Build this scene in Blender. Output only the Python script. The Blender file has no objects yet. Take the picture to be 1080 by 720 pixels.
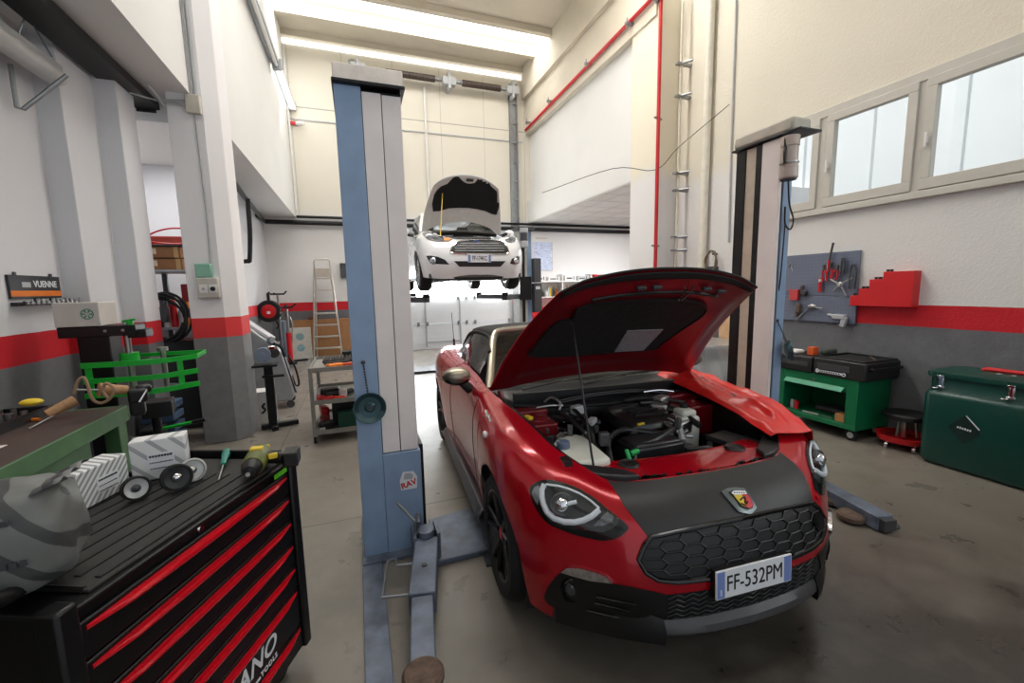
# Workshop bay with a red sports car between two lift posts. Blender 4.5, self-contained.
WORLD, SKY2, SKY3, SUN, EXPO, WIN_FILL = 0.8, 235, 60, 5.0, 0.04, 90
import bpy, bmesh, math, random
from mathutils import Vector, Matrix, noise
from mathutils.bvhtree import BVHTree
from mathutils.geometry import delaunay_2d_cdt
random.seed(7)
SC = bpy.context.scene
COL = SC.collection
PI = math.pi
V3 = Vector

# ------------------------------------------------------------------ camera
F_PX, CAM_H = 447.63, 1.54
PITCH, ROLL, YAW = math.radians(7.2058), math.radians(1.1855), math.radians(19.9019)
cy, sy, cp, sp = math.cos(YAW), math.sin(YAW), math.cos(PITCH), math.sin(PITCH)
FWD = V3((sy * cp, cy * cp, -sp)); RGT0 = V3((cy, -sy, 0)); DWN0 = FWD.cross(RGT0)
cr, sr = math.cos(ROLL), math.sin(ROLL)
RGT = cr * RGT0 + sr * DWN0; DWN = -sr * RGT0 + cr * DWN0
EYE = V3((0, 0, CAM_H))
def ray(px, py):
    return (RGT * ((px - 540) / F_PX) + DWN * ((py - 360) / F_PX) + FWD)
cam = bpy.data.cameras.new('camera'); camo = bpy.data.objects.new('camera', cam); COL.objects.link(camo)
cam.sensor_width = 36; cam.lens = F_PX / 1080 * 36; cam.clip_start = 0.02; cam.clip_end = 200
camo.matrix_world = Matrix(((RGT.x, -DWN.x, -FWD.x, 0), (RGT.y, -DWN.y, -FWD.y, 0), (RGT.z, -DWN.z, -FWD.z, CAM_H), (0, 0, 0, 1)))
SC.camera = camo

# ------------------------------------------------------------------ materials
def lin(c):
    o = []
    for v in c[:3]:
        v /= 255.0
        o.append(v / 12.92 if v <= 0.04045 else ((v + 0.055) / 1.055) ** 2.4)
    return (*o, 1)
MATS = {}
def mat(name, col, rough=0.5, metal=0.0, var=0.08, scale=12.0, bump=0.0, bscale=80.0, coat=0.0, emit=None, trans=0.0, alpha=1.0, spec=0.5, rvar=0.0):
    if name in MATS: return MATS[name]
    m = bpy.data.materials.new(name); m.use_nodes = True
    nt = m.node_tree; b = nt.nodes['Principled BSDF']
    b.inputs['Roughness'].default_value = rough; b.inputs['Metallic'].default_value = metal
    b.inputs['Specular IOR Level'].default_value = spec
    if coat: b.inputs['Coat Weight'].default_value = coat; b.inputs['Coat Roughness'].default_value = 0.03
    if trans: b.inputs['Transmission Weight'].default_value = trans
    if alpha < 1: b.inputs['Alpha'].default_value = alpha
    c = lin(col)
    tc = nt.nodes.new('ShaderNodeTexCoord')
    if var:
        n = nt.nodes.new('ShaderNodeTexNoise'); n.inputs['Scale'].default_value = scale; n.inputs['Detail'].default_value = 5
        nt.links.new(tc.outputs['Object'], n.inputs['Vector'])
        r = nt.nodes.new('ShaderNodeValToRGB')
        r.color_ramp.elements[0].position = 0.3; r.color_ramp.elements[1].position = 0.75
        r.color_ramp.elements[0].color = tuple(max(0, x * (1 - var)) for x in c[:3]) + (1,)
        r.color_ramp.elements[1].color = tuple(min(1, x * (1 + var)) for x in c[:3]) + (1,)
        nt.links.new(n.outputs['Fac'], r.inputs['Fac']); nt.links.new(r.outputs['Color'], b.inputs['Base Color'])
        if rvar:
            mr = nt.nodes.new('ShaderNodeMapRange')
            mr.inputs['To Min'].default_value = max(0, rough - rvar); mr.inputs['To Max'].default_value = min(1, rough + rvar)
            nt.links.new(n.outputs['Fac'], mr.inputs['Value']); nt.links.new(mr.outputs['Result'], b.inputs['Roughness'])
    else:
        b.inputs['Base Color'].default_value = c
    if bump:
        n2 = nt.nodes.new('ShaderNodeTexNoise'); n2.inputs['Scale'].default_value = bscale; n2.inputs['Detail'].default_value = 4
        nt.links.new(tc.outputs['Object'], n2.inputs['Vector'])
        bp = nt.nodes.new('ShaderNodeBump'); bp.inputs['Strength'].default_value = bump; bp.inputs['Distance'].default_value = 0.01
        nt.links.new(n2.outputs['Fac'], bp.inputs['Height']); nt.links.new(bp.outputs['Normal'], b.inputs['Normal'])
    if emit:
        b.inputs['Emission Color'].default_value = lin(emit[0]); b.inputs['Emission Strength'].default_value = emit[1]
    MATS[name] = m
    return m

def node_math(nt, op, a, b=None, clamp=False):
    n = nt.nodes.new('ShaderNodeMath'); n.operation = op; n.use_clamp = clamp
    for i, x in enumerate((a, b)):
        if x is None: continue
        if isinstance(x, (int, float)): n.inputs[i].default_value = x
        else: nt.links.new(x, n.inputs[i])
    return n.outputs[0]

def mix_col(nt, fac, a, b):
    n = nt.nodes.new('ShaderNodeMix'); n.data_type = 'RGBA'
    for s, x in ((n.inputs[0], fac), (n.inputs[6], a), (n.inputs[7], b)):
        if isinstance(x, (tuple, list)): s.default_value = x
        elif isinstance(x, (int, float)): s.default_value = x
        else: nt.links.new(x, s)
    return n.outputs[2]

def wall_material(name, white, stripe=True, bumpy=0.25, grey=(104, 105, 108), red=(196, 16, 32), panels=False, lower=None, zsplit=3.2):
    m = bpy.data.materials.new(name); m.use_nodes = True
    nt = m.node_tree; b = nt.nodes['Principled BSDF']; b.inputs['Roughness'].default_value = 0.75
    geo = nt.nodes.new('ShaderNodeNewGeometry'); sep = nt.nodes.new('ShaderNodeSeparateXYZ')
    nt.links.new(geo.outputs['Position'], sep.inputs[0])
    n = nt.nodes.new('ShaderNodeTexNoise'); n.inputs['Scale'].default_value = 1.3; n.inputs['Detail'].default_value = 8
    nt.links.new(geo.outputs['Position'], n.inputs['Vector'])
    w = lin(white)
    col = mix_col(nt, n.outputs['Fac'], tuple(x * 0.93 for x in w[:3]) + (1,), tuple(min(1, x * 1.05) for x in w[:3]) + (1,))
    if lower:
        l = lin(lower)
        zf = node_math(nt, 'ADD', sep.outputs[2], node_math(nt, 'MULTIPLY', node_math(nt, 'SUBTRACT', n.outputs['Fac'], .5), .5))
        mrz = nt.nodes.new('ShaderNodeMapRange'); mrz.inputs['From Min'].default_value = zsplit - .12; mrz.inputs['From Max'].default_value = zsplit + .12
        nt.links.new(zf, mrz.inputs['Value']); col = mix_col(nt, mrz.outputs['Result'], tuple(x for x in l[:3]) + (1,), col)
    if panels:
        j = node_math(nt, 'FRACT', node_math(nt, 'MULTIPLY', sep.outputs[0], 0.9))
        j = node_math(nt, 'LESS_THAN', j, 0.008)
        k = node_math(nt, 'LESS_THAN', node_math(nt, 'ABSOLUTE', node_math(nt, 'SUBTRACT', sep.outputs[2], 5.62)), 0.012)
        j = node_math(nt, 'MULTIPLY', node_math(nt, 'MAXIMUM', j, k), node_math(nt, 'GREATER_THAN', sep.outputs[2], 3.3))
        col = mix_col(nt, j, col, lin((170, 165, 156)))
    if stripe:
        n2 = nt.nodes.new('ShaderNodeTexNoise'); n2.inputs['Scale'].default_value = 7; n2.inputs['Detail'].default_value = 9; n2.inputs['Roughness'].default_value = 0.7
        nt.links.new(geo.outputs['Position'], n2.inputs['Vector'])
        g = lin(grey)
        gcol = mix_col(nt, n2.outputs['Fac'], tuple(x * 0.62 for x in g[:3]) + (1,), tuple(x * 1.35 for x in g[:3]) + (1,))
        wob = node_math(nt, 'MULTIPLY', node_math(nt, 'SUBTRACT', n2.outputs['Fac'], 0.5), 0.012)
        z = node_math(nt, 'ADD', sep.outputs[2], wob)
        rcol = mix_col(nt, n2.outputs['Fac'], lin(tuple(x * 0.93 for x in red)), lin(tuple(min(255, x * 1.05) for x in red)))
        col = mix_col(nt, node_math(nt, 'LESS_THAN', z, 1.303), col, rcol)
        col = mix_col(nt, node_math(nt, 'LESS_THAN', z, 1.102), col, gcol)
    nt.links.new(col, b.inputs['Base Color'])
    if bumpy:
        n3 = nt.nodes.new('ShaderNodeTexNoise'); n3.inputs['Scale'].default_value = 55; n3.inputs['Detail'].default_value = 5
        nt.links.new(geo.outputs['Position'], n3.inputs['Vector'])
        bp = nt.nodes.new('ShaderNodeBump'); bp.inputs['Strength'].default_value = bumpy; bp.inputs['Distance'].default_value = 0.01
        nt.links.new(n3.outputs['Fac'], bp.inputs['Height']); nt.links.new(bp.outputs['Normal'], b.inputs['Normal'])
    MATS[name] = m
    return m

def floor_material():
    m = bpy.data.materials.new('concrete_floor'); m.use_nodes = True
    nt = m.node_tree; b = nt.nodes['Principled BSDF']
    geo = nt.nodes.new('ShaderNodeNewGeometry'); sep = nt.nodes.new('ShaderNodeSeparateXYZ')
    nt.links.new(geo.outputs['Position'], sep.inputs[0])
    def noise(s, d, rg=0.55):
        n = nt.nodes.new('ShaderNodeTexNoise'); n.inputs['Scale'].default_value = s; n.inputs['Detail'].default_value = d; n.inputs['Roughness'].default_value = rg
        nt.links.new(geo.outputs['Position'], n.inputs['Vector']); return n.outputs['Fac']
    big, mid, fine = noise(0.55, 6, 0.6), noise(3.2, 8, 0.65), noise(38, 5, 0.6)
    col = mix_col(nt, big, lin((108, 101, 92)), lin((144, 137, 126)))
    rmp = nt.nodes.new('ShaderNodeValToRGB'); rmp.color_ramp.elements[0].position = 0.42; rmp.color_ramp.elements[1].position = 0.66
    nt.links.new(mid, rmp.inputs['Fac'])
    col = mix_col(nt, node_math(nt, 'MULTIPLY', rmp.outputs['Color'], 0.35), col, lin((80, 74, 66)))
    col = mix_col(nt, node_math(nt, 'MULTIPLY', fine, 0.25), col, lin((116, 111, 104)))
    # oil stains in front of the lift bay, plus foreground shade painted into the colour
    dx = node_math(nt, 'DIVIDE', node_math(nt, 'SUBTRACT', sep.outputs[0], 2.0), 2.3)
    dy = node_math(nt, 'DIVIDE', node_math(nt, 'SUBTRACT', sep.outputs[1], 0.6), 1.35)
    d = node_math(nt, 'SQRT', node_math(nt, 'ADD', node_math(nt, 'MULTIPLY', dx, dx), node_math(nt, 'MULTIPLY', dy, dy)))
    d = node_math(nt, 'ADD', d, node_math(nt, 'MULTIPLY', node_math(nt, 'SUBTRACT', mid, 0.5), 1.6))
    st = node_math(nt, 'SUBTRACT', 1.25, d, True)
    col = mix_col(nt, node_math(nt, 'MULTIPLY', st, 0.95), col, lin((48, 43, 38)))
    # expansion joints
    jx = node_math(nt, 'LESS_THAN', node_math(nt, 'ABSOLUTE', node_math(nt, 'SUBTRACT', sep.outputs[0], -0.80)), 0.006)
    ty = node_math(nt, 'FRACT', node_math(nt, 'DIVIDE', node_math(nt, 'SUBTRACT', sep.outputs[1], 2.94), 3.6))
    jy = node_math(nt, 'LESS_THAN', ty, 0.0035)
    col = mix_col(nt, node_math(nt, 'MULTIPLY', node_math(nt, 'MAXIMUM', jx, jy), 0.75), col, lin((60, 52, 44)))
    nt.links.new(col, b.inputs['Base Color'])
    mr = nt.nodes.new('ShaderNodeMapRange'); mr.inputs['To Min'].default_value = 0.14; mr.inputs['To Max'].default_value = 0.50
    nt.links.new(mid, mr.inputs['Value']); nt.links.new(mr.outputs['Result'], b.inputs['Roughness'])
    bp = nt.nodes.new('ShaderNodeBump'); bp.inputs['Strength'].default_value = 0.12; bp.inputs['Distance'].default_value = 0.004
    nt.links.new(fine, bp.inputs['Height']); nt.links.new(bp.outputs['Normal'], b.inputs['Normal'])
    return m

# ------------------------------------------------------------------ mesh helper
def crom(pts, n, closed=False):
    """Catmull-Rom resample: n segments per span."""
    P = [V3(p) for p in pts]; N = len(P); out = []
    spans = N if closed else N - 1
    for i in range(spans):
        if closed: a, b, c, d = P[(i - 1) % N], P[i], P[(i + 1) % N], P[(i + 2) % N]
        else:
            b, c = P[i], P[i + 1]
            a = P[i - 1] if i else b * 2 - c
            d = P[i + 2] if i + 2 < N else c * 2 - b
        for k in range(n):
            t = k / n
            out.append(0.5 * ((2 * b) + (c - a) * t + (2 * a - 5 * b + 4 * c - d) * t * t + (3 * b - a - 3 * c + d) * t ** 3))
    if not closed: out.append(P[-1])
    return out

class MB:
    def __init__(self): self.bm = bmesh.new(); self.mi = 0
    def _f(self, vs):
        try:
            f = self.bm.faces.new(vs); f.material_index = self.mi; return f
        except ValueError: return None
    def box(self, lo, hi, M=None):
        x0, y0, z0 = lo; x1, y1, z1 = hi
        self.nb = getattr(self, 'nb', -1) + 1; e = (self.nb % 9) * 6e-5
        x0 -= e; y0 -= e; x1 += e; y1 += e; z1 += e * (1 if self.nb % 2 else -1) if z1 - z0 > .002 else 0
        P = [(x0, y0, z0), (x1, y0, z0), (x1, y1, z0), (x0, y1, z0), (x0, y0, z1), (x1, y0, z1), (x1, y1, z1), (x0, y1, z1)]
        v = [self.bm.verts.new(M @ V3(p) if M else p) for p in P]
        for q in ((3, 2, 1, 0), (4, 5, 6, 7), (0, 1, 5, 4), (1, 2, 6, 5), (2, 3, 7, 6), (3, 0, 4, 7)): self._f([v[i] for i in q])
        return self
    def cbox(self, c, s, rz=0, rx=0, ry=0):
        M = Matrix.Translation(V3(c)) @ Matrix.Rotation(rz, 4, 'Z') @ Matrix.Rotation(ry, 4, 'Y') @ Matrix.Rotation(rx, 4, 'X')
        h = [x / 2 for x in s]
        return self.box((-h[0], -h[1], -h[2]), (h[0], h[1], h[2]), M)
    def grid(self, rows, closeu=False, closev=False, flip=False):
        V = [[self.bm.verts.new(p) for p in r] for r in rows]
        R, C = len(V), len(V[0])
        for i in range(R if closeu else R - 1):
            for j in range(C if closev else C - 1):
                q = [V[i][j], V[i][(j + 1) % C], V[(i + 1) % R][(j + 1) % C], V[(i + 1) % R][j]]
                if flip: q.reverse()
                self._f(q)
        return V
    def tube(self, pts, r, seg=10, smooth=0, closed=False, caps=True, flat=1.0):
        P = crom(pts, smooth, closed) if smooth else [V3(p) for p in pts]
        N = len(P); up = None; rings = []
        for i, p in enumerate(P):
            if closed: t = P[(i + 1) % N] - P[i - 1]
            else: t = P[min(i + 1, N - 1)] - P[max(i - 1, 0)]
            if t.length < 1e-9: t = V3((0, 0, 1))
            t.normalize()
            if up is None: up = t.orthogonal().normalized()
            up = up - t * up.dot(t)
            if up.length < 1e-6: up = t.orthogonal()
            up.normalize(); sd = t.cross(up)
            rr = r[i] if isinstance(r, (list, tuple)) and len(r) == N else (r if not isinstance(r, (list, tuple)) else r[0] + (r[1] - r[0]) * i / max(1, N - 1))
            rings.append([p + (up * math.cos(2 * PI * k / seg) + sd * math.sin(2 * PI * k / seg) * flat) * rr for k in range(seg)])
        V = self.grid(rings, closeu=closed, closev=True)
        if caps and not closed:
            self._f(list(reversed(V[0]))); self._f(V[-1])
        return self
    def cyl(self, p0, p1, r, seg=20, r2=None):
        return self.tube([p0, p1], [r, r if r2 is None else r2], seg)
    def lathe(self, prof, M=None, seg=28, ang=2 * PI):
        """prof: list of (r, z) spun round local z."""
        full = abs(ang - 2 * PI) < 1e-6
        rings = []
        for k in range(seg if full else seg + 1):
            a = ang * k / seg
            rings.append([(M @ V3((r * math.cos(a), r * math.sin(a), z))) if M else V3((r * math.cos(a), r * math.sin(a), z)) for r, z in prof])
        self.grid(rings, closeu=full)
        return self
    def prism(self, poly, z0, z1, M=None):
        b = [self.bm.verts.new(M @ V3((x, y, z0)) if M else (x, y, z0)) for x, y in poly]
        t = [self.bm.verts.new(M @ V3((x, y, z1)) if M else (x, y, z1)) for x, y in poly]
        n = len(poly); self._f(list(reversed(b))); self._f(t)
        for i in range(n): self._f([b[i], b[(i + 1) % n], t[(i + 1) % n], t[i]])
        return self
    def ball(self, c, r, seg=16, rings=10):
        r3 = r if isinstance(r, (tuple, list)) else (r, r, r)
        rows = []
        for i in range(rings + 1):
            a = PI * i / rings
            rows.append([V3(c) + V3((r3[0] * math.sin(a) * math.cos(2 * PI * k / seg), r3[1] * math.sin(a) * math.sin(2 * PI * k / seg), r3[2] * math.cos(a))) for k in range(seg)])
        self.grid(rows, closev=True, flip=True)
        return self
    def build(self, name, mats, parent=None, bevel=0.0, sharp=35, sub=0, solid=0.0, seg=2, weld=1e-5, recalc=True):
        bm = self.bm
        bmesh.ops.remove_doubles(bm, verts=bm.verts, dist=weld)
        bmesh.ops.dissolve_degenerate(bm, edges=bm.edges, dist=1e-6)
        if recalc: bmesh.ops.recalc_face_normals(bm, faces=bm.faces)
        bm.normal_update()
        ca = math.radians(sharp)
        for f in bm.faces: f.smooth = True
        for e in bm.edges:
            if len(e.link_faces) == 2:
                if e.calc_face_angle(0) > ca: e.smooth = False
            elif len(e.link_faces) > 2: e.smooth = False
        me = bpy.data.meshes.new(name); bm.to_mesh(me); bm.free()
        for m in (mats if isinstance(mats, (list, tuple)) else [mats]): me.materials.append(m)
        o = bpy.data.objects.new(name, me); COL.objects.link(o)
        if parent: o.parent = parent
        if solid:
            s = o.modifiers.new('s', 'SOLIDIFY'); s.thickness = solid; s.offset = -1
        if bevel:
            b = o.modifiers.new('b', 'BEVEL'); b.width = bevel; b.segments = seg; b.limit_method = 'ANGLE'; b.angle_limit = math.radians(40); b.harden_normals = False
        if sub:
            s = o.modifiers.new('u', 'SUBSURF'); s.levels = sub; s.render_levels = sub
        return o

def tag(o, label, cat, group=None, kind=None):
    o['label'] = label; o['category'] = cat
    if group: o['group'] = group
    if kind: o['kind'] = kind
    return o
def thing(name, label, cat, loc=(0, 0, 0), rz=0.0, group=None):
    o = bpy.data.objects.new(name, None); COL.objects.link(o); o.empty_display_size = 0.1
    o.location = loc; o.rotation_euler = (0, 0, rz)
    return tag(o, label, cat, group)
def struct(mb, name, m, bevel=0.0, parent=None, **k):
    o = mb.build(name, m, parent, bevel=bevel, **k)
    if not parent: o['kind'] = 'structure'
    return o
def dup(root, loc, rz, label=None, group=None):
    r = root.copy(); COL.objects.link(r); r.location = loc; r.rotation_euler = (0, 0, rz)
    if label: r['label'] = label
    if group: r['group'] = group
    for ch in list(root.children):
        c = ch.copy(); COL.objects.link(c); c.parent = r
        for g in list(ch.children):
            d = g.copy(); COL.objects.link(d); d.parent = c
    return r
def TRS(loc, rx=0, ry=0, rz=0):
    return Matrix.Translation(V3(loc)) @ Matrix.Rotation(rz, 4, 'Z') @ Matrix.Rotation(ry, 4, 'Y') @ Matrix.Rotation(rx, 4, 'X')
def text_mesh(s, size, M, mb, depth=0.0006, align='CENTER', font_shear=0.0, space=1.0, bold=0.0):
    """letters as real mesh: local x right, y up, extruded along z, then moved by M."""
    cu = bpy.data.curves.new('t', 'FONT'); cu.body = s; cu.size = size; cu.align_x = align; cu.align_y = 'CENTER'
    cu.extrude = depth; cu.shear = font_shear; cu.space_character = space; cu.offset = bold
    ob = bpy.data.objects.new('t', cu); COL.objects.link(ob)
    dg = bpy.context.evaluated_depsgraph_get(); me = bpy.data.meshes.new_from_object(ob.evaluated_get(dg))
    me.transform(M)
    tmp = bmesh.new(); tmp.from_mesh(me)
    vm = {}
    for v in tmp.verts: vm[v] = mb.bm.verts.new(v.co)
    for f in tmp.faces: mb._f([vm[v] for v in f.verts])
    tmp.free(); bpy.data.objects.remove(ob); bpy.data.meshes.remove(me); bpy.data.curves.remove(cu)
    return mb

# common materials
M_black = mat('black_plastic', (15, 15, 16), 0.45)
M_rub = mat('rubber', (17, 17, 18), 0.75)
M_blackmetal = mat('black_steel', (18, 18, 20), 0.38, 0.3)
M_steel = mat('steel', (170, 170, 168), 0.32, 1.0, var=0.12)
M_dsteel = mat('dark_steel', (90, 88, 86), 0.42, 0.9, var=0.25)
M_chrome = mat('chrome', (225, 225, 228), 0.08, 1.0, var=0)
M_galv = mat('galvanised', (150, 153, 155), 0.45, 0.8, var=0.12)
M_white = mat('white_paint', (225, 223, 220), 0.5, var=0.03)
M_redp = mat('red_paint', (196, 18, 30), 0.4, var=0.06)
M_card = mat('cardboard', (166, 120, 78), 0.8, var=0.12)
M_bluegrey = mat('lift_blue_paint', (136, 160, 190), 0.5, var=0.10, scale=6, rvar=0.1)
M_bluedirty = mat('lift_blue_worn', (100, 109, 124), 0.5, 0.25, var=0.4, scale=11, rvar=0.12, bump=0.15)
M_liftwhite = mat('lift_white_paint', (230, 223, 220), 0.45, var=0.05, scale=5)
M_dgrey = mat('dark_grey', (60, 61, 64), 0.5)
M_lgrey = mat('light_grey', (176, 178, 180), 0.5)
M_green = mat('tool_green', (0, 108, 66), 0.42, var=0.06)
M_orange = mat('orange', (226, 120, 30), 0.5)
M_yellow = mat('yellow', (218, 186, 40), 0.5)
# ================================================================== ROOM
W_plain = wall_material('wall_paint', (218, 218, 221), True, 0.12)
W_right = wall_material('wall_paint_cream', (222, 215, 198), True, 0.45, lower=(222, 220, 217), zsplit=3.1)
W_pillar_r = wall_material('pillar_paint_cream', (232, 224, 204), True, 0.1, lower=(228, 226, 224), zsplit=3.3)
W_back = wall_material('wall_paint_back', (222, 216, 202), True, 0.06, panels=True, lower=(224, 222, 220), zsplit=3.3)
W_up = wall_material('upper_wall_paint', (224, 223, 220), False, 0.08)
W_pillar = wall_material('pillar_paint', (236, 234, 235), True, 0.1, red=(226, 60, 62), grey=(128, 128, 130))
M_ceil = mat('ceiling_concrete', (212, 204, 186), 0.8, var=0.05, scale=2)
M_soffit = mat('soffit_tiles', (205, 203, 198), 0.8, var=0.03)
M_sky = mat('skylight_sheet', (255, 255, 255), 0.5, var=0, emit=((255, 254, 250), 1.6))
M_tube = mat('lamp_tube', (255, 255, 255), 0.4, var=0, emit=((255, 252, 242), 4.0))

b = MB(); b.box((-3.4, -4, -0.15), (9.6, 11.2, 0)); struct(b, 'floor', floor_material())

# back wall with the big door opening
YB = 11.0
b = MB(); b.box((-2.8, YB, 0), (0.30, YB + .2, 3.25)); b.box((4.02, YB, 0), (9.6, YB + .2, 3.25)); b.box((-2.8, YB, 3.25), (9.6, YB + .2, 7.4))
wb = struct(b, 'wall_back', W_back)
# left walls
b = MB(); b.box((-2.3, -4, 0), (-2.1, 4.25, 3.6)); struct(b, 'wall_left', W_plain)
b = MB(); b.prism([(-2.3, 4.25), (-1.95, 4.25), (-1.95, 4.70), (-1.79, 4.70), (-1.79, 5.02), (-2.3, 5.02)], 0, 3.6); struct(b, 'pillar_channel', W_plain, bevel=.006)
b = MB(); b.box((-2.9, 5.02, 0), (-2.7, 7.2, 3.6)); b.box((-2.9, 7.0, 0), (-1.85, 7.2, 3.6)); struct(b, 'wall_alcove', W_plain)
b = MB(); b.box((-2.05, 7.2, 0), (-1.85, YB, 3.6)); struct(b, 'wall_left_far', W_plain)
b = MB(); b.prism([(-1.56, 5.05), (-1.27, 5.05), (-1.15, 5.15), (-1.15, 5.52), (-1.56, 5.52)], 0, 7.3); struct(b, 'pillar_left', W_pillar, bevel=.008)
b = MB(); b.box((-3.2, -4, 3.42), (-1.36, 5.3, 7.3)); struct(b, 'beam_left_near', W_up)
b = MB(); b.box((-3.2, 5.3, 3.22), (-1.18, YB, 7.3)); struct(b, 'beam_left_far', W_up)
# right wall with the window opening
b = MB()
b.box((4.9, -4, 0), (5.15, 5.68, 2.31)); b.box((4.9, -4, 3.37), (5.15, 5.68, 7.3)); b.box((4.9, 4.24, 2.31), (5.15, 5.68, 3.37)); b.box((4.9, -4, 2.31), (5.15, -2.86, 3.37))
struct(b, 'wall_right', W_right)
b = MB(); b.prism([(4.5, 5.70), (5.3, 5.70), (5.3, 6.35), (4.5, 6.35)], 0, 7.3); struct(b, 'pillar_right', W_pillar_r, bevel=.008)
b = MB(); b.box((4.52, 6.35, 3.3), (9.6, YB, 3.85)); b.box((4.6, 6.35, 3.85), (4.9, YB, 5.55)); struct(b, 'wall_right_upper', W_up)
b = MB(); b.box((4.47, 5.72, 5.55), (4.9, YB, 6.4)); b.box((4.38, 5.72, 6.4), (4.9, YB, 7.3)); struct(b, 'beam_right', M_ceil)
b = MB(); b.box((9.4, 6.2, 0), (9.6, YB, 3.3)); b.box((5.15, 5.9, 0), (9.6, 6.1, 3.3)); struct(b, 'wall_right_far', W_plain)
b = MB(); b.box((4.53, 6.36, 3.27), (9.4, YB - .01, 3.30)); soff = struct(b, 'ceiling_side_bay', M_soffit)
b = MB()
for i in range(9): b.box((4.9 + i * .6, 6.37, 3.264), (4.91 + i * .6, YB - .02, 3.268))
for j in range(8): b.box((4.54, 6.6 + j * .6, 3.264), (9.39, 6.61 + j * .6, 3.268))
struct(b, 'trim_1', M_lgrey, parent=soff)
# ceiling: precast slabs with three roof lights between them
b = MB()
for y0, y1 in ((-4, 0.6), (1.6, 5.0), (6.0, 9.25), (10.06, YB)):
    b.box((-1.36, y0, 7.15), (4.9, y1, 7.45))
    b.box((-1.36, y0, 7.02), (4.6, y0 + .12, 7.15)); b.box((-1.36, y1 - .12, 7.02), (4.6, y1, 7.15))
struct(b, 'ceiling', M_ceil)
for i, (y0, y1) in enumerate(((0.6, 1.6), (5.0, 6.0), (9.25, 10.06))):
    b = MB(); b.box((-1.3, y0, 7.30), (4.55, y1, 7.33)); struct(b, 'window_skylight', M_sky)
# daylight slot under the roof edge
b = MB(); b.box((-1.17, YB - .03, 6.90), (4.45, YB - .005, 7.0)); struct(b, 'window_clerestory', M_sky)

# window on the right wall; unseen near end added for fill light
M_frame = mat('window_frame', (196, 192, 182), 0.5, var=0.03)
M_glass = bpy.data.materials.new('window_glass'); M_glass.use_nodes = True
nt = M_glass.node_tree; nt.nodes.clear()
_o = nt.nodes.new('ShaderNodeOutputMaterial'); _t = nt.nodes.new('ShaderNodeBsdfTransparent'); _g = nt.nodes.new('ShaderNodeBsdfGlossy'); _m = nt.nodes.new('ShaderNodeMixShader')
_g.inputs['Roughness'].default_value = 0.02; _m.inputs[0].default_value = 0.07; _t.inputs[0].default_value = (.96, .98, .98, 1)
nt.links.new(_t.outputs[0], _m.inputs[1]); nt.links.new(_g.outputs[0], _m.inputs[2]); nt.links.new(_m.outputs[0], _o.inputs[0])
b = MB()
b.box((4.86, -2.88, 3.29), (4.98, 4.26, 3.38)); b.box((4.84, -2.9, 2.27), (4.99, 4.28, 2.335))
for y0, y1 in ((4.16, 4.25), (3.32, 3.44), (2.47, 2.57), (1.44, 1.52), (.38, .47), (-.66, -.58), (-1.74, -1.66), (-2.87, -2.79)): b.box((4.872, y0, 2.32), (4.965, y1, 3.30))
win = struct(b, 'window_1', M_frame, bevel=.006)
for k, (y0, y1) in enumerate(((3.42, 4.18), (2.55, 3.34), (1.50, 2.49), (0.45, 1.46), (-.60, .40), (-1.68, -.64), (-2.81, -1.72))):
    b = MB()
    for lo, hi in (((4.85, y0, 2.345), (4.92, y1, 2.44)), ((4.85, y0, 3.22), (4.92, y1, 3.30)), ((4.85, y0, 2.44), (4.92, y0 + .075, 3.22)), ((4.85, y1 - .075, 2.44), (4.92, y1, 3.22))): b.box(lo, hi)
    sash = struct(b, 'sash', M_frame, bevel=.005, parent=win)
    b = MB(); b.box((4.883, y0 + .07, 2.435), (4.889, y1 - .07, 3.225)); struct(b, 'pane', M_glass, parent=sash)
    b = MB(); b.box((4.825, y1 - .05, 2.74), (4.85, y1 - .025, 2.80)); b.box((4.815, y1 - .047, 2.70), (4.83, y1 - .028, 2.83)); struct(b, 'window_handle', M_white, parent=sash, bevel=.004)
# what is seen through it: the pale hall next door
b = MB(); b.box((8.2, -6, -1), (8.4, 9, 6.5))
for i in range(12): b.box((8.13, -5.5 + i * 1.15, -1), (8.2, -5.42 + i * 1.15, 6.5))
M_out = mat('neighbour_cladding', (232, 235, 238), 0.6, var=0.04, scale=1.5)
struct(b, 'wall_neighbour', M_out)
b = MB(); b.box((8.0, 1.2, 2.9), (8.12, 2.9, 4.4)); struct(b, 'window_neighbour', mat('neighbour_glass', (150, 165, 172), 0.15, var=0.35, scale=3))

# sectional door at the back
M_doorp = mat('door_panel', (226, 228, 230), 0.45, var=0.02)
M_dglass = mat('door_window', (255, 255, 255), 0.3, var=0, emit=((250, 253, 255), 5.0))
b = MB()
hs = (0.0, .66, 1.31, 1.95, 2.6, 3.25)
for k in range(5):
    if k == 2:
        for lo, hi in (((.3, YB + .02, 1.31), (4.02, YB + .07, 1.37)), ((.3, YB + .02, 1.89), (4.02, YB + .07, 1.95))): b.box(lo, hi)
        for x in (.3, 1.52, 2.62, 3.92): b.box((x, YB + .02, 1.37), (x + .1 if x < 1 or x > 3.5 else x + .24, YB + .07, 1.89))
    else:
        b.box((.3, YB + .02, hs[k] + .006), (4.02, YB + .07, hs[k + 1] - .006))
        for j in range(1, 4): b.box((.3, YB + .017, hs[k] + .16 * j), (4.02, YB + .02, hs[k] + .16 * j + .008))
door = struct(b, 'door_1', M_doorp, bevel=.003)
b = MB()
for x0, x1 in ((.4, 1.52), (1.76, 2.62), (2.86, 3.92)): b.box((x0, YB + .04, 1.37), (x1, YB + .05, 1.89))
struct(b, 'pane', M_dglass, parent=door)
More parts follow.
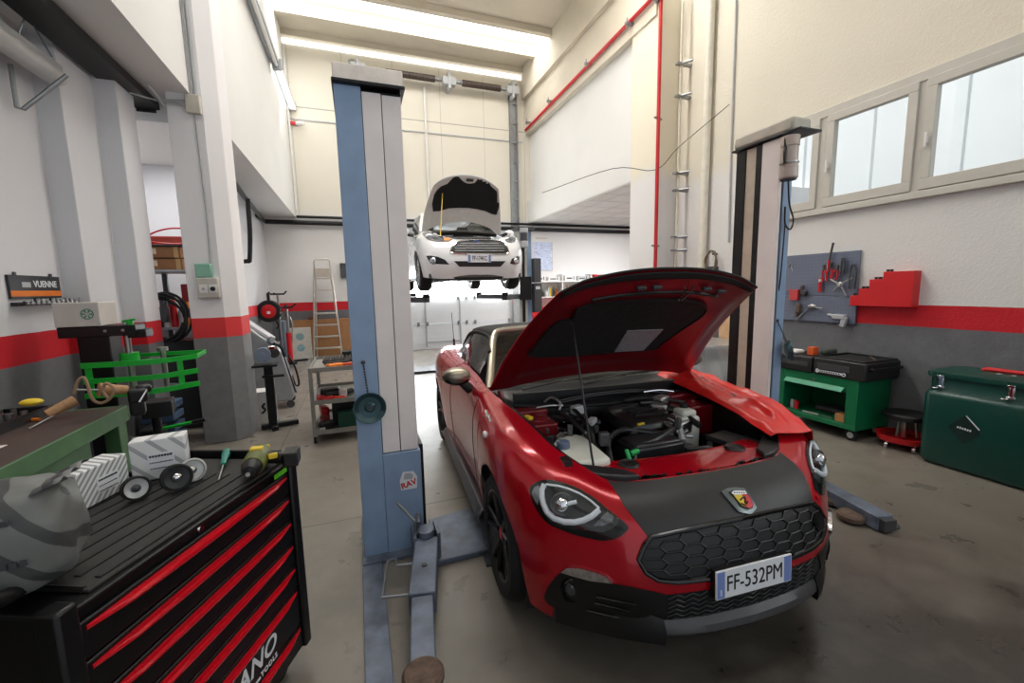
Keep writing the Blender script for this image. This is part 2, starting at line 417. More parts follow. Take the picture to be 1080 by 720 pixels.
for x in (1.45, 1.68, 2.5, 2.72, 2.95, 3.92):
    b = MB()
    for z in (.66, 1.31): b.box((x - .03, YB - .012, z - .05), (x + .03, YB + .02, z + .05))
    struct(b, 'hinge', M_galv, parent=door, bevel=.004)
b = MB()
for lo, hi in (((1.62, YB + .008, .05), (1.66, YB + .02, 1.9)), ((2.52, YB + .008, .05), (2.56, YB + .02, 1.9)), ((1.62, YB + .008, .16), (2.56, YB + .02, .20))): b.box(lo, hi)
struct(b, 'pass_door_frame', M_lgrey, parent=door)
b = MB()
b.box((4.02, YB - .09, 0), (4.10, YB, 6.75)); b.box((4.10, YB - .05, 0), (4.2, YB, 6.75)); b.box((4.2, YB - .1, 0), (4.23, YB - .02, 6.75))
b.box((.2, YB - .09, 0), (.28, YB, 6.75)); b.box((.16, YB - .05, 0), (.2, YB, 6.75))
for z in range(1, 14): b.box((4.03, YB - .1, z * .48), (4.24, YB - .06, z * .48 + .04))
struct(b, 'trim_door_track', M_galv)
b = MB()
b.cyl((.2, YB - .22, 6.52), (4.15, YB - .22, 6.52), .045)
shaft = tag(b.build('door_spring_shaft', M_galv), 'galvanised spring shaft above the tall sectional door', 'door shaft')
for x0, x1 in ((.95, 2.1), (2.75, 3.75)):
    b = MB()
    for k in range(int((x1 - x0) / .03)): b.cyl((x0 + k * .03, YB - .22, 6.52), (x0 + k * .03 + .02, YB - .22, 6.52), .075, 16)
    b.build('spring', mat('spring_steel', (96, 84, 78), .5, .7), shaft)
for x in (.35, 2.42, 4.05):
    b = MB(); b.box((x - .03, YB - .32, 6.32), (x + .03, YB - .001, 6.72)); b.box((x - .16, YB - .30, 6.42), (x + .16, YB - .14, 6.60)); b.build('bearing_bracket', M_lgrey, shaft, bevel=.005)
# pipes on the back wall
b = MB(); b.cyl((1.85, YB - .04, 3.3), (1.85, YB - .04, 6.4), .028); tag(b.build('conduit', M_white), 'white vertical conduit on the back wall behind the raised white car', 'pipe')
b = MB()
b.box((-1.17, YB - .018, 5.34), (4.4, YB - .002, 5.365)); tag(b.build('cable_rail', M_lgrey), 'thin horizontal cable rail across the upper back wall', 'rail')
M_bpipe = mat('black_pipe', (30, 30, 32), 0.35, 0.4)
for z, lab, r, st_ in ((3.235, 'upper', .03, [(-1.16, YB - .08, 3.235)]), (3.10, 'lower', .05, [(-1.80, 10.2, 3.12), (-1.78, YB - .12, 3.10)])):
    b = MB(); b.tube(st_ + [(9.2, YB - .10, z)], r, 14)
    tag(b.build('black_pipe', M_bpipe), f'{lab} of the two black pipes running along the back wall', 'pipe')
b = MB(); b.tube([(-1.45, 6.4, 3.1), (-1.62, 8.2, 3.1), (-1.75, 10.2, 3.1)], .04, 12); tag(b.build('black_pipe', M_bpipe), 'black pipe along the left soffit behind the white pillar', 'pipe')
b = MB(); b.tube([(-1.55, 8.1, 3.05), (-1.56, 8.1, 2.55), (-1.60, 8.1, 2.1), (-1.64, 8.1, 2.06), (-1.84, 8.1, 2.05)], .035, 12, smooth=3)
tag(b.build('black_drop_pipe', M_bpipe), 'black bent pipe dropping down beside the left pillar', 'pipe')
# black duct under near-left soffit
b = MB(); b.box((-1.91, 1.6, 3.33), (-1.69, 5.3, 3.40)); b.box((-1.88, 5.3, 3.30), (-1.72, 5.32, 3.35)); tag(b.build('black_duct', mat('duct_black', (14, 14, 15), .5)), 'thick black pipe under the dark soffit at the top left', 'pipe')
b = MB(); b.tube([(-1.57, 4.7, 3.34), (-1.57, 5.06, 3.30), (-1.57, 5.9, 3.30)], .012, 8); tag(b.build('thin_pipe', M_lgrey), 'thin grey pipe beside the thick black pipe under the soffit', 'pipe')
# red pipes on the right
M_rpipe = mat('red_pipe', (196, 28, 36), 0.4)
b = MB(); b.tube([(4.47, 5.62, 0), (4.47, 5.62, 6.2)], .028, 14); rp = tag(b.build('red_riser_pipe', M_rpipe), 'vertical red pipe running down the corner of the right pillar', 'pipe')
for z in (2.15, 4.05): MB().cyl((4.40, 5.62, z), (4.56, 5.66, z), .016, 10).build('pipe_clamp', M_galv, rp)
b = MB(); b.tube([(4.425, 10.85, 5.62), (4.425, 5.75, 5.78)], .032, 14); rp = tag(b.build('red_overhead_pipe', M_rpipe), 'long red pipe running along the upper right beam', 'pipe')
for y in (10.6, 9.3, 7.6, 6.3):
    b = MB(); b.box((4.33, y - .025, 5.70), (4.48, y + .025, 5.74)); b.cyl((4.36, y, 5.66), (4.36, y, 5.80), .012, 8); b.build('pipe_clamp', M_galv, rp)
b = MB(); b.cyl((4.42, 5.64, 5.70), (4.42, 5.64, 5.90), .07); b.cyl((4.30, 5.64, 5.82), (4.56, 5.64, 5.82), .045); b.box((4.46, 5.5, 5.70), (4.52, 5.74, 5.95))
tag(b.build('pipe_valve', M_galv), 'grey metal pipe valve at the top of the red riser pipe', 'valve')
# white rain pipe and thin pipes by the right wall corner
b = MB(); b.cyl((4.83, 5.02, 0), (4.83, 5.02, 7.1), .055, 18); tag(b.build('drain_pipe', mat('cream_pipe', (228, 222, 206), .5)), 'thick cream drain pipe in the corner beside the right pillar', 'pipe')
b = MB()
b.cyl((4.72, 5.45, 0), (4.72, 5.45, 7.1), .02, 10); gp = tag(b.build('gas_pipe', mat('cream_pipe_b', (214, 206, 188), .5)), 'thin cream pipe with clamps between the right pillar and drain pipe', 'pipe')
for z in (2.05, 2.25, 2.95, 3.2, 4.3, 4.75):
    b = MB(); b.box((4.64, 5.42, z), (4.9, 5.48, z + .03)); b.cyl((4.72, 5.42, z + .015), (4.80, 5.30, z + .015), .016, 8); b.build('pipe_clamp', M_galv, gp)
b = MB(); b.tube([(4.88, 4.60, 2.1), (4.88, 4.62, 3.0), (4.88, 4.66, 6.8)], .012, 8); tag(b.build('electric_conduit', M_lgrey), 'thin grey conduit on the right wall beside the drain pipe', 'conduit')
b = MB(); b.tube([(3.6, 8.0, 3.4), (4.3, 6.6, 3.55), (4.45, 5.66, 3.3), (4.6, 5.3, 3.55), (4.86, 4.66, 3.92)], .006, 6, smooth=5); tag(b.build('slack_cable', M_dgrey), 'thin slack cable looping across the right pillar', 'cable')

# lights
M_lampbody = mat('lamp_body', (176, 180, 184), .4, .4)
def batten(label, y0, y1, x, z, lit):
    t = thing('tube_lamp', label, 'lamp', (x, (y0 + y1) / 2, z), 0, 'tube lamps on the upper left wall')
    L = (y1 - y0) / 2
    b = MB(); b.box((-.05, -L, 0), (.05, L, .06)); b.box((-.09, -L, -.01), (-.05, L, .10)); b.build('housing', M_lampbody, t, bevel=.006)
    for s in (-1, 1):
        b = MB(); b.box((-.06, s * L - .03, -.12), (.09, s * L + .03, .05)); b.build('end_cap', M_lampbody, t, bevel=.008)
    b = MB(); b.cyl((.01, -L + .05, -.045), (.01, L - .05, -.045), .028 if not lit else .05, 14); b.build('tube', M_tube if lit else M_white, t)
batten('lit fluorescent tube lamp high on the left wall, nearer the back wall', 9.05, 10.9, -1.08, 5.62, True)
batten('unlit tube lamp high on the left wall, nearest the camera', 6.6, 8.95, -1.08, 5.55, False)
t = thing('batten_lamp', 'white covered batten lamp hung on brackets under the left soffit', 'lamp', (-1.93, 3.0, 3.10))
b = MB(); rows = []
for y, s in ((-1.25, .6), (-1.2, 1), (1.15, 1), (1.22, .6)): rows.append([(.075 * s * math.cos(a), y, .055 * s * math.sin(a)) for a in [2 * PI * k / 16 for k in range(16)]])
Vv = b.grid(rows, closev=True); b._f(Vv[0]); b._f(Vv[-1]); b.build('diffuser', mat('lamp_diffuser', (206, 206, 204), .35), t)
b = MB(); b.box((-.06, -1.2, .03), (.06, 1.15, .075)); b.build('housing', M_lampbody, t, bevel=.005)
for y in (.95, -.7):
    b = MB(); b.tube([(-.12, y, -.03), (-.12, y, -.30), (-.10, y + .02, -.30), (.12, y + .1, -.02)], .014, 8); b.tube([(-.1, y, .05), (.0, y, .30)], .006, 6); b.tube([(.1, y, .05), (.0, y, .30)], .006, 6); b.build('bracket', M_galv, t)
b = MB(); b.box((6.3, 8.1, 3.252), (6.9, 8.7, 3.268)); tag(b.build('ceiling_light_panel', mat('panel_light', (255, 255, 255), .4, var=0, emit=((255, 255, 255), 9))), 'square light panel in the tiled ceiling of the side bay', 'lamp')
# little camera on left wall
t = thing('wall_camera', 'small white camera under the lit tube lamp', 'camera', (-1.0, 10.95, 5.25))
b = MB(); b.cyl((0, 0, 0), (.16, -.12, -.03), .045, 14); b.build('camera_body', M_white, t); b = MB(); b.box((-.18, -.02, -.03), (0.02, .03, .03)); b.build('bracket', M_redp, t)
b = MB(); b.tube([(-1.15, 10.9, 6.85), (-1.15, 10.9, 3.4)], .02, 8); tag(b.build('white_conduit', M_white), 'white conduit down the left corner of the back wall', 'conduit')

# lights in the room (sky, roof-light and door daylight, lamps, and added unseen fills)
w = bpy.data.worlds.new('world'); SC.world = w; w.use_nodes = True
w.node_tree.nodes['Background'].inputs[0].default_value = (0.86, 0.93, 1, 1); w.node_tree.nodes['Background'].inputs[1].default_value = WORLD
def area(name, loc, sx, sy_, energy, rot=(0, 0, 0), col=(1, 1, 1)):
    l = bpy.data.lights.new(name, 'AREA'); l.shape = 'RECTANGLE'; l.size = sx; l.size_y = sy_; l.energy = energy; l.color = col
    o = bpy.data.objects.new(name, l); COL.objects.link(o); o.location = loc; o.rotation_euler = rot
    return o
area('skylight_daylight', (1.6, 9.65, 7.26), 5.6, .7, 85)
area('skylight_daylight', (1.6, 5.5, 7.26), 5.6, .9, SKY2, col=(1, .98, .95))
area('skylight_daylight', (1.6, 1.1, 7.26), 5.6, .9, SKY3, col=(1, .98, .95))
area('door_daylight', (2.15, YB - .03, 1.63), 3.4, .5, 160, rot=(PI / 2, 0, 0), col=(.95, .98, 1))
area('window_fill', (5.2, -1.3, 2.84), .95, 2.9, WIN_FILL, rot=(0, PI / 2, 0), col=(.96, .98, 1))  # fill light added outside the unseen window end to brighten front faces
area('alcove_fill', (-2.2, 6.1, 3.19), .9, .15, 16)  # unseen fill added to brighten the alcove wall, no fitting modelled
area('tube_light', (-1.0, 10, 5.5), 1.8, .1, 4, rot=(0, -PI / 3, PI / 2))
area('panel_light', (6.6, 8.4, 3.24), .6, .6, 160)
sn = bpy.data.lights.new('sun', 'SUN'); sn.energy = SUN; sn.angle = .2; so = bpy.data.objects.new('sun', sn); COL.objects.link(so); so.rotation_euler = (0, -math.radians(25), 0)
vs = SC.view_settings; vs.view_transform = 'Standard'; vs.look = 'None'; vs.gamma = 1; vs.use_curve_mapping = False; vs.exposure = EXPO
# ================================================================== RED CAR
M_carred = mat('car_red_paint', (170, 5, 26), 0.2, 0.25, var=0.03, coat=0.5, spec=.35)
M_carred_in = mat('car_red_inner', (118, 4, 20), 0.35, 0.1, var=0.05, coat=0.4)  # darker copy of the red, carries the shade under the raised bonnet
M_matte = mat('matte_black_wrap', (40, 39, 40), 0.42, 0.15, var=0.05, scale=4)
M_gloss = mat('gloss_black', (10, 10, 11), 0.12, var=0)
M_satin = mat('satin_black', (13, 13, 14), 0.4, var=0.05)
M_cowl = mat('cowl_plastic', (34, 34, 36), 0.38, var=0.1)
M_lens = M_glass
M_reflect = mat('lamp_reflector', (214, 216, 220), 0.12, 1.0, var=0.3, scale=60)
M_drl = mat('light_guide', (226, 230, 238), 0.22, var=0)
M_canvas = mat('soft_top_canvas', (26, 26, 27), 0.85, var=0.1, bump=0.2, bscale=300)
M_silver = mat('titanium_paint', (150, 143, 128), 0.28, 0.75, var=0.02)
M_platew = mat('plate_white', (226, 228, 232), 0.35, var=0.02)
M_plateb = mat('plate_blue', (118, 138, 196), 0.35, var=0.02)
M_ink = mat('ink_black', (14, 14, 16), 0.5, var=0)
M_tank = mat('tank_plastic', (214, 214, 204), 0.45, var=0.03)
M_rim = mat('dark_rim', (44, 43, 43), 0.28, 0.75, var=0.06)

class Frame:
    """a thing's own coordinates (u forward, v across, z up) and rays of the camera in them."""
    def __init__(self, O, a):
        self.O = V3(O); self.a = a
        self.R = Matrix.Rotation(-a, 3, 'Z'); self.Ri = self.R.transposed()
        self.e = self.Ri @ (EYE - self.O)
    def dir(self, px, py): return self.Ri @ ray(px, py)
def c3(u, v, z): return V3((v, -u, z))

class Loft:
    def __init__(self, stations, nu=12, ns=6, arches=()):
        self.st = [[V3(p) for p in s] for s in stations]; self.nu, self.ns, self.arches = nu, ns, arches
        K = len(self.st[0]); self.cols = [crom([s[k] for s in self.st], nu) for k in range(K)]
        self.rows = []
        for i in range(len(self.cols[0])):
            self.rows.append(self._row([c[i] for c in self.cols]))
    def _row(self, ctrl):
        fine = crom(ctrl, 24); n = (len(ctrl) - 1) * self.ns
        k0 = 0
        for uc, zc, r in self.arches:
            if abs(fine[0].x - uc) < r * 1.05:
                for k in range(len(fine) - 1, -1, -1):
                    q = fine[k]; du = q.x - uc
                    inside = (du * du + (q.z - zc) ** 2 < r * r) or (q.z < zc and abs(du) < r)
                    if inside: k0 = k + 1; break
        if k0: k0 = min(k0, len(fine) - 2)
        out = []
        for j in range(n + 1):
            t = k0 + (len(fine) - 1 - k0) * j / n; a = int(t); a2 = min(a + 1, len(fine) - 1)
            out.append(fine[a].lerp(fine[a2], t - a))
        return out
    def mesh(self, r0, r1, s, mb=None):
        mb = mb or MB()
        rows = [[c3(p.x, s * p.y, p.z) for p in r] for r in self.rows[r0:r1 + 1]]
        mb.grid(rows, flip=(s > 0)); return mb
    def bvh(self):
        V, Fc = [], []
        for s in (-1, 1):
            base = len(V); C = len(self.rows[0])
            for r in self.rows: V += [c3(p.x, s * p.y, p.z) for p in r]
            for i in range(len(self.rows) - 1):
                for j in range(C - 1):
                    a = base + i * C + j; Fc += [(a, a + 1, a + C + 1), (a, a + C + 1, a + C)]
        return BVHTree.FromPolygons(V, Fc)

def dens(poly, step, closed=True):
    out = []; n = len(poly)
    for i in range(n if closed else n - 1):
        a, b = poly[i], poly[(i + 1) % n]; d = math.dist(a, b); k = max(1, int(d / step))
        out += [(a[0] + (b[0] - a[0]) * t / k, a[1] + (b[1] - a[1]) * t / k) for t in range(k)]
    if not closed: out.append(poly[-1])
    return out
def smooth2(poly, n=5):
    return [(p.x, p.y) for p in crom([(x, y, 0) for x, y in poly], n, True)]
def inpoly(p, poly):
    c = False; n = len(poly); x, y = p; j = n - 1
    for i in range(n):
        (xi, yi), (xj, yj) = poly[i], poly[j]
        if (yi > y) != (yj > y) and x < (xj - xi) * (y - yi) / (yj - yi) + xi: c = not c
        j = i
    return c
def patch(outline, cast, step, off, mb=None, mirror=False, skirt=True, both=False, both_only=False):
    """fill an outline and lay it on a surface; cast(x,y)->(point, normal)."""
    mb = mb or MB()
    bd = dens(outline, step); n = len(bd); pts = list(bd)
    xs = [p[0] for p in bd]; ys = [p[1] for p in bd]
    x = min(xs) + step / 2
    while x < max(xs):
        y = min(ys) + step / 2
        while y < max(ys):
            if inpoly((x, y), bd) and min((x - p[0]) ** 2 + (y - p[1]) ** 2 for p in bd) > (step * .45) ** 2: pts.append((x, y))
            y += step
        x += step
    r = delaunay_2d_cdt([Vector(p) for p in pts], [], [list(range(n))], 1, 1e-7)
    vs, es, fs = r[0], r[1], r[2]
    hit = []
    for v in vs:
        h = cast(v[0], v[1]); hit.append(h)
    mirrors = (False,) if not (mirror or both) else ((True,) if mirror and not both else (False, True))
    for mr in mirrors:
        top, bot = {}, {}
        for i, h in enumerate(hit):
            if h is None: continue
            p, nn = h
            q = p + nn * off; q2 = p - nn * 0.004
            if mr: q = V3((-q.x, q.y, q.z)); q2 = V3((-q2.x, q2.y, q2.z))
            top[i] = mb.bm.verts.new(q); bot[i] = q2
        for f in fs:
            if all(i in top for i in f):
                vv = [top[i] for i in f]
                mb._f(vv)
        if skirt:
            cnt = {}
            for f in fs:
                for a, b2 in zip(f, f[1:] + f[:1]):
                    k = (min(a, b2), max(a, b2)); cnt[k] = cnt.get(k, 0) + 1
            bv = {}
            for (a, b2), c in cnt.items():
                if c == 1 and a in top and b2 in top:
                    for i in (a, b2):
                        if i not in bv: bv[i] = mb.bm.verts.new(bot[i])
                    mb._f([top[a], top[b2], bv[b2], bv[a]])
    return mb
def caster(fr, tree, lift=0.0):
    def f(px, py):
        d = fr.dir(px, py).normalized()
        h = tree.ray_cast(fr.e, d)
        if h[0] is None: return None
        n = h[1]
        if n.dot(d) > 0: n = -n
        return h[0], n
    return f
def front_caster(tree):
    def f(v, z):
        h = tree.ray_cast(V3((v, -3, z)), V3((0, 1, 0)))
        if h[0] is None: return None
        n = h[1]
        if n.y > 0: n = -n
        return h[0], n
    return f
def zp(ox, oy, k): return lambda *pts: [(ox + x / k, oy + y / k) for x, y in pts]

def make_wheel(root, u, s, r=.305, w=.20, spokes=5, vout=.845, name='wheel', rimmat=None, rimr=.222):
    M = Matrix.Translation(c3(u, s * (vout - w / 2), r)) @ Matrix.Rotation(s * PI / 2, 4, 'Y')
    b = MB()
    h = w / 2
    b.lathe([(rimr - .012, -h * .9), (rimr, -h), (r - .03, -h), (r - .006, -h * .72), (r, -h * .4), (r, h * .4), (r - .006, h * .72), (r - .03, h), (rimr + .004, h * .98), (rimr - .012, h * .86)], M, 48)
    for k in range(4):
        z = -h * .5 + k * h / 3
        b.lathe([(r + .0005, z - .002), (r + .0005, z + .002)], M, 48)
    ty = b.build(name, M_rub, root, sharp=25)
    b = MB()
    b.lathe([(rimr - .03, -h * .9), (rimr - .01, -h * .9), (rimr - .012, h * .7), (rimr + .002, h * .92), (rimr - .012, h * .93), (rimr - .022, h * .75), (rimr - .03, -h * .5)], M, 48)
    for k in range(spokes):
        a = 2 * PI * k / spokes + .3
        for da in (-.16, .16):
            p0 = M @ V3((.05 * math.cos(a + da * .6), .05 * math.sin(a + da * .6), h * .62)); p1 = M @ V3(((rimr - .016) * math.cos(a + da * 1.35), (rimr - .016) * math.sin(a + da * 1.35), h * .84))
            b.tube([p0, p0.lerp(p1, .5), p1], [.017, .012], 8)
    b.lathe([(0, h * .72), (.035, h * .72), (.062, h * .62), (.062, h * .3)], M, 24)
    b.build('rim', rimmat or M_rim, ty)
    b = MB(); b.lathe([(0, -h * .1), (rimr - .06, -h * .1), (rimr - .06, -h * .3)], M, 32); b.build('brake_disc', M_dsteel, ty)
    b = MB(); b.lathe([(0, h * .76), (.026, h * .76), (.03, h * .7)], M, 20); b.build('hub_cap', M_redp if rimmat is None else M_steel, ty)
    return ty

CAR_A = math.radians(3.5)
CO = V3((1.43, 1.87, 0))
FR = Frame(CO, CAR_A)
car = thing('sports_car', 'red two-seat sports car with raised bonnet and matte black nose', 'car', CO, -CAR_A)
def stn(u, vs, zs): return [(u if not isinstance(u, (list, tuple)) else u[i], vs[i], zs[i]) for i in range(7)]
ST = [
    stn([-3.12, -3.17, -3.18, -3.16, -3.13, -3.08, -3.0], [.0] * 7, [.28, .42, .56, .68, .79, .87, .90]),
    stn([-3.06, -3.11, -3.12, -3.1, -3.07, -3.02, -2.95], [.42, .44, .45, .45, .43, .38, .30], [.28, .40, .55, .68, .79, .87, .90]),
    stn([-2.92, -2.95, -2.96, -2.95, -2.92, -2.88, -2.84], [.70, .73, .75, .75, .72, .65, .50], [.26, .38, .53, .67, .79, .885, .91]),
    stn(-2.66, [.79, .81, .825, .835, .81, .73, .55], [.22, .36, .52, .68, .82, .915, .935]),
    stn(-2.31, [.82, .84, .855, .862, .845, .77, .58], [.20, .34, .50, .68, .84, .935, .95]),
    stn(-1.95, [.82, .84, .855, .86, .84, .775, .62], [.19, .32, .48, .66, .83, .925, .945]),
    stn(-1.45, [.80, .82, .835, .843, .825, .785, .70], [.19, .32, .46, .64, .80, .90, .935]),
    stn(-.95, [.79, .815, .828, .838, .828, .79, .715], [.19, .32, .46, .64, .79, .89, .93]),
    stn(-.56, [.79, .82, .835, .845, .835, .795, .735], [.19, .32, .46, .63, .78, .885, .925]),
    stn(-.27, [.81, .835, .85, .858, .845, .79, .70], [.19, .32, .46, .63, .77, .865, .895]),
    stn(0, [.83, .85, .86, .866, .848, .785, .66], [.2, .33, .47, .62, .76, .845, .865]),
    stn([.24, .24, .24, .24, .235, .23, .22], [.82, .838, .848, .85, .825, .75, .625], [.19, .32, .46, .60, .73, .81, .825]),
    stn([.43, .44, .44, .43, .41, .385, .355], [.74, .758, .765, .762, .73, .655, .545], [.18, .31, .45, .575, .69, .765, .775]),
    stn([.57, .59, .60, .585, .55, .49, .425], [.565, .585, .592, .585, .565, .525, .465], [.18, .30, .43, .54, .645, .715, .735]),
    stn([.66, .69, .695, .67, .635, .56, .465], [.415, .432, .438, .434, .42, .40, .375], [.18, .30, .43, .54, .62, .69, .728]),
    stn([.705, .735, .738, .71, .668, .59, .497], [.22, .23, .233, .23, .22, .21, .20], [.19, .30, .43, .54, .615, .687, .733]),
    stn([.72, .748, .75, .722, .682, .602, .508], [.0] * 7, [.19, .30, .43, .54, .614, .686, .735]),
]
NU = 12
LF = Loft(ST, NU, 6, ((0, .305, .345), (-2.31, .305, .345)))
TREE = LF.bvh(); CAST = caster(FR, TREE); FCAST = front_caster(TREE)
for s in (-1, 1):
    LF.mesh(0, 6 * NU - 1, s).build('rear_quarter', M_carred, car, sharp=60)
    LF.mesh(6 * NU - 1, 8 * NU + 1, s).build('car_door', M_carred, car, sharp=60)
    LF.mesh(8 * NU + 1, 12 * NU + 3, s).build('front_wing', M_carred, car, sharp=60)
b = MB()
for s in (-1, 1): LF.mesh(12 * NU + 3, 16 * NU, s, b)
b.build('front_bumper', M_carred, car, sharp=60)
# wheel housings and arch lips
b = MB()
for uc in (0, -2.31):
    for s in (-1, 1):
        rows = []
        for k in range(21):
            a = PI * (k / 20) * 1.0
            uu, zz = uc + .345 * math.cos(a), .305 + .345 * math.sin(a)
            rows.append([c3(uu, s * .80, zz), c3(uu, s * .48, zz)])
        rows = [[c3(uc + .345, s * .80, .15), c3(uc + .345, s * .48, .15)]] + rows + [[c3(uc - .345, s * .80, .15), c3(uc - .345, s * .48, .15)]]
        b.grid(rows)
        b.prism([(0, 0)] and [(uc + .345 * math.cos(PI * k / 20), .305 + .345 * math.sin(PI * k / 20)) for k in range(21)] + [(uc - .345, .15), (uc + .345, .15)], s * .47, s * .48,
                Matrix(((0, 0, 1, 0), (-1, 0, 0, 0), (0, 1, 0, 0), (0, 0, 0, 1))))
b.build('wheel_housing', M_black, car)
for uc in (0, -2.31):
    for s in (-1, 1): make_wheel(car, uc, s)
for s in (-1, 1):
    b = MB()
    rows = []
    for u in (-1.96, -1.9, -1.2, -.45, -.36):
        t = 1 if -1.95 < u < -.4 else .6
        rows.append([c3(u, s * .74, .17), c3(u, s * (.84 + .02 * t), .165), c3(u, s * (.85 + .02 * t), .20), c3(u, s * .835, .245), c3(u, s * .80, .25)])
    b.grid(rows); b.build('side_skirt', mat('skirt_grey', (92, 92, 96), .35, .4, var=.03), car, solid=.006)
# shut lines of the door, fuel and badge lines
b = MB()
for i in (8 * NU + 1, 6 * NU - 1):
    for s in (-1, 1):
        row = [c3(p.x, s * (p.y + .0005), p.z) for p in LF.rows[i]][4:]
        b.tube(row, .0018, 6)
b.build('shut_line', M_ink, car)
# rear deck and floor pan
b = MB()
rows = []
for r in LF.rows[0:6 * NU + 1:3]:
    p = r[-1]; rows.append([c3(p.x, -p.y + 2 * p.y * k / 12, p.z + .012 * math.sin(PI * k / 12)) for k in range(13)])
b.grid(rows); b.build('boot_lid', M_carred, car)
b = MB(); b.box((-.72, -.20, .17), (.72, 3.0, .22)); b.box((-.46, -.42, .17), (.46, .5, .22)); b.build('underbody', M_black, car)

# ---- nose: wrap, grille, lamps, plate
z1 = zp(560, 470, 3.176)
wrapo = [(-.468, .729), (-.43, .735), (-.3, .737), (-.15, .739), (0, .740), (.15, .739), (.3, .737), (.43, .735), (.468, .729), (.458, .68), (.43, .63), (.405, .586), (.36, .592), (.2, .602), (0, .606), (-.2, .602), (-.36, .592), (-.405, .586), (-.43, .63), (-.458, .68)]
def ztop(v):
    z = .76
    while z > .6:
        h = FCAST(v, z)
        if h and h[0].y < -.3: return z - .002
        z -= .0015
    return .7
wrapo = [(v, ztop(v)) for v in (-.462, -.44, -.40, -.35, -.3, -.22, -.15, -.08, 0, .08, .15, .22, .3, .35, .40, .44, .462)] + wrapo[9:]
patch(wrapo, FCAST, .018, .003).build('nose_wrap', M_matte, car, sharp=50)
gr = [(-.458, .520), (-.43, .568), (-.40, .594), (-.3, .602), (-.15, .608), (0, .610), (.15, .608), (.3, .602), (.40, .594), (.43, .568), (.458, .520), (.44, .478), (.40, .452), (.33, .440), (.15, .436), (0, .435), (-.15, .436), (-.33, .440), (-.40, .452), (-.44, .478)]
patch(gr, FCAST, .018, .002).build('grille_back', M_ink, car, sharp=60)
b = MB()
ring = [FCAST(*p) for p in dens(gr, .02)]
b.tube([p + n * .006 for p, n in ring], .009, 8, closed=True)
gf = b.build('grille_frame', M_gloss, car)
b = MB()
hw, hh = .104, .0375
for i in range(-7, 8):
    for j in range(-3, 4):
        cx, cz = i * hw * .78, .522 + j * hh + (hh / 2 if i % 2 else 0)
        P = [(cx - hw * .5, cz), (cx - hw * .28, cz + hh / 2), (cx + hw * .28, cz + hh / 2), (cx + hw * .5, cz)]
        for a, c in zip(P[:-1], P[1:]):
            if inpoly(a, gr) and inpoly(c, gr):
                h = [FCAST(a[0] + (c[0] - a[0]) * t, a[1] + (c[1] - a[1]) * t) for t in (0, .5, 1)]
                b.tube([p + n * .005 for p, n in h], .0036, 6)
        a, c = P[0], (P[0][0] + 0, P[0][1])
        Q = [(cx - hw * .5, cz), (cx - hw * .28, cz - hh / 2)]
        R_ = [(cx + hw * .5, cz), (cx + hw * .28, cz - hh / 2)]
        for a, c in (Q, R_):
            if inpoly(a, gr) and inpoly(c, gr):
                h = [FCAST(*a), FCAST(*c)]; b.tube([p + n * .005 for p, n in h], .0036, 6)
b.build('honeycomb', M_satin, gf)
p, n = FCAST(.40, .525)
b = MB(); b.cyl(p, p + n * .012, .038, 24); b.cyl(p + n * .012, p + n * .014, .026, 24); b.build('radar_cover', M_gloss, car)
# lower mouth, splitter
lm_ = [(-.445, .392), (0, .392), (.445, .392), (.44, .30), (.40, .255), (0, .255), (-.40, .255), (-.44, .30)]
patch(lm_, FCAST, .03, .002).build('lower_mouth', M_ink, car)
b = MB()
for j in range(6):
    zz = .28 + j * .02
    h = [FCAST(-.36 + .72 * k / 24, zz + (.01 if k % 2 else -.004)) for k in range(25)]
    b.tube([p + n * .004 for p, n in h], .0035, 6)
b.build('mouth_mesh', M_satin, car)
b = MB(); rows = []
for k in range(25):
    v = -.375 + .75 * k / 24; p, n = FCAST(v, .26)
    f = 1 - (abs(v) / .375) ** 4 * .3
    u0 = -p.y
    rows.append([c3(u0 - .02, v, .285), c3(u0 + .012, v, .283), c3(u0 + .034 * f, v, .262), c3(u0 + .04 * f, v, .238), c3(u0 + .028 * f, v, .222), c3(u0 - .02, v, .222)])
V_ = b.grid(rows, closev=True); b._f(V_[0]); b._f(V_[-1]); b.build('splitter', mat('splitter_grey', (70, 70, 72), .38, .3), car, sharp=30)
for s in (-1, 1):
    b = MB(); rows = []
    for v, uo, z0, z1_ in ((.375, .04, .195, .29), (.43, .035, .20, .31), (.52, .03, .195, .30), (.64, .02, .185, .29), (.72, .012, .18, .27)):
        q = FCAST(s * v, .25); u0 = -q[0].y
        rows.append([c3(u0 - .03, s * v, z1_), c3(u0 + uo * .5, s * v, z1_), c3(u0 + uo, s * v, (z0 + z1_) / 2), c3(u0 + uo * .9, s * v, z0), c3(u0 - .03, s * v, z0)])
    V_ = b.grid(rows, closev=True); b._f(V_[0]); b._f(V_[-1]); b.build('lip_end', M_satin, car, sharp=30)
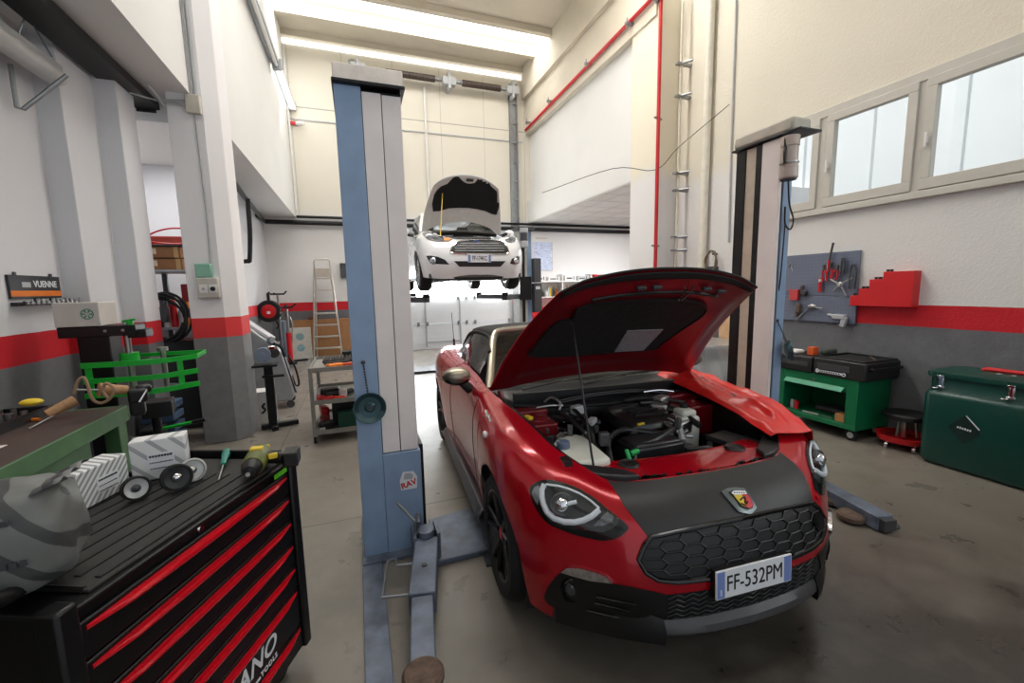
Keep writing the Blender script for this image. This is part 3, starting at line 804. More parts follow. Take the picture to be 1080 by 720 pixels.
# fog pods, running strips
fog = z1((45, 505), (58, 470), (85, 435), (108, 418), (180, 440), (270, 460), (340, 472), (447, 495), (425, 525), (395, 565), (352, 612), (280, 597), (180, 575), (100, 548), (60, 528))
fogl = z1((103, 418), (122, 404), (160, 405), (215, 418), (255, 435), (275, 455), (200, 446), (140, 430))
for mr in (False, True):
    pod = patch(fog, CAST, 3.0, .006, mirror=mr).build('fog_lamp_pod', M_satin, car, sharp=50)
    patch(fogl, CAST, 2.0, .012, mirror=mr).build('running_lamp', M_reflect, car)
    sx = -1 if mr else 1
    b = MB(); p, n = CAST(605.5, 622)
    p = V3((p.x * sx, p.y, p.z)); n = V3((n.x * sx, n.y, n.z)); nn = (n + V3((0, -2.5, 0))).normalized()
    Mx = Matrix.Translation(p + nn * -.018) @ nn.to_track_quat('Z', 'Y').to_matrix().to_4x4()
    b.lathe([(.052, 0), (.055, .02), (.050, .025), (.045, .012), (.043, .0)], Mx, 28); b.build('fog_bezel', M_gloss, pod)
    b = MB(); b.lathe([(0, .026), (.02, .024), (.036, .014), (.045, .002)], Mx, 24); b.build('fog_lamp', mat('fog_glass', (96, 98, 102), .08, .8, var=.2, scale=50), pod)
    b = MB()
    for q0, q1 in (((220, 500), (350, 525)), ((215, 520), (330, 548)), ((190, 545), (300, 570))):
        (xa, ya), (xb, yb) = z1(q0, q1)
        h = [CAST(xa + (xb - xa) * t / 6, ya + (yb - ya) * t / 6) for t in range(7)]
        b.tube([V3(((p + n * .01).x * sx, (p + n * .01).y, (p + n * .01).z)) for p, n in h], .004, 6)
    b.build('pod_rib', M_gloss, pod)
# headlamps
z2 = zp(500, 480, 3.24)
z6 = zp(550, 500, 7.2)
hlo = smooth2(z6((64, 120), (84, 82), (125, 56), (180, 44), (260, 50), (400, 95), (500, 148), (575, 200), (650, 262), (730, 325), (808, 392), (798, 430), (750, 470), (690, 494), (620, 503), (540, 490), (400, 455), (300, 418), (205, 372), (135, 295), (85, 205)), 3)
hin = smooth2(z6((75, 122), (95, 88), (140, 66), (190, 54), (260, 60), (400, 105), (500, 158), (575, 210), (650, 272), (738, 345), (700, 400), (620, 430), (500, 415), (380, 405), (290, 382), (215, 335), (140, 265), (92, 190)), 3)
drl = z6((178, 78), (160, 120), (160, 170), (172, 225), (200, 285), (255, 332), (330, 358), (400, 362), (470, 348), (535, 318), (590, 272))
drl2 = z6((590, 262), (520, 200), (440, 150), (360, 115), (280, 92), (190, 80))
for mr in (False, True):
    sx = -1 if mr else 1
    def mv(h, o): q = h[0] + h[1] * o; return V3((q.x * sx, q.y, q.z))
    hl = patch(hlo, CAST, 2.2, .004, mirror=mr).build('headlamp', M_gloss, car, sharp=50)
    b = MB(); ring = [CAST(*q) for q in dens(smooth2(drl, 1)[:-1] + [drl[-1]], 2.0, False)]; b.tube([mv(h, .008) for h in ring], .0115, 10)
    ring = [CAST(*q) for q in dens(drl2, 2.0, False)]; b.tube([mv(h, .007) for h in ring], .0045, 8); b.build('light_guide', M_drl, hl)
    q = CAST(*z6((305, 225))[0]); p = V3((q[0].x * sx, q[0].y, q[0].z)); nn = V3((q[1].x * sx, q[1].y, q[1].z)); nn = (nn + V3((0, -1.2, .1))).normalized()
    Mx = Matrix.Translation(p) @ nn.to_track_quat('Z', 'Y').to_matrix().to_4x4()
    b = MB(); b.lathe([(0, .034), (.014, .032), (.025, .024), (.030, .010), (.030, 0)], Mx, 24); b.build('projector_lens', M_reflect, hl)
    b = MB(); b.lathe([(.031, .012), (.042, .016), (.046, .008), (.046, 0)], Mx, 24); b.build('lens_bezel', M_dgrey, hl)
    b = MB(); pp = z6((560, 375), (600, 335), (650, 285), (700, 320), (690, 360), (620, 390), (550, 392)); patch(pp, CAST, 2.0, .008, b, mirror=mr); b.build('turn_reflector', mat('dim_reflector', (120, 122, 126), .2, .9, var=.4, scale=70), hl)
    b = MB(); patch(z6((84, 140), (100, 100), (135, 84), (150, 130), (140, 180), (130, 230), (105, 200)), CAST, 2.0, .006, b, mirror=mr); b.build('side_reflector', mat('grey_reflector', (150, 154, 160), .2, .6, var=.25, scale=40), hl)
    b = MB(); ends = [CAST(*q) for q in z6((330, 232), (420, 212))]; b.tube([mv(h, .014) for h in ends], .008, 8); b.build('lamp_strip', M_drl, hl)
    b = MB(); patch(hin, CAST, 2.2, .026, b, mirror=mr, skirt=False); b.build('lens_cover', M_lens, hl, sharp=80)
# bonnet pins / tiny red sensors
b = MB()
for q in (z2((487, 352))[0], (861, 524)):
    h = CAST(*q)
    if h: b.cyl(h[0], h[0] + h[1] * .006, .010, 16)
b.build('washer_cap', M_carred, car)
# number plate
pl = MB(); PM = Matrix.Translation(c3(.768, -.016, .424)) @ Matrix.Rotation(math.radians(90 - 3), 4, 'X')
pl.prism([(-.18, -.055), (.18, -.055), (.18, .055), (-.18, .055)], 0, .008, PM)
plate = pl.build('number_plate', M_platew, car, bevel=.002)
for s in (-1, 1): MB().prism([(s * .176, -.051), (s * .142, -.051), (s * .142, .051), (s * .176, .051)], .0078, .0088, PM).build('plate_band', M_plateb, plate)
b = MB(); text_mesh('FF-532PM', .078, PM @ Matrix.Translation((0, -.002, .0088)) @ Matrix.Diagonal((.86, 1.12, 1, 1)), b, bold=.0); b.build('plate_number', M_ink, plate)
b = MB(); text_mesh('I', .03, PM @ Matrix.Translation((-.159, -.03, .0092)), b, bold=.001); b.build('country_letter', M_platew, plate)
b = MB(); b.prism([(-.178, -.053), (.178, -.053), (.178, .053), (-.178, .053)], -.03, 0, PM); b.build('plate_holder', M_black, car)
# badge on the nose
z3 = zp(740, 480, 9)
bo = smooth2(z3((175, 352), (235, 322), (310, 314), (395, 320), (440, 380), (478, 450), (510, 502), (465, 556), (430, 562), (340, 542), (250, 440)), 1)
bi = z3((245, 362), (282, 345), (400, 345), (440, 400), (470, 470), (462, 512), (425, 524), (355, 496), (292, 412))
badge = patch(bo, CAST, 1.2, .010).build('shield_badge', mat('badge_grey', (112, 120, 122), .3, .7), car, sharp=50)
patch(bi, CAST, 1.0, .014).build('badge_field', M_ink, badge)
patch(z3((262, 372), (288, 352), (392, 352), (412, 382), (292, 392)), CAST, 1.0, .0165).build('badge_band', M_platew, badge)
patch(z3((286, 396), (362, 388), (400, 500), (362, 486), (305, 420)), CAST, 1.0, .0165).build('badge_yellow', M_yellow, badge)
patch(z3((364, 388), (412, 385), (440, 420), (460, 472), (454, 504), (424, 514), (402, 500)), CAST, 1.0, .0165).build('badge_red', M_redp, badge)
b = MB()
for P in (((345, 440), (362, 420), (385, 410)), ((385, 410), (392, 440), (384, 462)), ((384, 462), (402, 470), (412, 450)), ((352, 470), (372, 480), (392, 488))):
    h = [CAST(*q) for q in z3(*P)]; b.tube([p + n * .018 for p, n in h], .003, 6, smooth=3)
b.build('badge_scorpion', M_ink, badge)
b = MB()
for k in range(5):
    h = CAST(*z3((292 + k * 22, 371))[0]); b.ball(h[0] + h[1] * .017, .003, 6, 4)
b.build('badge_lettering', M_ink, badge)

# ---- engine bay
b = MB()
b.box((-.60, -.30, .50), (.60, .50, .53)); b.box((-.62, -.36, .50), (-.585, .46, .80)); b.box((.585, -.36, .50), (.62, .46, .80)); b.box((-.60, .44, .50), (.60, .48, .90)); b.box((-.55, -.37, .50), (.55, -.34, .66))
b.build('engine_bay', M_satin, car)
for s in (-1, 1):
    b = MB(); i0, i1 = 8 * NU, 13 * NU
    rows = []
    for r in LF.rows[i0:i1 + 1:3]:
        p = r[-1]; rows.append([c3(p.x, s * p.y, p.z), c3(p.x, s * (p.y - .012), p.z - .012), c3(p.x, s * (p.y - .035), p.z - .02), c3(p.x, s * (p.y - .05), p.z - .10)])
    b.grid(rows); b.build('wing_flange', M_satin, car, sharp=50, solid=.004)
    b = MB(); b.box((s * .52 - .09, .14, .62), (s * .52 + .08, .40, .80)); b.box((s * .52 - .12, .30, .70), (s * .52 + .08, .42, .835)); b.lathe([(0, .82), (.03, .82), (.036, .81), (.06, .80), (.06, .79)], TRS((s * .51, .24, 0)), 24); b.build('suspension_turret', M_carred_in, car, bevel=.02)
b = MB(); rows = []
for k in range(17):
    v = -.47 + .94 * k / 16; f = 1 - (v / .47) ** 2
    rows.append([c3(.215 + .06 * f, v, .69), c3(.228 + .06 * f, v, .725), c3(.34 + .06 * f, v, .734), c3(.42 + .055 * f, v, .722), c3(.425 + .06 * f, v, .70)])
b.grid(rows); b.build('slam_panel', M_carred, car, solid=.004, sharp=40)
for v in (-.296, .296):
    b = MB(); M = TRS(c3(.335, v, .733)); b.lathe([(.0, .006), (.012, .008), (.02, .004), (.034, .005), (.042, .010), (.048, .002), (.048, -.01)], M, 24); b.build('panel_vent', M_black, car)
for s in (-1, 1):
    b = MB(); b.prism([(s * .33, -.475), (s * .36, -.40), (s * .44, -.34), (s * .56, -.255), (s * .605, -.26), (s * .535, -.37), (s * .475, -.425), (s * .40, -.465)][::s], .70, .752); b.build('panel_side_cover', M_cowl, car, bevel=.008)
b = MB()
random.seed(11)
for k in range(30):
    v = -.36 + .72 * random.random(); f = 1 - (v / .47) ** 2
    MB().cbox(c3(.425 + .06 * f + random.uniform(-.012, .01), v, .725), (random.uniform(.01, .05), .012, .01), random.random()).build('seal_debris', M_black, car)
# engine
b = MB(); rows = []
for u, hw_, z in ((.02, .16, .74), (0, .19, .775), (-.12, .20, .80), (-.27, .20, .81), (-.31, .18, .79)):
    rows.append([c3(u, -hw_ + .10, z - .06), c3(u, -hw_ + .12, z), c3(u, .02 - .05, z + .012), c3(u, .02 + .08, z + .012), c3(u, hw_ + .04, z), c3(u, hw_ + .06, z - .06)])
V_ = b.grid(rows); b.build('engine_cover', mat('engine_plastic', (32, 31, 32), .28, var=.1), car, solid=.02, bevel=.008)
b = MB()
for k in range(4): b.cbox(c3(-.06 - k * .06, .08, .818), (.19, .012, .014))
b.build('cover_rib', M_satin, car)
b = MB(); b.cbox(c3(.03, -.035, .80), (.05, .014, .012), .3); b.build('dipstick_handle', M_yellow, car, bevel=.003)
b = MB(); b.cbox(c3(.10, -.02, .68), (.30, .17, .10), .05); b.cbox(c3(.10, -.02, .735), (.28, .15, .02), .05); b.build('air_box', mat('airbox', (38, 38, 40), .3), car, bevel=.014)
b = MB(); b.prism([(-.55, -.04), (-.50, .03), (-.38, .06), (-.345, .0), (-.36, -.295), (-.42, -.31), (-.53, -.30), (-.575, -.2)][::-1], .60, .762); tank = b.build('washer_tank', M_tank, car, bevel=.022, seg=3)
b = MB(); b.lathe([(0, .795), (.028, .795), (.032, .787), (.032, .755)], TRS((-.521, -.112, 0)), 20); b.build('tank_cap', mat('cap_blue', (96, 108, 136), .45), tank, bevel=.003)
b = MB(); b.prism([(.25, .12), (.25, .0), (.38, .0), (.38, .12)], .60, .79); b.prism([(.265, .11), (.265, .01), (.365, .01), (.365, .11)], .785, .825); ct = b.build('coolant_tank', M_tank, car, bevel=.018, seg=3)
b = MB(); b.lathe([(0, .85), (.022, .85), (.024, .825)], TRS((.33, .085, 0)), 20); b.build('tank_cap', M_black, ct)
b = MB(); b.cyl(c3(-.10, .20, .62), c3(-.09, .19, .80), .026, 16); b.cyl(c3(-.09, .19, .80), c3(-.09, .19, .82), .02, 16); b.build('oil_filler', M_black, car)
hs_ = [[(.18, -.30, .68), (.05, -.24, .74), (-.02, -.12, .76), (.02, 0, .75), (.10, .12, .74)], [(.22, -.2, .66), (.15, -.14, .72), (.12, 0, .74), (.02, .2, .76)], [(-.3, -.38, .82), (-.1, -.36, .80), (.06, -.33, .74), (.16, -.28, .62)],
       [(-.38, -.35, .84), (-.40, -.1, .86), (-.40, .2, .86), (-.36, .42, .84)], [(-.30, -.42, .78), (-.15, -.30, .80), (-.12, -.20, .78)], [(-.2, .22, .80), (-.1, .30, .80), (.06, .32, .76)], [(.2, .12, .70), (.22, .24, .70), (.12, .34, .68)], [(-.35, .1, .82), (-.28, .25, .84), (-.2, .42, .82)]]
for i, P in enumerate(hs_):
    b = MB(); b.tube([c3(*p) for p in P], (.016, .020, .012, .014, .016, .018, .014, .01)[i], 10, smooth=5); b.build('hose', mat('hose_black', (34, 34, 36), .32), car)
b = MB()
random.seed(3)
for k in range(44):
    u = random.uniform(-.36, .16); v = random.choice((random.uniform(-.52, -.18), random.uniform(.12, .20))); z = random.uniform(.64, .80)
    sx_ = random.uniform(.02, .07); MB().cbox(c3(u, v, z), (sx_, random.uniform(.02, .06), random.uniform(.03, .07)), random.random() * 3).build('engine_block', mat('cast_grey', (92, 92, 94), .4, .5, var=.35, scale=40), car, bevel=.006)
b = MB()
for k in range(48):
    u = random.uniform(-.34, .14); v = random.choice((random.uniform(-.52, -.3), random.uniform(.12, .22))); z = random.uniform(.70, .80)
    p = c3(u, v, z); q = p + V3((random.uniform(-.05, .05), random.uniform(-.05, .05), random.uniform(-.02, .03)))
    MB().tube([p, q], random.uniform(.004, .011), 8).build('engine_fitting', M_steel, car)
for k, (P, r_, nm, m_) in enumerate(((((-.36, -.44, .86), (-.34, -.40, .89), (-.30, -.36, .86), (-.28, -.38, .82)), .008, 'brake_line', M_steel), (((-.33, -.50, .84), (-.31, -.42, .85), (-.32, -.34, .84)), .007, 'brake_line', M_steel),
        (((-.30, -.30, .84), (-.16, -.31, .83), (.02, -.33, .80), (.10, -.34, .72)), .012, 'cable_loom', M_black), (((-.36, .24, .86), (-.33, .34, .87), (-.30, .42, .86)), .009, 'brake_line', M_chrome),
        (((-.22, .12, .835), (-.20, .24, .83), (-.10, .30, .80)), .014, 'intake_hose', M_black), (((-.02, .17, .76), (.05, .20, .74), (.10, .18, .70)), .02, 'intake_hose', M_lgrey))):
    b = MB(); b.tube([c3(*p) for p in P], r_, 8, smooth=4); b.build(nm, m_, car)
b = MB(); b.cbox(c3(-.26, .30, .83), (.10, .07, .05), .4); b.cbox(c3(-.20, .24, .80), (.09, .10, .06), .9); b.build('valve_housing', mat('cast_bright', (176, 174, 170), .35, .8, var=.3, scale=50), car, bevel=.012)
b = MB(); b.cbox(c3(.20, .42, .71), (.16, .22, .03), .25); b.build('bay_cover_panel', M_cowl, car, bevel=.006)
b = MB(); b.cbox(c3(-.24, -.28, .83), (.07, .05, .05), .3); b.cbox(c3(-.10, -.26, .80), (.09, .04, .03), .8); b.build('connector_block', M_lgrey, car, bevel=.006)
b = MB(); b.cbox(c3(-.18, -.60, .835), (.03, .05, .02), .3); b.build('yellow_cap', M_yellow, car, bevel=.005)
b = MB(); b.cyl(c3(.20, -.20, .72), c3(.20, -.16, .73), .014, 12); b.cyl(c3(.22, -.22, .70), c3(.19, -.22, .74), .010, 12); b.build('hose_clip', mat('clip_green', (30, 170, 90), .4), car)
b = MB(); b.cyl(c3(-.2, .36, .76), c3(-.2, .36, .80), .05, 16); b.cbox(c3(-.05, .24, .74), (.12, .16, .08), .4); b.build('throttle_body', M_steel, car, bevel=.01)
# cowl, wipers, screen
b = MB(); rows = []
for k in range(17):
    v = -.69 + 1.38 * k / 16; f = 1 - (v / .69) ** 2
    rows.append([c3(-.38 + .02 * f, v * .93, .80 - .06 * f), c3(-.40 + .02 * f, v * .95, .850 - .05 * f), c3(-.50 + .02 * f, v, .872 - .042 * f), c3(-.60 + .02 * f, v, .892 - .035 * f), c3(-.74 + .03 * f, v, .902 - .012 * f)])
b.grid(rows); b.build('cowl', M_cowl, car, solid=.006, sharp=40)
b = MB(); b.tube([c3(-.39 + .02 * (1 - (v / .69) ** 2), v * .94, .855 - .05 * (1 - (v / .69) ** 2)) for v in [-.66 + 1.32 * k / 16 for k in range(17)]], .011, 8); b.build('cowl_seal', M_rub, car)
for x0, x1 in ((-.45, .12), (-.02, .50)):
    b = MB(); b.tube([c3(-.60, x0 - .05, .890), c3(-.655, (x0 + x1) / 2, .915), c3(-.68, x1, .925)], .009, 6, flat=.6); b.tube([c3(-.62, x0 + .05, .90), c3(-.69, x1, .932)], .006, 6); b.build('wiper', M_black, car)
def wsp(t, v):  # windscreen surface: t 0 bottom..1 top
    hw_ = .69 - .14 * t
    f = 1 - v * v
    return c3(-.70 - .42 * t + .09 * f * (1 - .5 * t), v * hw_, .898 + .312 * t + .01 * f * t)
b = MB(); b.grid([[wsp(t / 8, -1 + 2 * k / 20) for k in range(21)] for t in range(9)]); b.build('windscreen', M_glass, car, sharp=80)
b = MB()
for s in (-1, 1): b.tube([wsp(-.05, s * 1.0), wsp(.3, s), wsp(.6, s), wsp(.85, s), wsp(1, s * .965), wsp(1.03, s * .88)], [.030, .024], 10, smooth=4)
b.tube([wsp(1.03, -.88), wsp(1.04, -.5), wsp(1.04, 0), wsp(1.04, .5), wsp(1.03, .88)], .026, 10, smooth=4)
b.build('windscreen_frame', M_silver, car)
# soft top
b = MB(); rows = []
for i, (u, hw_, z) in enumerate(((-1.10, .555, 1.205), (-1.2, .575, 1.225), (-1.5, .60, 1.235), (-1.75, .60, 1.20), (-1.95, .58, 1.10), (-2.12, .55, .985), (-2.18, .54, .94))):
    rows.append([c3(u - .05 * (1 if i > 4 else 0), -hw_ * math.cos(PI * k / 16), z - .05 + .06 * math.sin(PI * k / 16) ** .5) for k in range(17)])
rr = [crom([r[k] for r in rows], 4) for k in range(17)]
b.grid(rr); b.build('soft_top', M_canvas, car, solid=.015, sharp=60)
for s in (-1, 1):
    b = MB(); b.tube([c3(-.93, s * .63, 1.09), c3(-1.12, s * .575, 1.165), c3(-1.4, s * .605, 1.19), c3(-1.7, s * .615, 1.15), c3(-1.95, s * .62, 1.04), c3(-2.08, s * .63, .95)], .016, 8, smooth=4); b.build('window_seal', M_rub, car)
    b = MB()
    top = crom([c3(-.90, s * .64, 1.06), c3(-1.12, s * .575, 1.16), c3(-1.4, s * .605, 1.185), c3(-1.7, s * .615, 1.145), c3(-1.95, s * .62, 1.03)], 4)
    bot = [V3((s * .70, p.y + (0.10 if k == 0 else 0), .94)) for k, p in enumerate(top)]
    b.grid([top, bot]); b.build('side_window', mat('tinted_glass', (10, 12, 12), .05, var=0, alpha=.82), car)
# interior: dashboard, seats, steering wheel
b = MB(); b.box((-.66, .78, .70), (.66, 1.02, .93)); b.build('dashboard', M_black, car, bevel=.05, seg=4)
for s in (-1, 1):
    b = MB(); b.cbox(c3(-1.55, s * .36, .45), (.48, .5, .18)); b.cbox(c3(-1.86, s * .36, .72), (.46, .14, .62), 0, -.25); b.cbox(c3(-1.93, s * .36, 1.06), (.24, .10, .16), 0, -.2); b.build('car_seat', M_black, car, bevel=.05, seg=3)
b = MB(); M = TRS(c3(-1.12, -.36, .86), rx=math.radians(68)); b.tube([M @ V3((.18 * math.cos(a), .18 * math.sin(a), 0)) for a in [2 * PI * k / 28 for k in range(28)]], .016, 8, closed=True); b.cyl(M @ V3((0, 0, -.12)), M @ V3((0, 0, .03)), .05); b.cbox(M @ V3((0, 0, 0)), (.34, .03, .03)); b.build('steering_wheel', M_black, car)
# mirrors
for s in (-1, 1):
    b = MB(); c = c3(-.74, s * .90, .98)
    rows = []
    for t, sc in ((-.06, .55), (-.045, .85), (-.01, 1), (.03, .93), (.06, .62), (.072, .3)):
        rows.append([c + V3((.095 * sc * math.cos(a), -t, .058 * sc * math.sin(a))) for a in [2 * PI * k / 20 for k in range(20)]])
    V_ = b.grid(rows, closev=True); b._f(V_[-1]); b._f(V_[0]); mi = b.build('door_mirror', M_silver, car)
    b = MB(); b.tube([c + V3((-s * .03, .01, -.04)), c3(-.75, s * .845, .915), c3(-.76, s * .81, .88)], [.026, .034], 10); b.build('mirror_arm', M_black, mi)
    b = MB(); rows = []
    for t, sc in ((-.05, .8), (-.01, 1.02), (.035, .92), (.06, .6)):
        rows.append([c + V3((.096 * sc * math.cos(a), -t, .06 * sc * math.sin(a))) for a in [PI + .35 + (PI - .7) * k / 12 for k in range(13)]])
    b.grid(rows); b.build('mirror_base', M_gloss, mi, solid=.003)
b = MB(); b.tube([c3(-2.9, -.58, .90), c3(-2.905, -.582, .97)], .012, 8); b.tube([c3(-2.905, -.582, .96), c3(-2.95, -.59, 1.27)], .0035, 6); b.build('aerial', M_black, car)
# small marks on the wing
b = MB()
for q in ((514, 437), (517, 442)):
    h = CAST(*q)
    if h: b.cbox(h[0] + h[1] * .003, (.012, .05, .018), 0, .5)
b.build('wing_badge', M_chrome, car, bevel=.003)
b = MB(); h = CAST(512, 458); b.ball(h[0] + h[1] * .002, (.012, .03, .018)); b.build('side_repeater', M_platew, car)

# ---- bonnet, raised
HB = math.radians(40)
def hood_pt(a, bb, inner=0.0):
    L = 1.04 - .10 * abs(a) ** 2.4
    W = .735 - .125 * bb - .05 * bb * bb
    x = a * W; l0 = .085 * (1 - a * a); l = l0 + bb * (L - l0)
    h = .085 * math.sin(PI * min(1, bb * .98)) * .55 + .03 * (1 - a * a) - .022 * max(0, abs(a) - .8) / .2 * (1 - .2 * bb)
    if inner: h -= inner; x *= 1 - .01
    u = -.56 + l * math.cos(HB) - h * math.sin(HB); z = .925 + l * math.sin(HB) + h * math.cos(HB)
    return c3(u, x, z)
NA, NB = 40, 28
hood = MB(); hood.grid([[hood_pt(-1 + 2 * i / NA, j / NB) for i in range(NA + 1)] for j in range(NB + 1)])
hoodo = hood.build('bonnet', M_carred, car, sharp=60, solid=.004)
def hin_pt(a, bb):
    k = .006 + .028 * min(1, 7 * (1 - abs(a)), 8 * (1 - bb), 1) + (.012 if .12 < bb < .86 and abs(a) < .86 else 0)
    return hood_pt(a * .985, .01 + bb * .975, k)
b = MB(); inr = [[hin_pt(-1 + 2 * i / NA, j / NB) for i in range(NA + 1)] for j in range(NB + 1)]
b.grid(inr, flip=True)
for e in (0, -1):
    b.grid([[hood_pt(-1 + 2 * i / NA, 0 if e == 0 else 1) for i in range(NA + 1)], inr[e]])
    b.grid([[hood_pt(-1 if e == 0 else 1, j / NB) for j in range(NB + 1)], [r[e] for r in inr]])
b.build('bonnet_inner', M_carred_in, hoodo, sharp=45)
VV = [p for r in inr for p in r]; FF = []
for j in range(NB):
    for i in range(NA):
        a = j * (NA + 1) + i; FF += [(a, a + 1, a + NA + 2), (a, a + NA + 2, a + NA + 1)]
HT = BVHTree.FromPolygons(VV, FF); HC = caster(FR, HT)
z4 = zp(450, 270, 3.086)
pado = smooth2(z4((338, 320), (352, 290), (385, 245), (425, 212), (470, 200), (490, 168), (560, 150), (660, 140), (770, 136), (870, 142), (908, 160), (895, 188), (830, 232), (765, 278), (735, 298), (610, 306), (470, 318)), 4)
pad = patch(pado, HC, 3.2, .012).build('insulation_pad', mat('insulation', (24, 24, 25), .8, var=.25, scale=9, bump=.5, bscale=18), hoodo, sharp=60)
b = MB(); h = [HC(*q) for q in dens(pado, 4)]; b.tube([p + n * .012 for p, n in h if True], .007, 6, closed=True); b.build('pad_edge', M_satin, pad)
M_lab = mat('label_silver', (182, 180, 186), .35, .5, var=.35, scale=120)
patch(z4((650, 236), (766, 232), (702, 300), (608, 305)), HC, 3, .0175).build('warning_label', M_lab, pad)
b = MB()
for r_, lab in ((hood_pt, 0),):
    rows = [[hin_pt((-1 + 2 * i / NA) * .99, .998 - .05 * (1 - .3 * abs(-1 + 2 * i / NA)) * t - .003 * 0) + V3((0, -.003, -.004)) for i in range(NA + 1)] for t in (0, .25, .5, .75, 1)]
    b.grid(rows, flip=True)
b.build('front_edge_seal', M_rub, hoodo, sharp=70, solid=.004)
b = MB(); b.tube([hood_pt(-1 + 2 * i / 40, 1, .003) for i in range(41)], .006, 8); b.build('front_edge_trim', M_rub, hoodo)
b = MB(); b.tube([hood_pt(-.62 + 1.24 * i / 20, .845, .05) for i in range(21)], .009, 8); b.build('rubber_seal', M_satin, hoodo)
b = MB()
for a in (-.22, -.07, .45, .62): b.cbox(hood_pt(a, .89, .045), (.05, .02, .02), 0, HB)
b.build('bonnet_buffer', M_dgrey, hoodo, bevel=.005)
b = MB()
P = [hood_pt(.20, .90, .048), hood_pt(.24, .87, .055), hood_pt(.23, .80, .06), hood_pt(.27, .78, .06), hood_pt(.30, .86, .055), hood_pt(.27, .91, .048)]
b.tube(P, .004, 6, smooth=2); b.build('bonnet_striker', M_chrome, hoodo)
for s in (-1, 1):
    b = MB(); b.tube([hood_pt(s * .93, .02, .03), c3(-.50, s * .66, .86), c3(-.46, s * .63, .80)], .016, 8); b.build('bonnet_hinge', M_carred_in, car)
h = HC(603, 336); tp = h[0] + h[1] * .012
b = MB(); b.tube([c3(.335, -.47, .735), c3(.32, -.475, .80), tp + V3((0, 0, -.02)), tp + V3((-.02, 0, 0))], .0055, 8); b.build('prop_rod', mat('prop_black', (44, 44, 46), .35, .5), car)

# ---- fender cover cloth on the far wing
M_cloth = mat('vinyl_red', (214, 40, 38), .3, var=.05, scale=5, bump=.0)
def top_cast(u, v):
    h = TREE.ray_cast(V3((v, -u, 2)), V3((0, 0, -1)))
    return h[0].z if h[0] is not None else None
b = MB(); rows = []
def clothpt(i, j):
    s_, t = i / 44, j / 30                  # s_ along the wing (rear -> front), t inner -> outer edge
    u = -.60 + (.97 + .04 * math.sin(PI * t)) * s_
    inner = .50 + .04 * math.sin(PI * s_) - .02 * s_
    crest = .815 - .10 * max(0, (u - .05) / .35) ** 1.5 if u > .05 else .815
    outer = crest + .13 - .06 * max(0, s_ - .6)
    v = inner + (outer - inner) * t
    vv = min(v, crest)
    zs = top_cast(u, vv) if vv > .66 - .25 * max(0, u) else None
    base = .925 - .085 * max(0, min(1, (u + .56) / .8)) - .05 * max(0, min(1, (u - .15) / .3))
    z = max(zs or 0, base - .02)
    over = v - vv
    z -= over * 1.5
    v = vv + over * .45
    nz = lambda k, o: noise.noise(V3((s_ * k + o, t * k * .7 + .6 * math.sin(3 * s_), o * 3.1)))
    fold = .050 * (1 - 2 * abs(nz(3.2, .3))) * math.sin(PI * min(1, t * 1.15)) - .02 + .022 * nz(8, 2.2) + .008 * nz(17, 5.1)
    damp = min(1, s_ * 5, (1 - s_) * 4 + .15)
    z += .022 + max(-.010, fold) * damp - .02 * math.exp(-((t - .0) / .05) ** 2)
    return c3(u, v, z)
rows = [[clothpt(i, j) for j in range(31)] for i in range(45)]
b.grid(rows)
cov = b.build('fender_cover', M_cloth, None, solid=.004, sharp=80, sub=1); cov.location = CO; cov.rotation_euler = (0, 0, -CAR_A)
tag(cov, 'red vinyl fender cover draped over the far front wing of the red car', 'fender cover')
# ================================================================== LIFTS
def at(px, py, x=None, y=None, z=None):
    d = ray(px, py)
    k, val = [(i, t) for i, t in enumerate((x, y, z)) if t is not None][0]
    return EYE + d * ((val - EYE[k]) / d[k])
M_worn = mat('worn_concrete_cap', (240, 230, 220), .8, var=.15, scale=9, bump=.2)
M_blacksteelw = mat('worn_black_rail', (30, 28, 28), .45, .4, var=.4, scale=14)
M_pad = mat('brown_rubber_pad', (92, 74, 62), .85, var=.35, scale=30, bump=.4)
M_tread = mat('tread_plate', (74, 78, 84), .4, .7, var=.4, scale=90)
# --- near left post
lp = thing('lift_post', 'blue and white lift column left of the red car, green bowl hanging on it', 'car lift', (.12, 2.6, 0), 0, None)
O_ = V3((-.12, -2.6, 0))
def lbox(*bx, name='p', m=None, par=None, bevel=.003, off=O_):
    b = MB()
    for lo, hi in bx: b.box(V3(lo) + off, V3(hi) + off)
    return b.build(name, m, par, bevel=bevel)
lbox(((-.044, 2.43, 0), (.085, 2.85, 2.575)), name='side_column', m=M_bluegrey, par=lp)
lbox(((.088, 2.435, .62), (.183, 2.80, 2.555)), name='front_panel', m=M_liftwhite, par=lp)
lbox(((.187, 2.435, .62), (.284, 2.80, 2.55)), name='front_panel', m=M_liftwhite, par=lp)
lbox(((.084, 2.45, .1), (.286, 2.83, 2.57)), name='carriage_rail', m=M_blackmetal, par=lp)
lbox(((.085, 2.425, 0.02), (.295, 2.84, .615)), name='base_panel', m=M_bluegrey, par=lp)
lbox(((-.052, 2.40, 2.575), (.305, 2.86, 2.592)), name='top_plate', m=M_blackmetal, par=lp)
lbox(((-.045, 2.415, 2.592), (.298, 2.85, 2.672)), name='head_cap', m=M_worn, par=lp, bevel=.006)
lbox(((-.06, 2.36, 0), (.32, 2.9, .022)), name='floor_plate', m=M_bluedirty, par=lp)
lbox(((.288, 2.5, .1), (.32, 2.8, .62)), name='carriage', m=M_blackmetal, par=lp)
b = MB(); p = at(431, 507, y=2.424) + O_
b.prism([(-.045, -.05), (.045, -.05), (.05, .02), (.03, .055), (-.03, .06), (-.05, .01)], 0, .0015, TRS(p, rx=PI / 2)); st = b.build('sticker', M_platew, lp)
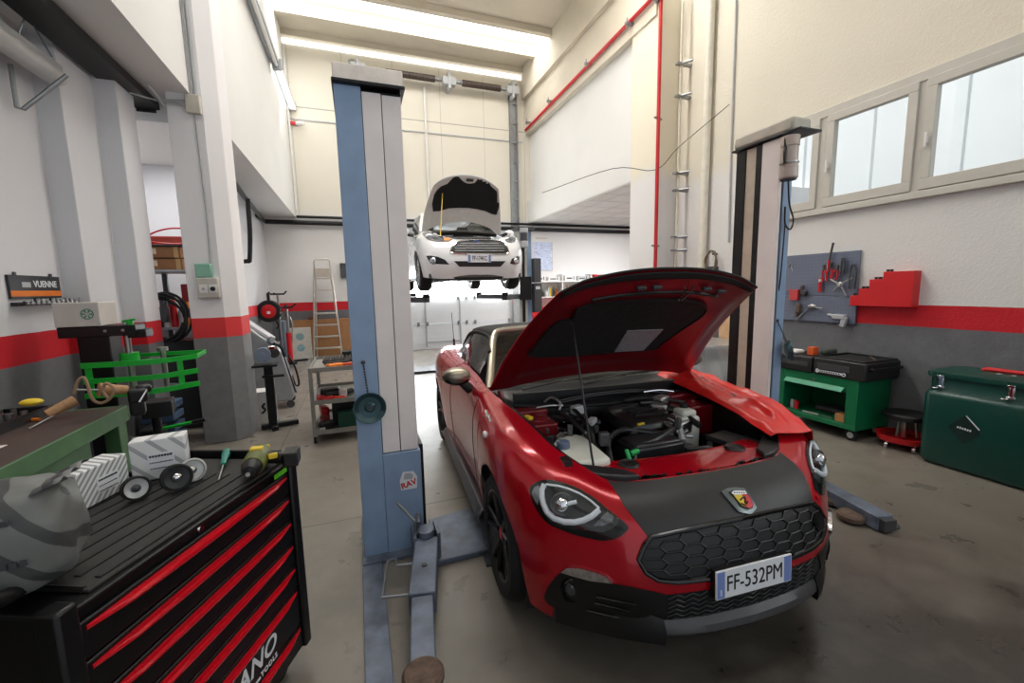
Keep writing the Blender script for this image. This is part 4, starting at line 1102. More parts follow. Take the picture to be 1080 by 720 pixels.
b = MB(); text_mesh('RAV', .048, TRS(p + V3((0, -.0017, -.018)), rx=PI / 2, ry=-.25), b, bold=.0015); b.build('sticker_text', M_redp, st)
b = MB(); b.prism([(-.028, .014), (.02, .01), (.028, .03), (.012, .047), (-.02, .05)], .0015, .002, TRS(p, rx=PI / 2)); b.build('sticker_figure', M_lgrey, st)
# arm lying forward
def W2(px, py, z): return at(px, py, z=z) + O_
arm0, arm1, arm2 = W2(450, 566, .17), W2(445, 625, .15), W2(446, 697, .13)
def beam(b, p0, p1, w, h0, h1=None):
    d = (p1 - p0); d.z = 0; d.normalize(); s = V3((-d.y, d.x, 0)) * w / 2; h1 = h1 or h0
    P = [p0 - s - V3((0, 0, h0)), p0 + s - V3((0, 0, h0)), p0 + s, p0 - s]; Q = [p1 - s - V3((0, 0, h1)), p1 + s - V3((0, 0, h1)), p1 + s, p1 - s]
    V_ = b.grid([P, Q], closev=True); b._f(list(reversed(V_[0]))); b._f(V_[1])
    return b
b = MB(); beam(b, arm0, arm1, .125, .11); arm = b.build('arm_sleeve', M_bluedirty, lp, bevel=.006)
b = MB(); beam(b, arm1 + V3((0, 0, -.012)), arm2 + V3((0, 0, -.01)), .10, .085); b.build('arm_extension', M_bluedirty, arm, bevel=.006)
b = MB(); q = arm2 + (arm2 - arm1).normalized() * .05; b.lathe([(0, .0), (.068, 0), (.078, -.012), (.078, -.03), (.05, -.04), (.03, -.11), (0, -.11)], TRS(q + V3((0, 0, .008))), 30); b.build('lift_pad', M_pad, arm)
b = MB(); b.cyl(arm0 + V3((.0, .02, .0)), arm0 + V3((0, .02, .035)), .045, 20); b.box(arm0 + V3((-.075, -.02, -.13)), arm0 + V3((-.055, .12, .02))); b.box(arm0 + V3((.055, -.02, -.13)), arm0 + V3((.075, .12, .02))); b.box(arm0 + V3((-.075, .05, -.13)), arm0 + V3((.075, .14, -.0))); b.build('arm_hinge', M_bluedirty, lp, bevel=.004)
b = MB(); b.cyl(arm0.lerp(arm1, .55), arm0.lerp(arm1, .55) + V3((0, 0, .004)), .014, 14); b.build('arm_bolt', M_dsteel, arm)
b = MB(); b.tube([W2(439, 626, .10), W2(403, 630, .10), W2(409, 592, .11), W2(417, 589, .12), W2(419, 596, .12), W2(439, 594, .12)], .008, 8); b.build('foot_guard', M_galv, lp)
b = MB(); b.tube([W2(419, 530, .36), W2(437, 549, .27), W2(438, 560, .2)], .008, 8); b.tube([W2(441, 542, .22), W2(441, 552, .2)], .014, 8); b.build('lock_lever', M_galv, lp)
b = MB(); P = [at(383, 606, z=0), at(409, 605, z=0)]; b.box(V3((-.062, 1.2, 0)) + O_, V3((.045, 2.36, .014)) + O_); b.build('floor_cover_strip', M_bluedirty, lp, bevel=.003)
b = MB(); b.prism([(.30, 2.22), (.66, 2.22), (1.3, 2.24), (2.75, 2.24), (2.75, 2.72), (.80, 2.74), (.36, 2.68)], 0, .035)
cp_ = b.build('cross_plate', M_bluedirty, None, bevel=.006); tag(cp_, 'grey-blue floor cover plate running under the red car between the lift posts', 'floor plate')
b = MB(); b.prism([(at(508, 581, z=0).x, at(508, 581, z=0).y), (at(519, 578, z=0).x, at(519, 578, z=0).y), (at(521, 597, z=0).x, at(521, 597, z=0).y), (at(513, 598, z=0).x, at(513, 598, z=0).y)], 0.001, .012)
tag(b.build('tread_plate', M_tread), 'small diamond tread plate beside the front wheel', 'tread plate')
def bowl(name, c, r, nrm, label, chain_to):
    t = thing(name, label, 'bowl', c, 0, 'magnetic bowls on the lift posts')
    Mx = V3(nrm).to_track_quat('Z', 'Y').to_matrix().to_4x4()
    b = MB(); b.lathe([(0, .012), (.018, .014), (.03, .006), (r * .7, .008), (r, .03), (r + .004, .03), (r + .002, .022), (r * .72, .0), (0, .0)], Mx, 32); b.build('bowl', mat('bowl_green', (58, 84, 90), .32, .4, var=.1), t)
    b = MB(); b.cyl(Mx @ V3((0, 0, .012)), Mx @ V3((0, 0, .022)), .012, 14); b.build('bowl_knob', M_dgrey, t)
    b = MB()
    q = V3(chain_to) - V3(c); n = 12
    s0 = Mx @ V3((0, 0, .02)) + q.normalized() * r * .9
    for k in range(n):
        p = s0.lerp(q, (k + .5) / n); b.ball(p, .006, 6, 4)
    b.tube([s0, q], .002, 5); b.ball(q, .012, 10, 6); b.build('chain', M_dgrey, t)
bowl('magnetic_bowl', at(390, 429, y=2.425), .083, (0, -1, 0), 'dark green bowl hanging by a chain on the left blue lift column', at(383, 382, y=2.42))
# --- near right post
rp_ = thing('lift_post', 'lift column right of the red car with black rails and a motor on top', 'car lift', (2.95, 2.55, 0))
O_ = V3((-2.95, -2.55, 0))
XR = 2.90
ys = [at(px, 415, x=XR).y for px in (766, 775, 785, 791, 809)]
k = lambda *a_, **kw: lbox(*a_, off=O_, **kw)
k(((2.95, ys[4], 0), (3.03, ys[0] - .01, 2.565)), name='side_column', m=M_bluegrey, par=rp_)
k(((2.925, ys[4] + .012, .62), (2.955, ys[0], 2.56)), name='carriage_rail', m=M_blackmetal, par=rp_)
k(((XR, ys[1], .63), (2.93, ys[0], 2.56)), name='guide_rail', m=M_blacksteelw, par=rp_)
k(((XR + .008, ys[2], .63), (2.93, ys[1], 2.56)), name='chain_slot', m=mat('beige_steel', (196, 182, 164), .5, var=.12), par=rp_)
k(((XR, ys[3], .63), (2.93, ys[2], 2.56)), name='guide_rail', m=M_blacksteelw, par=rp_)
k(((XR, ys[4], .62), (2.93, ys[3], 2.56)), name='front_panel', m=M_liftwhite, par=rp_)
k(((XR - .005, ys[4] - .005, 0.02), (2.95, ys[0] + .05, .62)), name='base_panel', m=M_bluegrey, par=rp_)
k(((2.85, 2.3, 0), (3.08, 2.95, .022)), name='floor_plate', m=M_bluedirty, par=rp_)
k(((2.88, 2.16, 2.565), (3.09, ys[0] + .03, 2.58)), name='top_plate', m=M_blackmetal, par=rp_)
b = MB(); b.box(V3((2.885, 2.22, 2.58)) + O_, V3((3.07, ys[0] + .02, 2.675)) + O_); b.build('head_cap', mat('post_cap_grey', (186, 180, 168), .7, var=.12), rp_, bevel=.02)
mc = at(833, 160, y=2.24) + O_
b = MB(); b.lathe([(0, -.185), (.05, -.185), (.058, -.175), (.058, -.10), (.053, -.095), (.053, .03), (.058, .035), (.058, .10), (0, .10)], TRS(mc), 28); mot = b.build('motor', mat('motor_grey', (178, 164, 156), .5, .3, var=.1), rp_)
b = MB(); b.cyl(mc + V3((0, 0, -.19)), mc + V3((0, 0, -.183)), .05, 24); b.build('motor_cap', M_black, mot)
b = MB(); b.cyl(mc + V3((0, 0, -.08)), mc + V3((0, 0, -.072)), .061, 24); b.cbox(mc + V3((-.06, -.0, -.076)), (.03, .02, .02)); b.build('motor_clamp', M_steel, mot)
b = MB(); b.tube([mc + V3((-.055, -.01, .02)), mc + V3((-.075, -.02, -.02)), mc + V3((-.07, -.02, -.08)), mc + V3((-.05, 0, .09))], .008, 8, smooth=4)
b.tube([mc + V3((.0, 0, -.18)), mc + V3((.05, .02, -.34)), mc + V3((.10, .02, -.45)), mc + V3((.09, .03, -.52)), mc + V3((.06, .05, -.48)), mc + V3((.05, .05, -.36))], .006, 6, smooth=5)
b.tube([mc + V3((.06, .05, -.48)), mc + V3((.055, .06, -.9)), V3((3.035, 2.4, 1.3)) + O_], .005, 6, smooth=4); b.build('motor_cable', M_black, mot)
bowl('magnetic_bowl', V3((3.012, ys[4] - .045, at(824, 369, y=2.31).z)), .078, (.75, -.6, .12), 'dark green bowl on the right lift column, beside the green tool cart', at(820, 338, y=2.31))
b = MB(); a0, a1 = W2(862, 506, .11), W2(934, 544, .10); beam(b, a0, a1, .115, .09); ar = b.build('arm_sleeve', M_bluedirty, rp_, bevel=.005)
dd = (a1 - a0).normalized()
b = MB(); beam(b, a1 - dd * .02 + V3((0, 0, -.012)), a1 + dd * .035 + V3((0, 0, -.012)), .085, .07); b.build('arm_end', M_dgrey, ar)
b = MB(); b.lathe([(0, .02), (.05, .02), (.06, .01), (.06, 0), (0, 0)], TRS(W2(936, 553, 0.0)), 20); b.build('lift_pad', M_dgrey, ar)
for px_, py_, rr_ in ((897, 549, .075), (876, 531, .07)):
    b = MB(); b.lathe([(0, .06), (rr_ * .8, .06), (rr_, .045), (rr_, .02), (rr_ * .5, 0), (0, 0)], TRS(W2(px_, py_, .0)), 26); b.build('pad_disc', M_pad, rp_)
b = MB(); beam(b, V3((2.93, 2.35, .14)) + O_, a0 + V3((0, 0, .0)), .12, .10); b.build('arm_root', M_bluedirty, rp_, bevel=.005)

# ================================================================== WHITE CAR on the far lift
M_cw = mat('car_white_paint', (226, 227, 228), .2, .0, var=.015, coat=.8)
M_cwi = mat('car_white_inner', (228, 222, 216), .5, var=.06)
WZ = 1.205 + .31
WO = V3((1.80, 7.08, WZ)); FW = Frame(WO, math.radians(.5))
wc = thing('hatchback', 'white hatchback raised on the far lift with its bonnet open', 'car', WO, -math.radians(.5))
WST = [
    stn([-3.02, -3.08, -3.1, -3.08, -3.02, -2.96, -2.9], [.0] * 7, [.32, .45, .6, .75, .88, .95, .98]),
    stn([-2.92, -2.98, -3.0, -2.98, -2.92, -2.88, -2.84], [.55, .58, .6, .6, .58, .55, .5], [.30, .44, .6, .75, .88, .96, 1.0]),
    stn(-2.75, [.76, .79, .80, .80, .78, .74, .66], [.28, .42, .58, .74, .88, .97, 1.02]),
    stn(-2.45, [.80, .83, .845, .845, .83, .78, .68], [.26, .40, .56, .74, .88, .98, 1.03]),
    stn(-2.0, [.80, .83, .85, .855, .84, .79, .70], [.25, .38, .54, .72, .87, .98, 1.03]),
    stn(-1.2, [.80, .82, .84, .855, .845, .79, .70], [.24, .37, .52, .70, .85, .96, 1.01]),
    stn(-.65, [.80, .82, .84, .855, .845, .80, .72], [.24, .37, .52, .69, .83, .94, .99]),
    stn(-.35, [.81, .83, .85, .86, .85, .79, .68], [.24, .37, .52, .68, .82, .92, .97]),
    stn(0, [.83, .845, .855, .86, .84, .77, .66], [.24, .37, .52, .67, .82, .93, .965]),
    stn([.3, .3, .3, .3, .28, .25, .22], [.81, .83, .845, .845, .81, .74, .64], [.22, .36, .50, .65, .80, .90, .935]),
    stn([.50, .52, .52, .50, .46, .40, .34], [.74, .76, .775, .765, .73, .68, .60], [.20, .34, .48, .63, .76, .85, .885]),
    stn([.64, .67, .67, .64, .57, .49, .42], [.56, .58, .59, .58, .55, .52, .48], [.18, .33, .47, .61, .725, .80, .835]),
    stn([.70, .73, .735, .69, .63, .56, .48], [.32, .33, .34, .34, .33, .31, .29], [.18, .33, .47, .61, .70, .76, .79]),
    stn([.73, .755, .76, .71, .65, .58, .50], [.0] * 7, [.18, .33, .47, .61, .70, .755, .785]),
]
LW = Loft(WST, 10, 5, ((0, .31, .34), (-2.49, .31, .34)))
TW = LW.bvh(); CW = caster(FW, TW)
for s in (-1, 1):
    LW.mesh(0, 90, s).build('body_side', M_cw, wc, sharp=60)
b = MB()
for s in (-1, 1): LW.mesh(90, 130, s, b)
b.build('front_bumper', M_cw, wc, sharp=60)
for u in (0, -2.49):
    for s in (-1, 1): make_wheel(wc, u, s, r=.31, w=.20, spokes=6, vout=.84, rimmat=M_steel, rimr=.205)
b = MB(); b.box((-.74, -.55, .20), (.74, 3.0, .26)); b.box((-.60, -.3, .16), (.60, .1, .24)); b.box((-.5, .5, .15), (-.3, 2.2, .22)); b.build('underbody', M_dgrey, wc)
b = MB(); b.tube([(-.72, 0.02, .25), (-.3, -.05, .20), (.3, -.05, .2), (.72, .02, .25)], .04, 8); b.tube([(-.1, .3, .2), (.12, 1.4, .18), (.2, 2.6, .2)], .03, 8); b.tube([(-.7, 2.45, .26), (.7, 2.45, .26)], .045, 8); b.build('subframe', M_blackmetal, wc)
b = MB(); b.box((-.62, -.42, .35), (.62, .4, .72)); b.build('engine_bay', M_satin, wc)
b = MB(); random.seed(5)
for kk in range(16): b.cbox((random.uniform(-.5, .5), random.uniform(-.35, .2), .74), (random.uniform(.06, .2), .1, random.uniform(.05, .14)), random.random())
b.build('engine', M_black, wc, bevel=.01)
# cabin
def cab(u, hw_, z, n=12): return [c3(u - .05 * math.sin(PI * q / n) * 0, -hw_ * math.cos(PI * q / n), z + .03 * math.sin(PI * q / n)) for q in range(n + 1)]
b = MB(); b.grid([cab(-1.18, .55, 1.41), cab(-1.4, .57, 1.455), cab(-2.0, .575, 1.46), cab(-2.6, .55, 1.42), cab(-2.78, .53, 1.36)]); b.build('roof', M_cw, wc, solid=.01)
b = MB(); b.grid([[c3(-.42 - .76 * t + .12 * (1 - (2 * q / 12 - 1) ** 2) * (1 - .5 * t), (-1 + 2 * q / 12) * (.70 - .15 * t), .985 + .43 * t) for q in range(13)] for t in (0, .33, .66, 1)]); b.build('windscreen', M_glass, wc)
for s in (-1, 1):
    b = MB(); b.tube([c3(-.42, s * .71, .99), c3(-.8, s * .635, 1.20), c3(-1.18, s * .55, 1.42)], .032, 10); b.tube([c3(-1.18, s * .55, 1.42), c3(-2, s * .575, 1.46), c3(-2.75, s * .53, 1.37)], .025, 8); b.build('roof_pillar', M_cw, wc)
    b = MB(); b.grid([[c3(u, s * h_, z) for u, h_, z in ((-.6, .665, 1.10), (-1.2, .565, 1.39), (-2, .58, 1.43), (-2.7, .54, 1.33))], [c3(u, s * .715, z) for u, z in ((-.58, .99), (-1.2, 1.01), (-2, 1.03), (-2.7, 1.02))]]); b.build('side_window', mat('tinted_glass', (10, 12, 12), .05, var=0, alpha=.82), wc)
    b = MB(); c = c3(-.62, s * .97, 1.03); b.ball(c, (.10, .06, .075), 14, 10); mi = b.build('door_mirror', M_cw, wc)
    b = MB(); b.tube([c - V3((s * .05, 0, .05)), c3(-.64, s * .80, .97)], .03, 8); b.build('mirror_arm', M_black, mi)
b = MB(); b.grid([[c3(-2.78 - .18 * t, v, 1.36 - .36 * t) for v in (-.53 - .1 * t, 0, .53 + .1 * t)] for t in (0, 1)]); b.build('rear_window', mat('tinted_glass', (10, 12, 12), .05, var=0), wc)
b = MB(); b.box((-.64, .62, .62), (.64, .9, .96)); b.build('dashboard', M_dgrey, wc, bevel=.04)
for s in (-1, 1):
    b = MB(); b.cbox(c3(-1.5, s * .36, .55), (.46, .5, .2)); b.cbox(c3(-1.78, s * .36, .85), (.46, .14, .6), 0, -.2); b.cbox(c3(-1.84, s * .36, 1.22), (.25, .1, .18)); b.build('car_seat', M_dgrey, wc, bevel=.05)
b = MB(); b.tube([c3(-.36, -.62, .965), c3(-.28, 0, .985), c3(-.36, .62, .965)], .035, 8, smooth=4); b.build('cowl', M_black, wc)
for x0, x1 in ((-.5, .05), (-.05, .48)):
    b = MB(); b.tube([c3(-.40, x0, 1.0), c3(-.50, x1, 1.06)], .012, 6); b.build('wiper', M_black, wc)
z5 = zp(420, 170, 3.6)
gro = smooth2(z5((198, 340), (212, 318), (238, 303), (312, 300), (390, 303), (408, 318), (418, 340), (408, 352), (310, 353), (210, 350)), 2)
g = patch(gro, CW, 1.6, .004).build('grille', M_ink, wc, sharp=60)
b = MB(); b.tube([h[0] + h[1] * .008 for h in [CW(*q) for q in dens(gro, 2)] if h], .009, 6, closed=True); b.build('grille_frame', M_chrome, g)
b = MB()
for yy in (313, 322.5, 332, 341):
    w_ = 92 if yy > 330 else (84 if yy > 318 else 74)
    hh_ = [CW(*z5((308 - w_ + 2 * w_ * t / 12, yy))[0]) for t in range(13)]
    b.tube([h[0] + h[1] * .010 for h in hh_ if h], .0065, 6)
b.build('grille_bar', M_lgrey, g)
lgo = z5((212, 379), (408, 379), (388, 400), (232, 400))
patch(lgo, CW, 1.6, .004).build('lower_grille', M_ink, wc, sharp=60)
wl = [((92, 276), (110, 268), (150, 270), (190, 283), (207, 291), (195, 303), (150, 305), (112, 298)), ((402, 286), (420, 278), (440, 276), (447, 290), (440, 308), (415, 308), (405, 300))]
for P in wl:
    hl = patch(smooth2(z5(*P), 2), CW, 1.4, .006).build('headlamp', mat('hatch_lamp', (150, 152, 158), .15, .7, var=.4, scale=30), wc, sharp=60)
    cxm = sum(q[0] for q in P) / len(P); cym = sum(q[1] for q in P) / len(P)
    h = CW(*z5((cxm - (12 if cxm < 300 else -6), cym))[0])
    if h: b = MB(); b.ball(h[0] + h[1] * .01, .05, 14, 8); b.build('lamp_bulb', M_lgrey, hl)
    if cxm < 300:
        b = MB(); patch(z5((172, 292), (205, 291), (195, 302), (176, 303)), CW, 1.2, .009, b); b.build('indicator', mat('amber', (232, 158, 90), .3), hl)
for P, cxy in (((( 106, 359), (122, 358), (152, 363), (178, 374), (194, 392), (150, 390), (122, 388)), (133, 377)), (((424, 388), (432, 370), (452, 360), (460, 362), (458, 388), (440, 392)), (446, 378))):
    pd = patch(z5(*P), CW, 1.4, .004).build('fog_lamp_pod', M_satin, wc, sharp=60)
    h = CW(*z5(cxy)[0])
    if h:
        Mx = Matrix.Translation(h[0]) @ (h[1] + V3((0, -2, 0))).to_track_quat('Z', 'Y').to_matrix().to_4x4()
        b = MB(); b.lathe([(0, .03), (.03, .028), (.05, .012), (.055, .02), (.06, 0)], Mx, 20); b.build('fog_lamp', M_reflect, pd)
h = front_caster(TW)(0, .735); b = MB(); b.ball(h[0] + h[1] * .004, (.06, .012, .024), 18, 10); b.build('oval_badge', mat('badge_blue', (40, 60, 120), .3), wc)
PM = Matrix.Translation(c3(.775, -.005, .475)) @ Matrix.Rotation(PI / 2, 4, 'X')
b = MB(); b.prism([(-.18, -.058), (.18, -.058), (.18, .058), (-.18, .058)], 0, .008, PM); pl2 = b.build('number_plate', M_platew, wc, bevel=.002)
b = MB()
for s in (-1, 1): b.prism([(s * .177, -.054), (s * .142, -.054), (s * .142, .054), (s * .177, .054)], .0078, .0088, PM)
b.build('plate_band', M_plateb, pl2)
b = MB(); text_mesh('FF-174KC', .085, PM @ Matrix.Translation((0, 0, .0088)) @ Matrix.Diagonal((.66, 1.1, 1, 1)), b, bold=.001); b.build('plate_number', M_ink, pl2)
b = MB(); rows = []
for kk in range(17):
    v = -.52 + 1.04 * kk / 16; h = CW(540, 300); f = 1 - (v / .52) ** 2
    rows.append([c3(.56 + .17 * f ** .7, v, .24), c3(.60 + .175 * f ** .7, v, .20), c3(.58 + .16 * f ** .7, v, .155), c3(.40, v, .15)])
b.grid(rows); b.build('lower_lip', M_satin, wc, solid=.005)
# open bonnet
HW = math.radians(58)
def wh(a, t, inn=0.0):
    L = 1.0 - .17 * abs(a) ** 2.4; W = .70 - .16 * t ** 1.6; l0 = .20 * (1 - a * a); t0 = t; t = (l0 + t * (L - l0)) / L; h = .07 * math.sin(PI * min(1, t * .95)) + .03 * (1 - a * a) - .05 * max(0, abs(a) - .8) / .2 - inn
    return c3(-.36 + L * t * math.cos(HW) - h * math.sin(HW), a * W, .985 + L * t * math.sin(HW) + h * math.cos(HW))
b = MB(); b.grid([[wh(-1 + 2 * i / 28, j / 20) for i in range(29)] for j in range(21)]); bo_ = b.build('bonnet', M_cw, wc, sharp=60, solid=.004)
b = MB(); inr = [[wh((-1 + 2 * i / 28) * .985, .01 + .975 * j / 20, .03 + .012 * (abs(-1 + 2 * i / 28) < .8)) for i in range(29)] for j in range(21)]; b.grid(inr); b.build('bonnet_inner', M_cwi, bo_, sharp=40)
VV = [p for r in inr for p in r]; FF = []
for j in range(20):
    for i in range(28):
        a = j * 29 + i; FF += [(a, a + 1, a + 30), (a, a + 30, a + 29)]
HT2 = BVHTree.FromPolygons(VV, FF); HC2 = caster(FW, HT2)
pd2 = smooth2(z5((132, 190), (136, 128), (162, 96), (186, 86), (208, 62), (228, 58), (242, 72), (262, 84), (290, 82), (303, 66), (322, 60), (338, 68), (352, 94), (376, 116), (386, 140), (374, 202), (330, 188), (265, 176), (190, 178)), 2)
patch(pd2, HC2, 2, .014).build('insulation_pad', mat('insulation_dark', (26, 25, 25), .85, var=.3, scale=12), bo_, sharp=60)
b = MB(); h = HC2(*z5((272, 70))[0]); b.cbox(h[0] + h[1] * .01, (.12, .03, .05), 0, HW); b.build('bonnet_latch', M_dgrey, bo_, bevel=.01)
b = MB(); h = HC2(*z5((168, 120))[0]); b.tube([c3(.30, -.50, .86), h[0]], .007, 6); b.build('prop_rod', M_yellow, wc)
# far lift
M_pgrey = mat('lift_grey', (188, 188, 184), .5, var=.06)
def farpost(label, x0, x1, s):
    t = thing('lift_post', label, 'car lift', ((x0 + x1) / 2, 7.95, 0), 0, None)
    hx = (x1 - x0) / 2
    b = MB(); b.box((-hx, -.16, 0), (hx * .2, .2, 2.62)); b.build('front_column', M_pgrey, t, bevel=.006)
    b = MB(); b.box((hx * .2, -.12, 0), (hx, .2, 2.62)); b.build('side_column', M_bluegrey, t, bevel=.006)
    b = MB(); b.box((-hx * .6, -.175, .1), (-hx * .2, -.16, 2.5)); b.build('chain_slot', M_blackmetal, t)
    b = MB(); b.box((-hx - .03, -.22, 2.62), (hx + .03, .22, 2.70)); b.build('head_cap', M_dgrey, t, bevel=.012)
    b = MB(); b.lathe([(0, -.36), (.075, -.36), (.08, -.34), (.08, -.25), (.07, -.24), (.07, -.08), (.08, -.07), (.08, 0), (0, 0)], TRS((-hx * .5, -.26, 2.66)), 22); b.build('motor', M_lgrey, t)
    b = MB(); b.cyl((-hx * .5, -.26, 2.42), (-hx * .5, -.26, 2.57), .073, 22); b.build('motor_band', M_dgrey, t)
    b = MB(); b.box((-hx - .1, -.3, 0), (hx + .1, .3, .03)); b.build('floor_plate', M_bluedirty, t)
    b = MB(); b.box((-hx - s * .0 - .02, -.24, 1.30), (hx * .6, -.16, 1.75)); b.build('carriage', M_blackmetal, t, bevel=.006)
    for yy in (-.75, 1.0):
        b = MB(); beam(b, V3((-s * hx, -.1, 1.415)), V3((-s * (hx + .52), yy, 1.415)), .1, .09); b.build('arm', M_dgrey, t, bevel=.005)
        b = MB(); b.cyl((-s * (hx + .50), yy * .97, 1.40), (-s * (hx + .50), yy * .97, 1.468), .06, 18); b.build('lift_pad', M_rub, t)
    if s > 0:
        b = MB(); b.box((hx + .0, -.24, 1.05), (hx + .16, -.02, 1.62)); b.box((hx + .0, -.24, 1.64), (hx + .15, -.02, 2.1)); cb = b.build('control_box', mat('box_grey', (72, 74, 78), .5), t, bevel=.008)
        b = MB(); b.box((hx + .03, -.245, 1.5), (hx + .12, -.24, 1.56)); b.build('control_label', M_platew, cb)
farpost('grey lift column with motor and dark control boxes beside the raised white car', 3.0, 3.28, 1)
farpost('grey lift column behind the near blue column, under the raised white car', .32, .60, -1)
b = MB(); b.box((.73, 7.85, 0), (2.87, 8.3, .04)); tag(b.build('cross_plate', mat('ramp_dark', (62, 66, 74), .5, .3, var=.2)), 'dark floor cover plate between the far lift columns', 'floor plate')
# ================================================================== LEFT SIDE
def rb(name, label, cat, lo, hi, m, bevel=.006, group=None):
    b = MB(); b.box(lo, hi); return tag(b.build(name, m, bevel=bevel), label, cat, group)
# --- tool chest
TA = V3((-.29, 1.82, 0)); TD = math.atan2(-.914, -.407)
M_chest = mat('chest_black', (13, 13, 15), .4, .2, var=.05)
M_hred = mat('handle_red', (204, 10, 30), .25, var=.02, coat=.4)
tc = thing('tool_chest', 'black tool chest with red drawer handles in the front left corner', 'tool chest', TA, TD)
b = MB(); b.box((0.012, -.50, .10), (.80, -.012, .868)); b.build('body', M_chest, tc, bevel=.008)
for x0, x1 in ((-.022, .022), (.785, .83)):
    b = MB(); b.box((x0, -.04, .08), (x1, .016, .90)); b.build('corner_post', M_chest, tc, bevel=.008)
zb = [.822, .727, .630, .532, .436, .336, .172]
for i_, z in enumerate(zb):
    lo = zb[i_ + 1] + .024 if i_ < 6 else .09
    b = MB(); b.box((.026, -.012, lo), (.782, .004, z + .018)); dr = b.build('drawer', M_chest, tc, bevel=.004)
    b = MB(); rows = []
    for k in range(25):
        t = k / 24; x = .035 + .735 * t; w_ = math.sin(PI * t) ** .8
        e_ = min(1, 8 * t, 8 * (1 - t))
        h0, h1, pr = .005 + .003 * w_, .006 + .014 * w_, .004 + .018 * e_
        rows.append([(x, .003, z + h0), (x, .003 + pr * .8, z + h0 * .9), (x, .003 + pr, z), (x, .003 + pr * .85, z - h1 * .6), (x, .003 + pr * .4, z - h1), (x, .003, z - h1 * 1.02)])
    V_ = b.grid(rows, closev=True); b._f(V_[0]); b._f(V_[-1]); b.build('drawer_handle', M_hred, dr, sharp=50)
MT = Matrix(((-1, 0, 0, .185), (0, 0, 1, .0052), (0, 1, 0, .262), (0, 0, 0, 1)))
b = MB(); text_mesh('ANO', .088, MT, b, align='RIGHT', font_shear=.25, bold=.0016, space=1.05); b.build('maker_lettering', M_platew, tc)
b = MB(); text_mesh('TOOLS', .026, MT @ Matrix.Translation((0, -.058, 0)), b, align='RIGHT', bold=.0006, space=1.15); b.box((.28, .0045, .198), (.40, .0062, .206)); b.build('maker_subtitle', M_platew, tc)
b = MB(); b.box((.03, .003, .848), (.105, .006, .866)); gs = b.build('green_sticker', mat('sticker_green', (96, 190, 44), .4, var=.2, scale=90), tc)
b = MB(); b.lathe([(0, .012), (.009, .012), (.012, .008), (.012, 0)], TRS((.44, -.012, .857), rx=-PI / 2), 20); b.build('lock', M_chrome, tc)
# top tray with its ribbed mat
M_mat = mat('rubber_mat', (42, 40, 38), .7, var=.06)
b = MB(); b.box((0.0, -.50, .868), (.81, .004, .880)); b.build('top_tray', M_chest, tc, bevel=.004)
b = MB()
b.box((-.022, -.512, .868), (-.008, -.04, .915)); b.box((-.022, -.512, .868), (.83, -.498, .905)); b.build('tray_lip', M_chest, tc, bevel=.004)
b = MB(); b.box((.01, -.49, .880), (.74, -.014, .889)); top = b.build('mat', M_mat, tc, bevel=.003)
b = MB()
for k in range(9): b.box((.15, -.045 - k * .052, .889), (.70, -.028 - k * .052, .8925))
b.build('mat_groove', mat('mat_dark', (17, 17, 17), .6, var=0), top)
b = MB(); b.tube([(.74, -.45, .884), (.735, -.2, .886), (.735, -.03, .884)], .008, 8); b.build('mat_edge', M_chest, top)
b = MB(); b.tube([(.80, -.42, .93), (.86, -.42, .95), (.86, -.10, .95), (.80, -.10, .93)], .016, 10, smooth=4); b.build('push_handle', M_chest, tc)
for x in (.09, .71):
    for y in (-.44, -.07):
        b = MB(); b.cyl((x, y - .02, .05), (x, y + .02, .05), .05, 20); b.cbox((x, y, .09), (.06, .05, .03)); b.build('castor', M_rub, tc)
# --- things on the chest
ZC = .8935
def stripes(name, c0, c1, scale, rot, thr=.62):
    m = bpy.data.materials.new(name); m.use_nodes = True; nt = m.node_tree; b_ = nt.nodes['Principled BSDF']; b_.inputs['Roughness'].default_value = .5
    tcn = nt.nodes.new('ShaderNodeTexCoord'); mp = nt.nodes.new('ShaderNodeMapping'); mp.inputs['Rotation'].default_value = rot; nt.links.new(tcn.outputs['Object'], mp.inputs[0])
    s_ = nt.nodes.new('ShaderNodeSeparateXYZ'); nt.links.new(mp.outputs[0], s_.inputs[0])
    f = node_math(nt, 'GREATER_THAN', node_math(nt, 'FRACT', node_math(nt, 'MULTIPLY', s_.outputs[0], scale)), thr)
    nt.links.new(mix_col(nt, f, lin(c0), lin(c1)), b_.inputs['Base Color']); return m
M_pk1 = stripes('pack_stripe_wide', (226, 226, 226), (172, 173, 176), 22, (0, .75, .2), .72)
M_pk2 = stripes('pack_stripe_fine', (228, 228, 228), (150, 152, 155), 62, (0, -.75, .2), .55)
def carton(name, label, p0, p1, h, dep, m, txt_rows, lab):
    P0, P1 = at(*p0, z=ZC), at(*p1, z=ZC); d = P1 - P0; L = d.length; a = math.atan2(d.y, d.x)
    t = thing(name, label, 'box', P0 + d / 2 + V3((-math.sin(a), math.cos(a), 0)) * dep / 2, a)
    b = MB(); b.box((-L / 2, -dep / 2, 0), (L / 2, dep / 2, h)); b.build('carton', m, t, bevel=.004)
    b = MB(); x0, x1, z0, z1__ = lab; b.box((-L / 2 + x0 * L, -dep / 2 - .0012, h * z0), (-L / 2 + x1 * L, -dep / 2 + .001, h * z1__)); lb = b.build('label', M_platew, t)
    b = MB()
    for r in range(txt_rows):
        zz = h * (z1__ - (z1__ - z0) * (r + .7) / txt_rows); w_ = (x1 - x0) * L
        for q in range(11 if r else 8):
            xx = -L / 2 + x0 * L + w_ * (.06 + .88 * (q + .1) / (11 if r else 8)); b.box((xx, -dep / 2 - .002, zz), (xx + w_ * (.055 if r else .085), -dep / 2 - .0011, zz + h * (.025 if r else .05)))
    b.build('label_print', M_dgrey, lb)
    return t
